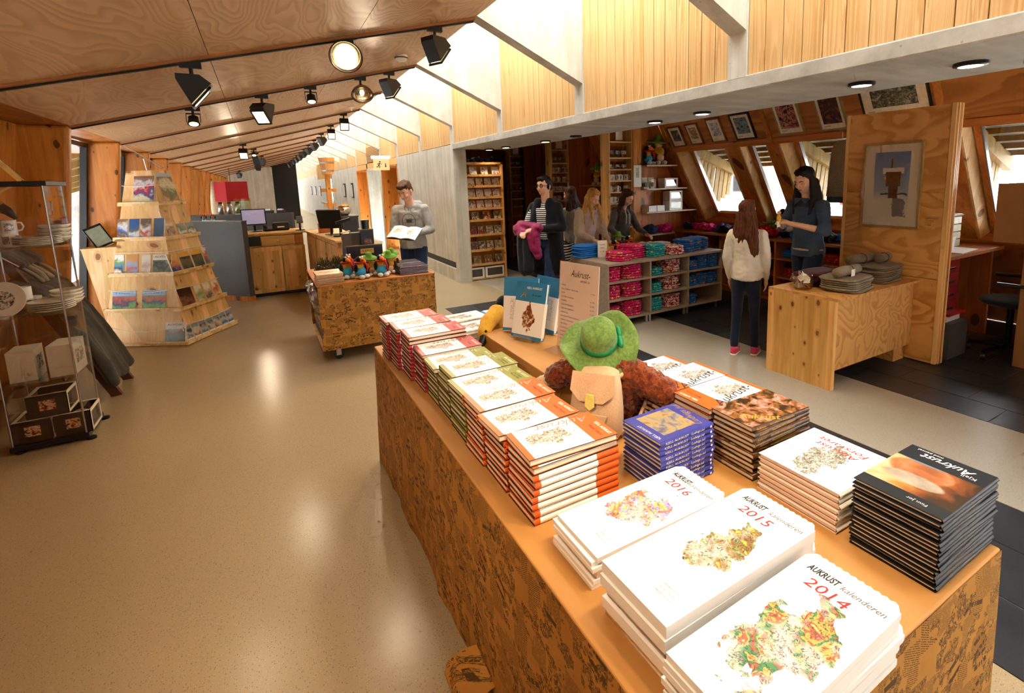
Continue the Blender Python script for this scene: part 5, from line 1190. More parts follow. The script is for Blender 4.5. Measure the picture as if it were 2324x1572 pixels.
# heap of plush and green knobbly toys by the window
for i, (y, z, k, sc) in enumerate([(4.02, .95, 'bird', 1.5), (3.82, .93, 'hog', 1.5), (4.22, .93, 'bird', 1.3)]):
    plush((5.82, y, z-.02), R(-70) + i, ['big plush bird lying on the window shelf heap', 'big hatted plush toy on the window shelf heap', 'plush bird lying behind the girl in the white sweater'][i], k, sc)
gm = MB(); gm.smooth = True; gm.ell((0,0,0), (.028,.022,.022), 10, 8); gm = gm.mesh('felt_olive', PF['green'])
for i in range(14): tag(link('felt_ball', gm, None, (5.78 + .04*(i % 3), 4.32 + .05*(i//3), .98 + .02*((i*7) % 3))), 'olive-green felt ball heaped on the window shelf garments', 'felt ball', 'green felt balls')
# goods rack at the concrete corner
u = thing('goods_rack', 'tall narrow pine rack of discs and cards at the concrete corner', 'rack', (0,0,0)); ya, yb_ = 8.07, 8.30; xa, xb = 2.80, 3.60
RP = pine('rack_pine', '#c88a44', '#e0ab66', 'z', .0, True, .5, '#7a4a20', 5)
for x in (xa, xb-.035): boxp('upright', x, x+.035, ya, yb_, 0, 1.98, RP, u)
boxp('top_rail', xa, xb, ya, yb_, 1.95, 1.985, RP, u); boxp('back_panel', xa+.035, xb-.035, yb_-.015, yb_, .05, 1.95, RP, u)
zs = [.03, .271, .516, .776, 1.025, 1.219, 1.405, 1.593, 1.775]
for z in zs: boxp('shelf_board', xa+.035, xb-.035, ya+.01, yb_-.015, z-.02, z, RP, u); 
for z in zs[1:]: boxp('shelf_lip', xa+.035, xb-.035, ya, ya+.012, z-.025, z+.012, RP, u)
cards = {1: [('#c9b9a0', 'snow'), ('#c9b9a0', 'snow'), ('#a07a3a', 'gold'), ('#7a6a62', 'dark')], 2: [('#8a6a5a', 'brown'), ('#8a6a5a', 'brown'), ('#7a6a72', 'grey'), ('#d8c2a0', 'pale'), ('#c9c2a0', 'pale')], 3: [('#a8344a', 'red'), ('#a8344a', 'red'), ('#a8344a', 'red'), ('#e0dcd4', 'white'), ('#e0dcd4', 'white')],
         4: [('#3a3430', 'dark portrait'), ('#d8c8b0', 'pale'), ('#d0642a', 'orange'), ('#d8d0b0', 'ivory')], 5: [('#e8e0d2', 'white')]*5, 6: [('#e8e0d2', 'white')]*5, 7: [('#ddd5c4', 'ivory')]*5, 8: [('#e4dccb', 'white')]*4}
for r_, lst in cards.items():
    z = zs[r_]
    for j, (c, wd) in enumerate(lst):
        nn = len(lst); x = xa + .10 + (xb-xa-.2)*(j/(max(nn-1, 1))); hgt = .145 if r_ < 4 else .13
        o = link('disc_case', None, None) if False else thing('disc_case', '%s %s card case from the left on rack shelf %s' % (ORD[j].replace('topmost', 'first'), wd, {1: 'above the bottom cartons', 2: 'second above the cartons', 3: 'third above the cartons', 4: 'with mixed covers', 5: 'with lower red-edged cards', 6: 'with upper red-edged cards', 7: 'second from the top', 8: 'at the very top'}[r_]), 'card case', (x, ya+.075, z), (R(-14), 0, 0), 'card cases on the pine rack')
        key = ('case', c, r_ > 4)
        if key not in _sm: _sm[key] = (MB().box(-.062, .062, 0, .012, 0, .14).mesh('case', plain('#e9e5dc', .25, .03)), MB().box(-.058, .058, -.001, 0, .006, .134).mesh('cover_print', photo('case_print_' + c.lstrip('#'), [c, '#e8e2d4', c, '#6a5040', c] if r_ < 5 else [c, c, c, c, c, '#4a3a30', c], 16)))
        link('case', _sm[key][0], o); link('cover_print', _sm[key][1], o)
        if r_ in (5, 6) and j < 5: boxp('red_edge', .062, .075, .002, .012, 0, .14, plain('#c92a2a', .4), o)
for j in range(2):
    t = thing('toy_carton', ['white carton with window at the bottom of the rack, beside the concrete', 'white carton with window at the bottom of the rack, shop side'][j], 'carton', (xa+.21+j*.37, ya+.1, .031), 0, 'white window cartons')
    def carton(t, w, d, h):
        for q in ((-w/2, w/2, -d/2, -d/2+.004, 0, .03), (-w/2, w/2, -d/2, -d/2+.004, h-.025, h), (-w/2, -w/2+.03, -d/2, -d/2+.004, .03, h-.025), (w/2-.03, w/2, -d/2, -d/2+.004, .03, h-.025)): boxp('front_frame', *q, M['white'], t)
        boxp('carton_shell', -w/2, w/2, -d/2+.006, d/2, 0, h, plain('#2a2320', .6), t); boxp('window_film', -w/2+.03, w/2-.03, -d/2+.001, -d/2+.002, .03, h-.025, M['acryl'], t)
        boxp('side_flap', -w/2-.002, -w/2, -d/2, d/2, 0, h, M['white'], t); boxp('side_flap', w/2, w/2+.002, -d/2, d/2, 0, h, M['white'], t); boxp('top_flap', -w/2, w/2, -d/2, d/2, h, h+.002, M['white'], t)
    carton(t, .34, .17, .185)
def toycar(loc, yaw, label, col, sc=1.0):
    t = thing('toy_car', label, 'toy car', loc, yaw, 'black toy cars on the rack'); m = MB().prism([(-.13, .02), (.13, .02), (.13, .05), (.05, .06), (.03, .085), (-.05, .085), (-.08, .055), (-.13, .05)], 'y', -.04, .04); obj('car_body', m, plain(col, .25), t)
    for x in (-.08, .08):
        for q in (-1, 1): obj('wheel', MB().tube([(x, q*.036, .025), (x, q*.05, .025)], .025, 12), M['black'], t)
    obj('exhaust_stack', MB().tube([(.06, 0, .06), (.06, 0, .10)], .01, 8), M['chrome'], t)
for j in range(3): toycar((2.92 + j*.25, 8.17, 1.986), .3*j, ['black toy racing car on top of the rack, concrete side', 'black toy racing car in the middle on top of the rack', 'black toy racing car on top of the rack, shop side'][j], '#141416')
# shelf columns on the bay dividers
MUG = None
def lathe_mesh(prof, n, mat, nm): m = MB(); m.smooth = True; m.lathe(prof, n); return m.mesh(nm, mat)
mug_b = lathe_mesh([(0, .004), (.036, .0), (.038, .01), (.038, .088), (.036, .09), (.034, .086), (.034, .01), (0, .008)], 18, M['white'], 'mug_body')
hm = MB(); hm.smooth = True; hm.tube([(.036, 0, .072), (.058, 0, .07), (.066, 0, .045), (.055, 0, .022), (.036, 0, .02)], .0055, 8); mug_h = hm.mesh('handle', M['white'])
pm = MB().add([(.0388*math.cos(a), .0388*math.sin(a), z) for z in (.022, .07) for a in [R(-125+14*k) for k in range(6)]], [(k, k+1, k+7, k+6) for k in range(5)]); mug_p = pm.mesh('mug_print', photo('mug_drawing', ['#f2efe8', '#f2efe8', '#2a2420', '#f2efe8'], 60))
def mug(loc, yaw, label, group): 
    t = thing('mug', label, 'mug', loc, yaw, group); link('mug_body', mug_b, t); link('handle', mug_h, t); link('mug_print', mug_p, t); return t
GLS = glass('amber_tinted_glass', (.96, .92, .84, 1), .35, .03)
gl_m = {h: lathe_mesh([(0, .004), (.024, 0), (.026, .01), (.03, h), (.027, h), (.024, .012), (0, .01)], 14, GLS, 'glass_wall') for h in (.17, .11)}
pr_m = {h: lathe_mesh([(.0272, h*.3), (.0295, h*.62)], 14, photo('glass_print%d' % int(h*100), ['#c9b07a', '#8a8fb0', '#c9b07a', '#3a3a5a'], 40), 'glass_print') for h in (.17, .11)}
def tumbler(loc, h, label, group):
    t = thing('drinking_glass', label, 'glass', loc, rnd.uniform(0, 6), group); link('glass_wall', gl_m[h], t); link('glass_print', pr_m[h], t)
COLN = {6.2: 'nearest pine shelf column', 8.06: 'second pine shelf column', 9.96: 'farthest pine shelf column'}
zsh = [1.12, 1.288, 1.457, 1.625, 1.795, 1.965]
for y, nm in COLN.items():
    x0, x1 = (4.50, 4.90) if y < 7 else ((4.57, 4.91) if y < 9 else (4.63, 4.92))
    u = thing('shelf_column', 'tall %s of glasses and mugs' % nm.replace('shelf column', 'open shelf column'), 'shelf', (0,0,0), 0, 'shelf columns on the bay dividers'); Y = y
    for x in (x0-.02, x1): boxp('upright', x, x+.02, Y-.0, Y+.22, 0, 2.62, M['pine'], u)
    boxp('back_panel', x0, x1, Y+.2, Y+.22, 0, 2.62, M['orange'], u); boxp('corner_post', x1+.02, x1+.17, Y-.02, Y+.22, 0, 3.0, M['orange'] if y > 7 else M['fin'], u)
    for z in [.3, .5, .7, .92] + zsh + [2.2]: boxp('shelf_board', x0, x1, Y+.0, Y+.2, z-.018, z, M['pinex'], u)
    w = x1-x0
    for r_, z in enumerate(zsh):
        top = len(zsh)-1-r_
        if y < 7: kind = ['none', 'mug', 'mug', 'mug', 'short', 'tall'][r_]; n_ = [0, 4, 3, 5, 6, 6][r_]
        elif y < 9: kind = ['none', 'mug', 'mug', 'mug', 'mug', 'tall'][r_]; n_ = [0, 3, 4, 3, 3, 4][r_]
        else: kind = ['none', 'short', 'short', 'short', 'short', 'tall'][r_]; n_ = [0, 3, 3, 3, 3, 4][r_]
        for j in range(n_):
            x = x0 + .05 + (w-.1)*j/max(1, n_-1); lab = '%s, %s shelf from its top, %s from the left'
            pos = (x, Y+.08 + .03*(j % 2), z); o_ = ORD[j].replace('topmost', 'first'); tp = ORD[top].replace('topmost', 'first')
            if kind == 'mug': mug(pos, R(-60), '%s white mug on %s shelf of %s' % (o_, tp, nm), 'white mugs on the shelf columns')
            else: tumbler(pos, .17 if kind == 'tall' else .11, '%s %s glass on %s shelf of %s' % (o_, kind, tp, nm), 'printed glasses on the shelf columns')
    t = thing('small_print', 'small pale framed print at the top of the %s' % nm, 'picture', (x0+w*.62, Y+.1, 2.22), 0); boxp('picture_frame', -.07, .07, 0, .012, 0, .2, M['board'], t); boxp('picture_sheet', -.06, .06, -.002, 0, .01, .19, M['paper'], t)
t = thing('pinned_notice', 'white sheet with a drawn figure pinned to the nearest column post', 'notice', (4.995, 6.175, 1.52), 0); boxp('sheet', -.075, .075, -.002, 0, 0, .33, M['paper'], t); boxp('drawing', -.03, .03, -.003, -.002, .14, .29, photo('notice_drawing', ['#f3efe6', '#c9b98a', '#8a8a6a', '#f3efe6'], 40), t)
# shelves between the nearest column and the sloping wall
u = thing('wall_shelves', 'white-edged shelves between the nearest column and the sloping wall', 'shelf', (0,0,0)); WS = plain('#c9b59a', .5)
for z, xr in ((1.845, 5.70), (1.488, 5.92), (1.13, 6.13), (.78, 6.3)): boxp('shelf_board', 5.08, xr, 6.05, 6.31, z-.02, z, WS, u)
plush((5.22, 6.2, 1.846), .2, 'plush bird sitting on the top wall shelf', 'bird', 1.3); plush((5.42, 6.2, 1.846), -.2, 'large hatted plush toy on the top wall shelf', 'hog', 1.9)
for j in range(2):
    t = thing('boxed_toy', ['boxed toy pair on second wall shelf beside the column', 'second boxed toy on the wall shelf'][j], 'boxed toy', (5.17+.13*j, 6.2, 1.489), 0); boxp('box_back', -.055, .055, .02, .03, 0, .17, plain('#c9bc9a', .4), t); boxp('box_tray', -.055, .055, -.04, .02, 0, .02, plain('#c9bc9a', .4), t); o = MB(); o.smooth = True; o.ell((0, -.01, .06), (.03,.025,.042)); obj('toy_figure', o, PF['black'], t); boxp('blister', -.05, .05, -.035, .018, .02, .14, M['acryl'], t)
for j, (x, z) in enumerate([(5.62, 1.489), (5.72, 1.131), (5.72, 1.131+.155)]):
    t = thing('toy_carton', ['white window carton on the second wall shelf', 'lower white window carton on the third wall shelf', 'upper white window carton on the third wall shelf'][j], 'carton', (x, 6.18, z), 0, 'white window cartons on the wall shelves'); carton(t, .27, .16, .15)
for k in range(2):
    for i in range(5): tag(boxp('notepad', 5.16+.17*k, 5.31+.17*k, 6.1, 6.28, 1.131+.018*(4-i), 1.147+.018*(4-i), M['paper'], None), '%s white notepad in the %s pile on the third wall shelf' % (nth(i, 5), ['first', 'second'][k]), 'notepad', 'white notepads')
cloth('folded_garment', SM['magenta'], (5.55, 6.18, .781), (.16, .1, .15), 'magenta garment on the lowest wall shelf', 'garment', seed=71); cloth('folded_garment', SM['navy'], (5.25, 6.18, .781), (.15, .1, .16), 'navy garment on the lowest wall shelf', 'garment', seed=72)
# dim goods in the further bays
for yb2, nm in ((7.8, 'second'), (9.7, 'far')):
    u = thing('bay_shelves', 'dim wooden shelves in the %s bay' % nm, 'shelf', (0,0,0))
    for z in (.5, .85, 1.2, 1.55): boxp('shelf_board', 5.08, sx(z)-.05, yb2-1.2, yb2+.2, z-.02, z, M['orangey'], u)
    plush((5.25, yb2-.2, 1.55), R(-60), 'plush toy in yellow scarf on the %s bay shelf' % nm, 'hog', 1.6); 
    bg = thing('tote_bag', 'black bag with tag on the %s bay shelf' % nm, 'bag', (5.25, yb2-.5, 1.2)); o = MB(); o.smooth = True; o.loft([[(x, y, z) for x, y in ((-.1*g, -.12*g), (.1*g, -.12*g), (.1*g, .12*g), (-.1*g, .12*g))] for z, g in ((0, 1), (.16, 1.05), (.24, .7))]); obj('bag_body', o, PF['black'], bg); boxp('tag', -.11, -.105, -.02, .02, .1, .16, M['cream'], bg)
    for k in range(4): tag(boxp('boxed_game', 5.12+.02*k, 5.4, yb2-1.1+.0, yb2-.85, .851+.05*k, .895+.05*k, plain(['#3a2a22', '#5a4a3a', '#2a2a30', '#6a5a4a'][k]), None), '%s dark boxed game piled on the %s bay shelf' % (nth(3-k, 4), nm), 'boxed game', 'boxed games in the ' + nm + ' bay')
# pictures on the sloping wall
def slope_pic(y0, y1, z0, z1, fm, label, cols, mar=.2, dark=False):
    zc = z0; t = thing('framed_picture', label, 'picture', (sx(zc) - .857*.012, (y0+y1)/2, zc - .514*.012), (0,0,0), 'framed pictures above the windows')
    t.matrix_world = frame(t.location, (0, -1, 0), (-.514, 0, .857)) ; w = y1-y0; h = (z1-z0)/.857; b = .018
    for q in ((-w/2, w/2, 0, b), (-w/2, w/2, h-b, h), (-w/2, -w/2+b, b, h-b), (w/2-b, w/2, b, h-b)): boxp('frame_bar', q[0], q[1], q[2], q[3], -.012, .014, fm, t)
    boxp('mount', -w/2+b, w/2-b, b, h-b, -.010, .004, plain('#e6dcc6', .5), t); boxp('print', -w/2+b+w*mar*.7, w/2-b-w*mar*.7, b+h*mar, h-b-h*mar*.6, .004, .0055, photo('print_' + cols[0].lstrip('#'), cols, 22), t)
    boxp('caption', -w/2+b+.03, -w/2+b+.10, b+.03, b+.036, .004, .005, M['grey_ink'], t)
BFW = plain('#7a4a22', .4); BKF = M['black']; GDF = plain('#9a8a5a', .35)
slope_pic(5.68, 5.95, 2.115, 2.40, BFW, 'thin brown framed print at the far end above the windows', ['#6a6058', '#8a8070', '#3a3430', '#a09a8a'], .22)
slope_pic(5.33, 5.575, 2.122, 2.405, BFW, 'second brown framed print from the far end', ['#7a4a22', '#c9a45a', '#4a2a18', '#e0c890'], .22)
slope_pic(4.91, 5.165, 2.122, 2.43, BFW, 'brown framed print of a brown hut in pale blue', ['#c9cfd6', '#8a5a4a', '#b9c4d0', '#d8d4cc'], .22)
slope_pic(4.43, 4.745, 2.125, 2.44, BKF, 'black framed blue-toned print with bicycle colours', ['#c9c4a0', '#3a5a7a', '#8aa0a8', '#2a3440'], .18)
slope_pic(3.75, 4.09, 2.13, 2.50, GDF, 'print of two robed figures on black above the windows', ['#0d0c10', '#15121a', '#8a3a4a', '#c08a6a', '#15121a'], .14)
slope_pic(3.24, 3.55, 2.128, 2.50, GDF, 'dark brown print beside the robed figures', ['#1a1a2a', '#5a3020', '#2a1c18', '#7a4630'], .14)
slope_pic(2.42, 3.05, 2.215, 2.52, BKF, 'wide black framed print partly behind the plywood partition', ['#5a6050', '#8a8a70', '#1a1c1a', '#b0a890'], .2)
# hanging checked shirt by the partition
t = thing('hanging_shirt', 'checked shirt with black trim hanging behind the plywood partition', 'shirt', (5.05, 3.02, 1.35)); n = NT('checked_cloth', .9, .1); v = n.sep(n.coord()); ck = n.math('GREATER_THAN', n.math('MULTIPLY', n.math('SINE', n.math('MULTIPLY', v[2], 400.0)), n.math('SINE', n.math('MULTIPLY', v[1], 400.0))), 0.0); n.color(n.mix(ck, srgb('#b8a88a'), srgb('#4a4038')))
m = MB(); m.smooth = True; m.loft([[(.03*math.cos(a*math.pi/6), .13*math.sin(a*math.pi/6)*g, z) for a in range(12)] for z, g in ((.06, 1.05), (.3, 1.0), (.55, .8), (.62, .4))]); obj('shirt_body', m, n.m, t); m = MB(); m.loft([[(.032*math.cos(a*math.pi/6), .136*math.sin(a*math.pi/6), z) for a in range(12)] for z in (.0, .06)]); obj('trim_band', m, M['black'], t); obj('hanger_hook', MB().tube([(0,0,.62),(0,0,.7),(0,.03,.72)], .003, 6), M['steel'], t)

# plywood partition with the framed watercolour
u = thing('plywood_partition', 'tall free-standing plywood partition with a framed watercolour', 'partition', (0,0,0))
for z0, z1 in ((.01, .738), (.744, 1.464), (1.47, 2.17)): boxp('plywood_sheet', 4.80, 4.818, 1.99, 2.80, z0, z1, M['dply'], u)
boxp('core', 4.818, 4.90, 1.955, 2.83, .01, 2.165, M['board'], u)
for y in (1.955, 2.80): boxp('edge_strip', 4.797, 4.82, y, y+.032, .01, 2.175, M['board'], u)
for y in (1.945,):
    for k in range(3): boxp('edge_layer', 4.822 + k*.028, 4.844 + k*.028, y, y+.01, .01, 2.175, M['orange'] if k % 2 else M['board'], u)
sc_ = MB(); sc_.tube([(4.795, 0, 0), (4.80, 0, 0)], .006, 8); sc_ = sc_.mesh('screw', M['steel'])
for y in (2.03, 2.74):
    for z in (.06, .69, .79, 1.41, 1.52, 2.11): link('screw', sc_, u, (0, y, z))
t = thing('framed_watercolour', 'framed watercolour of a snowy storehouse wrapped in clear film', 'picture', (4.797, 2.40, 1.16)); t.matrix_world = frame((4.797, 2.40, 1.16), (0, -1, 0), (0, 0, 1)); w, h = .485, .735
for q in ((-w/2, w/2, 0, .014), (-w/2, w/2, h-.014, h), (-w/2, -w/2+.014, .014, h-.014), (w/2-.014, w/2, .014, h-.014)): boxp('frame_bar', q[0], q[1], q[2], q[3], 0, .022, plain('#b59a5a', .35), t)
boxp('mount', -w/2+.014, w/2-.014, .014, h-.014, 0, .010, plain('#e9e0cc', .5), t)
def watercolour():
    n = NT('watercolour', .6, .2); c = n.coord(); v = n.sep(c); f = n.noise(c, 9, 4, .6, .3); g = n.noise(c, 30, 3)
    sky = n.ramp(n.math('ADD', v[1], n.math('MULTIPLY', f, .12)), [(.30, '#e6ddca'), (.40, '#9fb4c8'), (.55, '#7d9cc4'), (.72, '#6484b4')])
    edge = n.math('MAXIMUM', n.math('DIVIDE', n.math('ABSOLUTE', v[0]), .15), n.math('SUBTRACT', 1.0, n.math('MULTIPLY', n.math('SUBTRACT', .66, v[1]), 12.0)))
    col = n.mix(n.math('GREATER_THAN', n.math('ADD', edge, n.math('MULTIPLY', f, .1)), 1.02), sky, srgb('#e9e0cc'))
    def bx(x0, x1, y0, y1, cc, cur, wob=.012):
        X = n.math('ADD', v[0], n.math('MULTIPLY_ADD', g, wob, -wob/2)); Y = n.math('ADD', v[1], n.math('MULTIPLY_ADD', f, wob, -wob/2)); k = None
        for q in (n.math('GREATER_THAN', X, x0), n.math('LESS_THAN', X, x1), n.math('GREATER_THAN', Y, y0), n.math('LESS_THAN', Y, y1)): k = q if k is None else n.math('MULTIPLY', k, q)
        return n.mix(k, cur, cc)
    col = bx(.02, .12, .10, .25, srgb('#8f8f94'), col, .10); col = bx(-.09, .13, .285, .30, srgb('#3f5a78'), col, .05)
    br = n.ramp(g, [(.3, '#4a2a1c'), (.6, '#7a4a34')])
    col = bx(-.02, .055, .255, .36, br, col); col = bx(-.045, .075, .36, .47, br, col); col = bx(-.075, .10, .47, .52, srgb('#e8e6e2'), col); col = bx(-.05, .08, .455, .485, srgb('#6a4434'), col); col = bx(-.008, .004, .52, .60, srgb('#2a2422'), col, .004); col = bx(-.06, -.045, .42, .44, srgb('#f3d87a'), col); n.color(col); return n.m
boxp('painting', -w/2+.03, w/2-.03, .04, h-.04, .010, .0115, watercolour(), t); boxp('film', -w/2-.01, w/2+.01, -.008, h+.012, .024, .0255, glass('wrapping_film', (.98,.97,.95,1), .15, .1), t)
t = thing('small_label', 'tiny typed label beside the framed watercolour', 'label', (4.799, 2.09, 1.20)); t.matrix_world = frame((4.799, 2.075, 1.20), (0, -1, 0), (0, 0, 1))
for k in range(4): text('typed_line', ['KJELL AUKRUST', 'Vinterkveld', 'Litografi', 'kr 2500,-'][k], .014, M['ink'], t, frame((-.04, .05-.018*k, .001), (1,0,0), (0,1,0)), align='LEFT')
# low counter in front of it
u = thing('pine_counter', 'low pine and plywood counter in front of the partition', 'counter', (0,0,0))
boxp('end_panel', 3.60, 3.64, 2.14, 2.72, 0, .70, pine('pine_end_panel', '#cf9347', '#ecbd76', 'z', .06, True, .45, '#6a3a18', 9, .3), u)
boxp('counter_top', 3.60, 4.80, 2.12, 2.72, .70, .72, M['cply'], u); boxp('side_panel', 3.64, 4.80, 2.16, 2.18, .14, .70, M['cply'], u); boxp('side_panel', 3.64, 4.80, 2.68, 2.70, .14, .70, M['cply'], u); boxp('inner_base', 3.64, 4.795, 2.18, 2.68, .14, .16, M['board'], u); boxp('foot', 4.62, 4.79, 2.2, 2.66, 0, .14, M['cply'], u)
FEL = fabric('#6e6252', '#958872', 150, .95, 18); FELB = fabric('#5c4c38', '#7c6a54', 150, .95, 18); BUR = fabric('#3a0f1c', '#541a2a', 150)
def felt(x, y, z, n, w, d, t, mat, yaw, desc, word):
    k = ('felt', w, d, t, mat.name)
    if k not in _sm: _sm[k] = shirtmesh(w, d, t).mesh('felt_fold', mat)
    for i in range(n): tag(link('felt_seat_pad', _sm[k], None, (x + rnd.uniform(-.02, .02), y + rnd.uniform(-.01, .01), z + (n-1-i)*t*.95), (0,0,yaw+rnd.uniform(-.08,.08))), '%s %s felt pad, %s' % (nth(i, n), word, desc), 'felt pad', desc)
felt(4.02, 2.30, .721, 6, .42, .30, .019, FEL, R(8), 'grey felt pile at the counter edge', 'grey'); felt(4.52, 2.36, .721, 8, .40, .32, .019, FELB, R(4), 'brown felt pile by the partition', 'brown')
def roll(x, y, z, ln, r, mat, yaw, label):
    t = thing('felt_roll', label, 'felt roll', (x, y, z), yaw, 'rolled felt on the counter'); m = MB(); m.smooth = True; m.tube([(-ln/2, 0, r), (-ln/4, .005, r*1.05), (ln/4, -.004, r), (ln/2, 0, r*.95)], [r, r*1.04, r, r*.96], 16); obj('rolled_felt', m, mat, t)
    m = MB(); m.tube([(.02 + .0*a, (r+.003)*math.cos(a*math.pi/8), r + (r+.003)*math.sin(a*math.pi/8)) for a in range(17)], .004, 6); obj('leather_tie', m, plain('#5a3018', .5), t); return t
r1 = roll(3.98, 2.28, .835, .34, .040, FEL, R(6), 'grey felt roll with white tag on the grey pile'); boxp('hang_tag', -.03, .03, -.046, -.043, .0, .055, M['paper'], r1)
roll(4.42, 2.42, .873, .36, .038, FELB, R(0), 'brown felt roll on the brown pile'); roll(4.62, 2.34, .873, .22, .036, FELB, R(10), 'short brown felt roll beside the longer brown one')
felt(4.05, 2.58, .721, 5, .46, .22, .022, BUR, R(3), 'burgundy felt pile at the back of the counter', 'burgundy')
t = thing('glass_bowl', 'round glass bowl full of white tags on the counter', 'bowl', (3.72, 2.50, .721)); m = MB(); m.smooth = True; m.lathe([(0, .004), (.05, .002), (.085, .035), (.092, .075), (.082, .11), (.072, .125), (.070, .122), (.079, .108), (.088, .075), (.081, .037), (.045, .008), (0, .008)], 24); obj('bowl_wall', m, GLS, t)
for i in range(16):
    o = tag(boxp('price_tag', -.022, .022, -.001, .001, -.03, .03, M['paper'] if i % 4 else M['red_ink'], None), 'small paper tag heaped inside the round glass bowl', 'tag', 'tags in the glass bowl'); o.location = (3.72 + rnd.uniform(-.035, .035), 2.50 + rnd.uniform(-.035, .035), .755 + .006*i); o.rotation_euler = (rnd.uniform(-1, 1), rnd.uniform(-1, 1), rnd.uniform(0, 6))
# desk corner behind the partition
u = thing('work_desk', 'cluttered work desk behind the plywood partition', 'desk', (0,0,0)); boxp('desk_top', 4.95, 6.2, 2.02, 2.75, .87, .90, M['orangey'], u); boxp('leg_panel', 5.42, 5.46, 2.1, 2.7, 0, .87, M['orange'], u); boxp('leg_panel', 6.15, 6.19, 2.1, 2.7, 0, .87, M['orange'], u); boxp('stretcher', 5.46, 6.15, 2.35, 2.4, .3, .36, M['orange'], u)
t = thing('red_drawer_unit', 'red drawer unit under the work desk', 'drawers', (5.0, 2.06, .36)); boxp('body', 0, .38, .02, .5, 0, .5, plain('#6a1014', .4), t)
for k in range(4): d_ = boxp('drawer', .005, .375, 0, .02, .01+.122*k, .125+.122*k, plain('#8a161a', .35), t); boxp('handle', .1, .28, -.012, 0, .05+.122*k, .065+.122*k, M['black'], d_)
t = thing('grey_bin', 'grey storage bin with papers and red lid on the floor under the desk', 'bin', (5.03, 1.96, 0)); boxp('bin_body', 0, .34, 0, .3, 0, .32, M['grey'], t); boxp('papers', .05, .3, .05, .25, .32, .38, M['paper'], t); boxp('lid', .02, .33, .02, .28, .38, .40, plain('#b01c1c', .4), t)
for k in range(4): tag(boxp('letter_tray', 5.55, 5.95, 2.3, 2.6, .901+.075*k, .965+.075*k, plain('#d8d2b8', .4), None), '%s cream letter tray on the work desk' % nth(3-k, 4), 'tray', 'stacked letter trays')
t = thing('desk_carton', 'white carton on the work desk', 'carton', (5.10, 2.15, .901)); boxp('carton_body', 0, .36, 0, .24, 0, .14, M['white'], t); boxp('lid_rim', -.005, .365, -.005, .245, .11, .142, M['white'], t)
t = thing('loose_papers', 'sheaf of loose papers at the desk edge', 'papers', (5.35, 2.04, .901), .1); 
for k in range(4): o = boxp('sheet', 0, .45, 0, .3, .002*k, .002*k+.0015, M['paper'], t); o.rotation_euler.z = .08*k
t = thing('black_folder', 'black folder lying on the letter trays', 'folder', (5.52, 2.28, 1.205)); obj('cover_leaf', MB().box(0, .42, 0, .3, 0, .012), M['black'], t); boxp('paper_leaf', .01, .41, .01, .29, .012, .018, M['paper'], t)
CB = plain('#8f6238', .7, .08, scale=5)
t = thing('cardboard_box', 'tall cardboard box standing at the right end of the shop', 'box', (5.30, .90, 0)); bevel(boxp('carton_body', 0, .6, 0, .70, 0, 1.03, CB, t), .004, 1); boxp('tape_strip', -.002, .0, .33, .38, 0, 1.03, plain('#a87a48', .4), t)
t = thing('cardboard_box', 'flat cardboard box leaning on top of the tall one', 'box', (5.32, .80, 1.032)); bevel(boxp('carton_body', 0, .5, 0, 1.02, 0, .49, CB, t), .004, 1); boxp('flap_edge', -.003, .02, 0, 1.02, .487, .493, CB, t)
t = thing('office_chair', 'black office chair at the work desk', 'chair', (5.55, 1.72, 0), R(20)); OC = fabric('#0c0c0d', '#1a1a1c', 120)
m = MB(); m.smooth = True; m.ell((0, 0, .50), (.24, .23, .05), 18, 10); obj('seat', m, OC, t); m = MB(); m.smooth = True; m.ell((0, -.24, .85), (.22, .045, .30), 18, 12); obj('backrest', m, OC, t); obj('gas_stem', MB().tube([(0,0,.10),(0,0,.46)], .025, 10), M['blackm'], t); obj('back_bracket', MB().tube([(0,-.1,.46),(0,-.25,.5),(0,-.27,.75)], .02, 8), M['blackm'], t)
for k in range(5):
    a = 2*math.pi*k/5; obj('base_arm', MB().tube([(0,0,.10),(.28*math.cos(a), .28*math.sin(a), .07)], .018, 8), M['blackm'], t); obj('caster', MB().tube([(.28*math.cos(a), .28*math.sin(a)-.015, .032),(.28*math.cos(a), .28*math.sin(a)+.015, .032)], .03, 12), M['black'], t)
for q in (-1, 1): obj('armrest', MB().tube([(q*.25, -.1, .5), (q*.28, -.1, .68), (q*.28, .12, .69)], .018, 8), M['blackm'], t)
# ---------------------------------------------------------------- trolley with toys and gift boxes
u = thing('display_trolley', 'display trolley papered with printed kraft and standing on casters', 'trolley', (0,0,0)); a0, a1, b0, b1 = .365, 1.46, 5.10, 6.20
TW = pine('trolley_top_wood', '#a8642a', '#c07c3a', 'x', .2, False, .35)
boxp('front_panel', a0+.004, a1, b0, b0+.02, .12, .735, M['news'], u); boxp('back_panel', a0, a1, b1-.02, b1, .12, .735, M['news'], u); boxp('side_panel', a1-.02, a1, b0+.02, b1-.02, .12, .735, M['news'], u)
bevel(boxp('trolley_top', a0-.005, a1+.005, b0-.006, b1+.005, .735, .752, TW, u), .003, 1)
for z in (.12, .40): boxp('shelf_board', a0, a1-.02, b0+.02, b1-.02, z, z+.02, M['pinex'], u)
boxp('middle_wall', .80, .82, b0+.02, b1-.02, .14, .735, M['pine'], u)
for x in (a0+.14, a1-.1):
    for y in (b0+.1, b1-.1):
        c = obj('caster', MB().tube([(x, y-.018, .045), (x, y+.018, .045)], .045, 16), M['black'], u); obj('fork', MB().box(x-.022, x+.022, y-.026, y-.02, .04, .115).box(x-.022, x+.022, y+.02, y+.026, .04, .115).box(x-.025, x+.025, y-.026, y+.026, .108, .12), M['steel'], c)
PLB = glass('crinkled_plastic', (.9, .91, .92, 1), .9, .15)
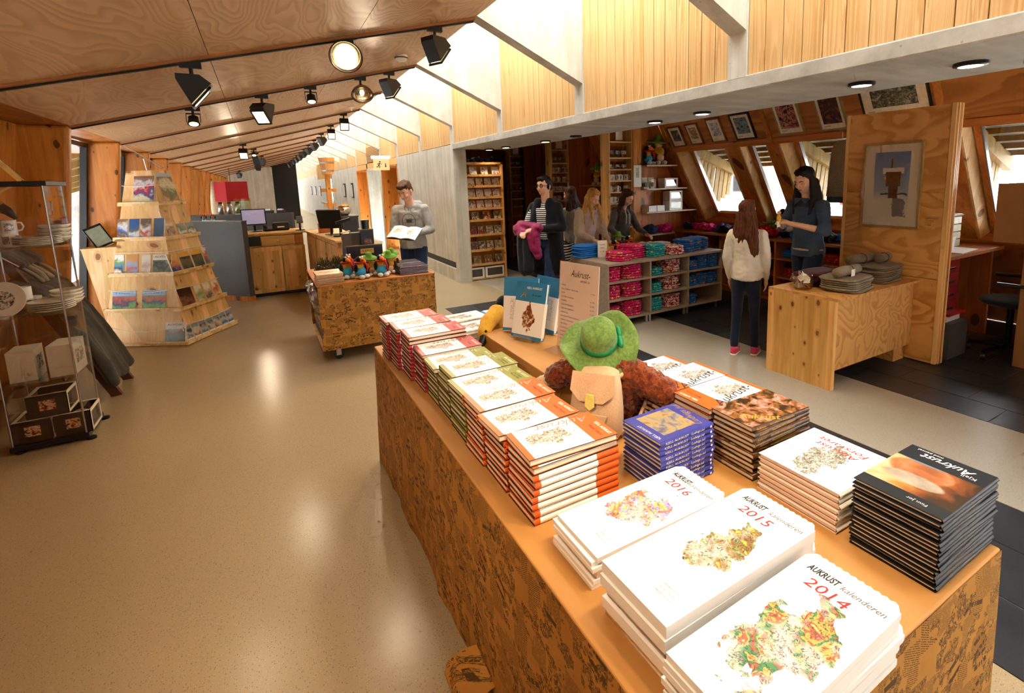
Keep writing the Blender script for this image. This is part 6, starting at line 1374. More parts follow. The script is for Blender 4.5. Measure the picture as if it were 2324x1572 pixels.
for i in range(4):
    m = MB(); m.ell((.45, 5.22+.26*i, .53), (.12, .12, .11)); m.ell((.40, 5.25+.26*i, .60), (.08, .10, .07))
    t = thing('plastic_bag', '%s crinkled clear plastic bag on the trolley upper shelf' % ['nearest', 'second', 'third', 'last'][i], 'bag', (0,0,0), 0, 'plastic bags in the trolley'); remesh(m, 'crumpled_film', PLB, t, .012, 2, .5, lambda p: .018*noise.noise(p*24) + .008*noise.noise(p*50)); 
    m = MB(); m.ell((.47, 5.22+.26*i, .52), (.07, .08, .07)); remesh(m, 'bag_contents', fabric('#a8a29a', '#cfcac2', 60), t, .012, 2)
for i in range(6):
    t = thing('boxed_book', '%s dark blue boxed book on the trolley lower shelf' % (ORD[i].replace('topmost', 'nearest')), 'boxed book', (.39, 5.14+.17*i, .142), 0, 'dark blue boxed books'); boxp('slipcase', 0, .3, 0, .14, 0, .235, plain('#22345e', .4), t); boxp('label_plate', -.002, 0, .03, .11, .10, .16, plain('#c9a44a', .4), t)
KR = plain('#c0a078', .6, .06, scale=12); KRT = art('notebook_cover', '#c9a47e', ['#a8805a', '#8a6444', '#c9a47e'], (0, 0, .09, .05), freq=40)
me_nb = MB().box(-.115, .115, -.15, .15, 0, .0072).mesh('cover_sheet', [KRT]); me_np = MB().box(-.113, .113, -.148, .148, .0075, .0098).mesh('leaves', M['cream'])
for i in range(9):
    t = thing('kraft_notebook', '%s kraft notebook piled on the trolley corner' % nth(i, 9), 'notebook', (.49 + rnd.uniform(-.012, .012), 5.29 + rnd.uniform(-.01, .01), .753+(8-i)*.0098), rnd.uniform(-.04, .04), 'kraft notebooks'); link('leaves', me_np, t, (0,0,-.0075)); link('cover_sheet', me_nb, t, (0,0,.0023))
for k in range(2):
    for i in range(7):
        t = thing('dark_hardback', '%s glossy dark hardback in the %s pile on the trolley' % (nth(i, 7), ['front', 'rear'][k]), 'book', (1.27 + rnd.uniform(-.006, .006), 5.26 + .28*k, .753+(6-i)*.0115), rnd.uniform(-.02, .02), 'dark hardbacks, %s pile' % ['front', 'rear'][k])
        link('cover', COV['darkb']['d'][-1], t) if 'darkb' in COV else (cover_kind('darkb', .28, .24, .0115, photo('glossy_dark_cover', ['#2a2a3a', '#4a4450', '#3a2a2a', '#6a6a78'], 16, .15), photo('dark_title_spine', ['#1a1726', '#231a26', '#7a2a1c', '#1f1a2a', '#4a3a2a'], 60), plain('#1a1726', .4), DK), link('cover', COV['darkb']['d'][-1], t)); link('page_block', COV['darkb']['p'], t)
GB = plain('#1e1b30', .35, .06); GOLD = plain('#c9a44a', .4, .1)
def giftbox(loc, w, d, h, label, plate=True):
    t = thing('gift_box', label, 'gift box', loc, 0, 'dark gift boxes on the trolley'); boxp('box_base', 0, w, 0, d, 0, h*.94, GB, t); boxp('kraft_lid', -.003, w+.003, -.003, d+.003, h*.94, h, plain('#8a6a42', .6), t)
    if plate: p = boxp('name_plate', w*.38, w*.75, -.002, 0, h*.35, h*.72, GOLD, t); text('plate_lettering', 'AUKRUST', .03, GB, p, frame((w*.565, -.0026, h*.54), (1,0,0), (0,0,1)), width=w*.3)
    return t
giftbox((.73, 5.72, .753), .36, .34, .13, 'lower dark gift box with gold plate on the trolley'); giftbox((.725, 5.73, .884), .365, .34, .14, 'upper dark gift box with gold plate on the trolley')
t = giftbox((.885, 5.76, 1.025), .13, .13, .165, 'small dark gift box with orange drawing standing on the wide ones', False); boxp('printed_drawing', .03, .11, -.002, 0, .01, .06, photo('box_drawing', ['#1e1b30', '#c0702a', '#1e1b30', '#7a3a1a'], 60), t)
t = thing('open_box', 'open flap gift box lying tilted beside the small one', 'gift box', (.79, 5.78, 1.025), 0); boxp('tray', 0, .10, 0, .12, 0, .13, plain('#3a3026', .6), t); o = boxp('flap', -.09, 0, 0, .12, 0, .004, plain('#8a6a42', .6), t, loc=(0, 0, .15), rot=(0, R(-12), 0)); o = boxp('flap', -.10, 0, .0, .004, 0, .13, plain('#4a3c2c', .6), t, loc=(0,0,0), rot=(0, 0, R(18)))
t = thing('dark_tin', 'round dark tin on top of the small gift box', 'tin', (.945, 5.82, 1.191)); m = MB(); m.lathe([(0,0),(.042,0),(.042,.08),(0,.08)], 20); obj('tin_body', m, plain('#141a14', .3), t); m = MB(); m.lathe([(0,.08),(.044,.08),(.044,.095),(0,.095)], 20); obj('lid', m, plain('#2a3020', .3), t)
pl = [('bird', .66, 5.33, .1, 'plush bird with red scarf lying at the left of the trolley row'), ('bird', .77, 5.24, .35, 'plush bird in blue trousers and mustard jumper at the trolley front'), ('hog', .88, 5.36, .1, 'hatted plush toy second in the trolley row'), ('bird', .97, 5.24, -.1, 'plush bird with large white feet sitting in the trolley middle'), ('hog', 1.07, 5.36, -.1, 'hatted plush toy near the dark hardbacks'), ('bird', .70, 5.52, 0, 'plush bird behind the row beside the gift boxes'), ('hog', 1.14, 5.56, -.2, 'hatted plush toy behind the dark hardbacks')]
for k, x, y, yw, lb in pl: plush((x, y, .753), yw + .25, lb, k, .95, 'plush toys on the trolley')
t = thing('dried_posy_tray', 'tray of spiky dark dried posies on the trolley', 'dried posies', (.42, 5.72, .753)); boxp('tray', 0, .30, 0, .3, 0, .03, M['black'], t)
m = MB()
for i in range(160):
    x, y = rnd.uniform(.01, .29), rnd.uniform(.01, .29); m.tube([(x, y, .03), (x + rnd.uniform(-.03, .03), y + rnd.uniform(-.03, .03), rnd.uniform(.08, .17))], [.006, .002], 4)
obj('stalks', m, plain('#4a4a2c', .8, .5, scale=60), t)['kind'] = 'stuff'; m = MB()
for i in range(90): m.ell((rnd.uniform(.01, .29), rnd.uniform(.0, .29), rnd.uniform(.04, .09)), (.013,)*3, 6, 4)
obj('pods', m, photo('dried_pods', ['#2a1a14', '#6a4a34', '#3a2a24', '#8a8478'], 60), t)['kind'] = 'stuff'

# ---------------------------------------------------------------- brochure tower
tc = Vector((-1.015, 7.23)); VA, VB, VC = Vector((-.598, -.112)), Vector((.178, -.592)), Vector((.598, .108)); VD = -VB
def tcor(v, z, extra=0.0):
    s = 1.01 - .372*z; c = tc + Vector((-.03, .08))*(z/1.88) + v*(s+extra); return Vector((c.x, c.y, z))
u = thing('brochure_tower', 'four-sided tapering pine brochure tower with ledges', 'brochure stand', (0,0,0)); TP = pine('tower_pine', '#dba968', '#f2d3a0', 'z', .12, True, .45, '#8a4e20', 9)
F4 = [VA, VB, VC, VD]
for i in range(4):
    a, b = F4[i], F4[(i+1) % 4]; zb, zt_ = .03, 1.88
    A0, B0, A1, B1 = tcor(a, zb), tcor(b, zb), tcor(a, zt_), tcor(b, zt_); n_ = (B0-A0).cross(A1-A0).normalized()*.018
    if n_.dot(A0 - Vector((tc.x, tc.y, 0))) > 0: n_ = -n_
    obj('side_panel', MB().add([A0, B0, B1, A1, A0+n_, B0+n_, B1+n_, A1+n_], [(0,1,2,3),(7,6,5,4),(0,4,5,1),(1,5,6,2),(2,6,7,3),(3,7,4,0)]), TP, u)
    for z in (.03, .39, .77, 1.15, 1.525):
        e = .065 if z > .1 else .05; P0, P1, P2, P3 = tcor(a, z), tcor(b, z), tcor(b, z, e), tcor(a, z, e)
        dn = Vector((0,0,-.024)); obj('ledge', MB().add([P0, P1, P2, P3, P0+dn, P1+dn, P2+dn, P3+dn], [(0,1,2,3),(7,6,5,4),(0,4,5,1),(1,5,6,2),(2,6,7,3),(3,7,4,0)]), M['pale'], u)
        L0, L1 = tcor(b, z, e), tcor(a, z, e); up = Vector((0,0,.018)); iw = (P0-P3).normalized()*.012
        obj('ledge_lip', MB().add([P3, P2, P2+iw, P3+iw, P3+up, P2+up, P2+iw+up, P3+iw+up], [(3,2,1,0),(4,5,6,7),(0,1,5,4),(1,2,6,5),(2,3,7,6),(3,0,4,7)]), M['pale'], u)
obj('plinth', MB().add([tcor(v, .03, -.12)*1.0 for v in F4] + [Vector((tcor(v, 0, -.12).x, tcor(v, 0, -.12).y, 0)) for v in F4], [(3,2,1,0),(4,5,6,7),(0,1,5,4),(1,2,6,5),(2,3,7,6),(3,0,4,7)]), M['black'], u)
for z, sag in ((1.72, .01), (1.0, .0), (.60, .03), (.22, .07)):
    pts = []
    for i in (0, 1):
        a, b = tcor(F4[i], z, .03), tcor(F4[i+1], z, .03)
        for k in range(9): p = a.lerp(b, k/8); pts.append(p + Vector((0, 0, -sag*math.sin(math.pi*k/8)*(1 if i == 0 else .4))))
    obj('retaining_cord', MB().tube(pts, .0035, 6), M['white'], u)
def brochure(face, z, uu, w, h, cols, label, ttl=None, tcol=None, bands=(), fr=22, thick=.012):
    a, b = (VA, VB) if face == 0 else (VB, VC); P0, P1 = tcor(a, z, .028), tcor(b, z, .028); Q0, Q1 = tcor(a, z+h, .006), tcor(b, z+h, .006)
    x = (P1-P0).normalized(); o = P0.lerp(P1, uu); up = (Q0.lerp(Q1, uu) - o); up = (up - x*up.dot(x)).normalized(); up.normalize()
    t = thing('brochure', label, 'brochure', (0,0,0), 0, 'brochures on the tower'); t.matrix_world = frame(o + Vector((0,0,.003)), x, up)
    boxp('leaflet', -w/2, w/2, 0, h, -thick, 0, M['paper'], t); c = boxp('cover_print', -w/2+.001, w/2-.001, .001, h-.001, 0, .001, photo('brochure_' + cols[0].lstrip('#') + str(len(bands)), cols, 9, .2, bands, h), t)
    if ttl: text('cover_title', ttl, .03, tcol or M['white_ink'], c, frame((0, h*.88, .0016), (1,0,0), (0,1,0)), width=w*.8)
Bb = brochure
Bb(0, 1.525, .62, .23, .30, ['#c9d2c8', '#e0d6b0', '#3a5aa0', '#b5283a', '#d8dce8', '#8a6a5a'], 'magazine with people in red and blue on the top ledge', 'Naturlos', M['grey_ink'])
sn = ['#c9cdd2', '#6a564a', '#3a7ac9', '#e0e4e8', '#8a6a50']
for k, (q, cs, lb) in enumerate([(.14, sn, 'pale wintry leaflet at the outer end of the second ledge'), (.37, ['#3a80d0', '#dfe6ee', '#5a6a5a', '#2a5aa0'], 'blue sky leaflet second on the second ledge'), (.60, ['#3a70b5', '#c9cdd2', '#b5382a', '#e4e8ee', '#6a5a50'], 'leaflet with red figure third on the second ledge'), (.86, ['#44628c', '#3a5678', '#4a6a90'], 'plain dusty-blue leaflet on the second ledge')]): Bb(0, 1.15, q, .115, .215, cs, lb)
Bb(0, .77, .13, .105, .21, ['#e8e8e4', '#3a3028', '#4a90c0', '#6aa03a', '#e8e8e4'], 'white leaflet with small photos on the third ledge'); Bb(0, .77, .34, .13, .215, ['#7a98c4', '#b0562a', '#8aa4cc', '#c08a4a'], 'leaflet with lit building on the third ledge')
Bb(0, .77, .565, .10, .205, ['#e4e0d8', '#b9a898', '#e4e0d8'], 'pale folded leaflet beside the landscape folder'); Bb(0, .77, .82, .20, .205, ['#3a4a2a', '#5a6a3a', '#2a2420', '#7a8a5a'], 'wide folder titled in black on the third ledge', 'ALVDAL', M['ink'], ((1, .145, .3, '#e4e2dc'),))
for k in (0, 1): Bb(0, .39, .24 + .40*k, .26, .205, ['#3a6a2a', '#6a9a3a', '#2a3a5a', '#b04a3a', '#5a8a3a'], ['landscape folder at the outer end of the fourth ledge', 'landscape folder nearer the corner on the fourth ledge'][k], 'TYNSET', plain('#1f4a8a', .5), ((1, .15, .3, '#8ab0d8'),))
Bb(0, .03, .86, .22, .22, ['#3a4a2a', '#5a6a3a', '#7a4a3a', '#8a9a6a'], 'wide folder on the lowest ledge by the corner', 'ALVDAL', M['ink'], ((1, .15, .3, '#d8d8d4'),))
Bb(1, 1.525, .55, .21, .33, ['#c9b98a', '#8a6a3a', '#3a5a3a', '#d8d0b8', '#6a4a2a'], 'tall map leaflet on the top ledge of the corner side', None, None, ((1, .29, .4, '#9fb8cc'),))
Bb(1, 1.15, .22, .115, .30, ['#e4dccb', '#8a5a3a', '#e4dccb', '#c9a07a'], 'tall ivory leaflet on the second ledge'); Bb(1, 1.15, .55, .12, .14, ['#3a4a30', '#e0e4e4', '#5a6a4a', '#8aa0a0'], 'small green leaflet on the second ledge'); Bb(1, 1.15, .84, .12, .14, ['#2f4030', '#d8dcdc', '#506048', '#84989a'], 'second small green leaflet on the second ledge')
Bb(1, .77, .12, .13, .21, ['#2a2a6a', '#3a3a8a', '#c07a3a', '#e0b04a'], 'dark blue festive leaflet on the third ledge'); 
for k in (0, 1): Bb(1, .77, .40 + .30*k, .16, .21, ['#2a3020', '#4a5030', '#6a5a2a', '#1c2018'], ['yellow-headed booklet on the third ledge', 'second yellow-headed booklet on the third ledge'][k], None, None, ((1, .15, .3, '#d8a21e'),))
Bb(1, .77, .92, .07, .21, ['#c9a07a', '#4a7a8a', '#b04a3a', '#e0d8c8'], 'narrow colourful booklet at the end of the third ledge')
Bb(1, .39, .20, .20, .21, ['#4a2a22', '#8a5a4a', '#3a201a', '#b08a7a'], 'dark brown folder on the fourth ledge', None, None, ((1, .12, .3, '#42221c'),)); 
for k, (c, l) in enumerate([(['#e8e6dc', '#7a9a4a', '#e8e6dc'], 'white leaflet with green sprig on the fourth ledge'), (['#e8e4d8', '#5a5040', '#e8e4d8'], 'white leaflet with small drawing on the fourth ledge'), (['#c0502a', '#e8c8a0', '#b04a3a', '#e8e0d4'], 'orange-edged leaflet at the end of the fourth ledge')]): Bb(1, .39, .47 + .19*k, .105, .20, c, l)
for k in range(7): Bb(1, .03, .09 + .135*k, .10, .17, [['#e0e4e8', '#6a7480', '#c9d0d8', '#3a4450'], ['#dfe2e4', '#8a5a4a', '#d0ccc4', '#6a5a50'], ['#d8e0ea', '#3a5a8a', '#b9c4d0', '#5a4a3a']][k % 3 if k < 6 else 2], '%s small white postcard leaflet on the lowest ledge from the corner' % ORD[k].replace('topmost', 'first'), None, None, ((1, .13, .2, '#7d93ab'), (1, 0, .03, '#eceae4')))
t = thing('acrylic_leaflet_holder', 'slanting clear acrylic leaflet holder on top of the tower', 'holder', (-1.09, 7.45, 2.02)); 
for k, dz in enumerate((0, .018)): o = boxp('acrylic_plate', -.19, .19, -.05, .05, dz, dz+.004, [M['acryl'], plain('#9fb8c8', .2)][k], t); o.rotation_euler = (0, R(38), R(0))
obj('support_rod', MB().tube([(.02, 0, -.16), (.0, 0, 0)], .006, 6), M['steel'], t)
# pedestal with tablet
t = thing('pedestal', 'tapered pine pedestal behind the brochure tower', 'pedestal', (-1.63, 7.80, 0), R(0)); m = MB(); m.loft([[(x*g+.06*(1-z), y*g, z) for x, y in ((-.16, -.16), (.16, -.16), (.16, .16), (-.16, .16))] for z, g in ((0, .62), (1.02, 1.0))]); obj('pedestal_body', m, M['pale'], t); boxp('top_plate', -.165, .165, -.165, .165, 1.02, 1.03, M['pale'], t)
t = thing('tablet', 'black tablet on a white slanted stand on the pedestal', 'tablet', (-1.66, 8.02, 1.005)); t.matrix_world = Matrix.Translation((-1.60, 7.80, 1.037)) @ Matrix.Rotation(R(25), 4, 'Z') @ Matrix.Rotation(R(-22), 4, 'Y') @ Matrix.Rotation(R(-12), 4, 'X'); boxp('tablet_shell', -.09, .09, 0, .01, 0, .26, M['black'], t); boxp('screen', -.075, .075, -.001, 0, .025, .235, plain('#8a9a8a', .1), t); boxp('stand_foot', -.07, .07, -.03, .08, -.006, .0, M['white'], t)

# ---------------------------------------------------------------- reception
u = thing('reception_screen', 'tall dark grey screen panel of the reception counter', 'counter screen', (-.27, 8.70, 0), math.atan2(.8, -.65)); boxp('screen_panel', 0, 1.05, -.08, 0, .07, 1.18, M['grey'], u); boxp('timber_base', -.005, 1.05, -.085, .005, 0, .07, M['orange'], u); boxp('top_cap', -.004, 1.05, -.084, .004, 1.18, 1.195, plain('#6a6560', .5), u)
u = thing('reception_back_screen', 'long dark grey screen behind the reception desk', 'counter screen', (-1.1, 11.2, 0), math.atan2(-.9, 1.55)); boxp('screen_panel', 0, 1.80, 0, .08, .05, 1.2, M['grey'], u); boxp('timber_base', 0, 1.80, 0, .08, 0, .05, M['orange'], u); boxp('top_cap', 0, 1.8, -.004, .084, 1.2, 1.212, plain('#55524e', .5), u)
u = thing('reception_desk', 'pine reception desk with panelled doors and a drawer', 'desk', (0,0,0)); y0 = 8.95
boxp('desk_top', -.27, .56, y0-.01, 9.7, .95, .975, M['pinex'], u); boxp('carcass', -.25, .52, y0+.03, 9.65, .05, .95, M['pine'], u); boxp('plinth', -.25, .52, y0+.05, 9.65, 0, .05, M['black'], u)
for k, (xa_, xb_) in enumerate(((-.245, .205), (.215, .53))):
    d_ = boxp('door', xa_+.04, xb_-.04, y0+.005, y0+.03, .11, .70, M['pine'], u)
    for q in ((xa_, xa_+.04, .06, .76), (xb_-.04, xb_, .06, .76), (xa_+.04, xb_-.04, .06, .11), (xa_+.04, xb_-.04, .70, .76)): boxp('door_frame', q[0], q[1], y0-.003, y0+.03, q[2], q[3], M['pine'], d_)
d_ = boxp('drawer', -.05, .40, y0, y0+.03, .79, .93, M['pinex'], u); obj('knob', MB().tube([(.17, y0, .86), (.17, y0-.02, .86)], .011, 10), M['steel'], d_); boxp('open_compartment', -.245, -.06, y0+.0, y0+.028, .79, .93, M['black'], u); boxp('open_compartment', .41, .52, y0, y0+.028, .79, .93, M['orange'], u)
u = thing('reception_return', 'pine return counter running from the reception desk towards the trolley', 'counter', (0,0,0)); 
obj('counter_top', MB().prism([(.56, 9.3), (.78, 7.1), (1.12, 7.1), (1.10, 9.3)], 'z', .93, .955), M['pinex'], u); obj('counter_body', MB().prism([(.60, 9.3), (.81, 7.15), (1.08, 7.15), (1.06, 9.3)], 'z', .05, .93), M['pine'], u)
for k in range(3): o = obj('counter_door', MB().prism([(.595-.012+.21*(k/3)+.008, 9.25-.72*k), (.595-.012+.21*((k+1)/3), 9.25-.72*(k+1)+.03), (.60+.21*((k+1)/3), 9.25-.72*(k+1)+.03), (.60+.21*(k/3)+.008, 9.25-.72*k)], 'z', .1, .88), M['pine'], u)
def monitor(nm, label, loc, yaw, w, h, tilt, scr):
    t = thing(nm, label, 'monitor', loc, yaw); bz = obj('screen_shell', MB().box(-w/2, w/2, -.015, .02, 0, h), M['black'], t); s_ = obj('display', MB().box(-w/2+.015, w/2-.015, -.017, -.015, .02, h-.015), scr, bz)
    for o in (bz,): o.matrix_local = Matrix.Translation((0, 0, .10)) @ Matrix.Rotation(tilt, 4, 'X')
    obj('neck', MB().tube([(0, .03, .0), (0, .03, .16)], .02, 8), M['black'], t); m = MB(); m.lathe([(0,0),(.10,0),(.10,.012),(0,.015)], 20); obj('foot', m, M['black'], t); return t, s_
SCR = emis('#8f8aa6', .55, 'lit_screen'); t, s_ = monitor('till_monitor', 'lit touch-screen till on the reception desk', (-.12, 9.45, .975), R(5), .34, .26, R(-12), SCR); text('screen_text', 'Visit Norway', .04, M['white_ink'], s_, frame((0, -.018, .18), (1,0,0), (0,0,1)), shear=.2)
monitor('till_monitor', 'black till screen turned away on the return counter', (.86, 8.1, .956), R(150), .34, .28, R(-18), M['black'])
t = thing('receipt_printer', 'black receipt printer beside the till', 'printer', (.24, 9.42, .976)); bevel(boxp('printer_body', -.12, .12, -.1, .1, 0, .13, M['black'], t), .02, 2); boxp('paper_slot', -.05, .05, -.102, -.1, .05, .07, M['white'], t)
t = thing('telephone', 'black desk telephone beside the till screen', 'telephone', (.07, 9.38, .976), .2); obj('phone_base', MB().prism([(-.08, 0), (.08, 0), (.08, .07), (-.08, .03)], 'x', -.07, .07), M['black'], t); m = MB(); m.smooth = True; m.tube([(-.05, -.07, .07), (-.05, 0, .10), (-.05, .07, .09)], [.022, .014, .022], 8); obj('handset', m, M['black'], t)
t = thing('card_terminal', 'black card terminal on a stalk at the desk corner', 'card terminal', (.50, 9.1, .976)); obj('stalk', MB().tube([(0,0,0),(0,0,.16)], .015, 8), M['black'], t); o = boxp('keypad_head', -.045, .045, -.09, .06, 0, .03, M['grey'], t, loc=(0,0,.17), rot=(R(35),0,0)); m = MB(); m.lathe([(0,0),(.07,0),(.07,.01),(0,.012)], 16); obj('foot', m, M['black'], t)
t = thing('card_terminal', 'black card terminal arm on the return counter', 'card terminal', (.93, 7.75, .956)); obj('stalk', MB().tube([(0,0,0),(0,0,.18)], .02, 8), M['black'], t); boxp('keypad_head', -.05, .14, -.05, .05, 0, .04, M['black'], t, loc=(0,0,.18), rot=(0,R(-15),0)); m = MB(); m.lathe([(0,0),(.10,0),(.10,.012),(0,.015)], 16); obj('foot', m, M['black'], t)
t = thing('wooden_box', 'small brown wooden box under the turned-away till', 'box', (.72, 8.5, .956)); boxp('box_body', 0, .2, 0, .16, 0, .13, M['orange'], t); boxp('lid', -.004, .204, -.004, .164, .13, .145, M['orange'], t)
for k in range(6): tag(boxp('leaning_record', .86+.018*k, .872+.018*k, 7.15, 7.19+.05*(k % 2), .957, 1.02 - .0*k, plain(['#8a6a42', '#c9b58a', '#6a4a2a'][k % 3], .6), None), '%s small booklet standing in a row at the return counter end' % ORD[k].replace('topmost', 'first'), 'booklet', 'booklets at the counter end')
u = thing('dark_cabinet', 'dark grey cabinet block beyond the return counter', 'cabinet', (1.12, 9.75, 0)); boxp('cabinet_body', 0, .36, 0, .6, 0, 1.10, M['grey'], u); boxp('top_board', -.01, .37, -.01, .61, 1.10, 1.125, plain('#5a5650', .5), u); boxp('door', .02, .34, -.012, 0, .05, 1.05, plain('#3c3c40', .5), u)
t = thing('silver_bowl', 'shiny wrapped bowl with orange rim on the dark cabinet', 'bowl', (1.27, 9.95, 1.125)); m = MB(); m.smooth = True; m.lathe([(0,0),(.07,.0),(.12,.05),(.13,.10),(.11,.15),(.105,.15),(.12,.1),(.11,.055),(.06,.01),(0,.01)], 20); obj('bowl_wall', m, M['chrome'], t); m = MB(); m.ell((.02,.05,.16), (.1,.07,.045)); remesh(m, 'wrapped_filling', fabric('#b5762a', '#d89a4a', 60), t, .015, 2, .5, lambda p: .015*noise.noise(p*30))
for k in range(2): plush((-.75+.12*k, 9.25-.15*k, 1.196), 0, ['tiny plush bird on the grey screen', 'second tiny plush bird on the grey screen'][k], 'bird', .45)
t = thing('brochure_sheet', 'pale folder lying on the grey screen top', 'folder', (-.62, 9.1, 1.196), math.atan2(.8, -.65)); boxp('folder_leaf', -.2, .2, -.04, .04, 0, .006, M['cream'], t)
# cafe things further back
t = thing('pendant_lamp', 'large red box-shaped pendant lampshade', 'lamp', (-.83, 21, 1.25), R(30)); RS = plain('#b51a28', .7, .05)
for q in ((-.36,.36,-.36,-.35), (-.36,.36,.35,.36)): boxp('shade_panel', *q, 0, .66, RS, t); 
for q in ((-.36,-.35,-.35,.35), (.35,.36,-.35,.35)): boxp('shade_panel', *q, 0, .66, RS, t)
obj('cord', MB().tube([(0,0,.66),(0,0,cz(-.83)-1.25)], .008, 6), M['black'], t); boxp('spider_bar', -.35, .35, -.008, .008, .62, .635, M['black'], t); boxp('diffuser', -.35, .35, -.35, .35, .004, .012, emis('#ffe0b0', 1.2, 'shade_diffuser'), t)
t = thing('paper_column', 'tall white paper floor lamp by the left windows', 'lamp', (-1.35, 22, 0)); m = MB(); m.smooth = True; m.lathe([(.16,.5),(.19,.9),(.17,1.4),(.14,1.95),(.0,1.96)], 18); obj('paper_shade', m, plain('#f0e2c4', .8), t); obj('leg_rod', MB().tube([(0,0,0),(0,0,.5)], .03, 8), M['steel'], t); m = MB(); m.lathe([(0,0),(.15,0),(.15,.03),(0,.03)], 18); obj('foot', m, M['black'], t)
for k in range(3):
    t = thing('thermos_flask', '%s steel thermos flask on the back screen' % ['first', 'second', 'third'][k], 'flask', (-.62+.13*k, 10.93-.075*k, 1.212), 0, 'steel flasks'); m = MB(); m.smooth = True; m.lathe([(0,0),(.045,0),(.048,.15),(.03,.19),(0,.19)], 16); obj('flask_body', m, M['steel'], t); m = MB(); m.lathe([(0,.19),(.03,.19),(.03,.22),(0,.22)], 14); obj('cap', m, M['black'], t)
t = thing('glass_display', 'greenish glass display cube on the back screen', 'display case', (-.28, 10.72, 1.212), -.5); boxp('glass_box', -.09, .09, -.09, .09, .01, .27, glass('greenish_glass', (.8, .95, .82, 1), .4), t); boxp('case_base', -.095, .095, -.095, .095, 0, .01, M['white'], t)
for k, (x, y) in enumerate([(-.05, 10.6), (.12, 10.5), (.3, 10.4)]): t = thing('table_gear', '%s dark small appliance on the back screen' % ['first', 'second', 'third'][k], 'appliance', (x, y, 1.212), -.5); boxp('gear_body', -.06, .06, -.04, .04, 0, .05, M['black'], t); boxp('gear_top', -.05, .03, -.03, .03, .05, .075, M['steel'], t)
t = thing('wooden_bucket', 'large wooden coopered bucket with steel hoops hung high', 'bucket', (1.72, 16, 2.0)); BW = pine('bucket_wood', '#c8823a', '#e0a05a', 'z', 0, False)
for k in range(16):
    a_, b_ = 2*math.pi*k/16, 2*math.pi*(k+1)/16 - .02; m = MB(); c_ = lambda an, r_, z: (r_*math.cos(an), r_*math.sin(an), z)
    m.add([c_(a_, .15, 0), c_(b_, .15, 0), c_(b_, .21, .46), c_(a_, .21, .46), c_(a_, .13, 0), c_(b_, .13, 0), c_(b_, .19, .46), c_(a_, .19, .46)], [(0,1,2,3),(7,6,5,4),(0,4,5,1),(1,5,6,2),(2,6,7,3),(3,7,4,0)]); obj('stave', m, BW, t)
for z, r_ in ((.08, .163), (.30, .192)): m = MB(); m.lathe([(r_, z), (r_+.004, z), (r_+.008, z+.04), (r_+.004, z+.04)], 24); obj('hoop', m, M['steel'], t)
m = MB(); m.lathe([(0, .005), (.135, .005), (.135, .02), (0, .02)], 20); obj('bottom_board', m, BW, t)
for q in (-1, 1): obj('rope_handle', MB().tube([(q*.2, .1*math.sin(k*math.pi/8)*2, .40 + .14*math.sin(k*math.pi/8)) for k in range(9)], .012, 6), plain('#e0cfa4', .8), t)
t = thing('timber_stand', 'tall timber post contraption under the wooden bucket', 'post', (1.72, 16.1, 0)); boxp('post', -.06, .06, -.06, .06, 0, 2.0, M['fin'], t); boxp('cross_arm', -.2, .2, -.04, .04, 1.5, 1.6, M['fin'], t); boxp('cross_arm', -.15, .15, -.04, .04, 1.1, 1.18, M['fin'], t); boxp('steel_rod', .09, .11, -.01, .01, .2, 2.3, M['steel'], t); boxp('base_plank', -.25, .25, -.25, .25, 0, .06, M['fin'], t)
t = thing('exit_sign', 'pale exit sign with running figure under a white light bar', 'sign', (2.55, 12.6, 2.0)); boxp('sign_panel', -.20, .16, -.008, .008, 0, .26, emis('#e9cf98', .5, 'sign_glow'), t); obj('light_bar', MB().tube([(-.24, 0, .30), (.18, 0, .30)], .035, 12), emis('#fff4dd', 1.6, 'sign_light'), t); m = MB(); m.lathe([(0, 0), (.017, 0)], 10, frame((-.055, -.009, .195), (1,0,0), (0,0,1))); m.tube([(-.065, -.009, .165), (-.085, -.009, .12)], .012, 6); m.tube([(-.085, -.009, .12), (-.06, -.009, .09), (-.075, -.009, .055)], .008, 6); m.tube([(-.085, -.009, .12), (-.105, -.009, .085), (-.14, -.009, .08)], .008, 6); m.tube([(-.065, -.009, .16), (-.035, -.009, .14), (-.015, -.009, .155)], .006, 6); m.tube([(-.068, -.009, .16), (-.10, -.009, .155), (-.115, -.009, .13)], .006, 6); obj('running_figure', m, M['ink'], t); obj('arrow', MB().prism([(.06, .16), (.08, .16), (.08, .1), (.095, .1), (.07, .065), (.045, .1), (.06, .1)], 'y', -.0095, -.0085), M['ink'], t)
for k, (y, z0, z1, w_) in enumerate([(18.4, 1.25, 1.75, .35), (20.2, 1.25, 1.75, .5), (29, 1.2, 1.7, .7), (31.5, 1.2, 1.7, .7), (34, 1.2, 1.7, .7)]): t = thing('wall_picture', '%s dark framed picture along the far concrete wall' % ORD[k].replace('topmost', 'first'), 'picture', (2.70, y, z0), 0, 'dark pictures on the far wall'); boxp('picture_frame', 0, .025, 0, w_, 0, z1-z0, M['black'], t); boxp('picture_sheet', -.002, 0, .05, w_-.05, .05, z1-z0-.05, plain('#c9c4ba', .5), t)
t = thing('serving_hatch', 'serving hatch with stainless counter in the far concrete wall', 'counter', (2.45, 24, .9)); boxp('hatch_counter', 0, .5, 0, 2.5, 0, .05, M['steel'], t); boxp('hatch_back', .7, .75, 0, 2.5, -.9, 1.3, M['conc'], t); boxp('pine_flap', -.05, .25, .0, 2.5, 1.1, 1.75, M['pinex'], t)
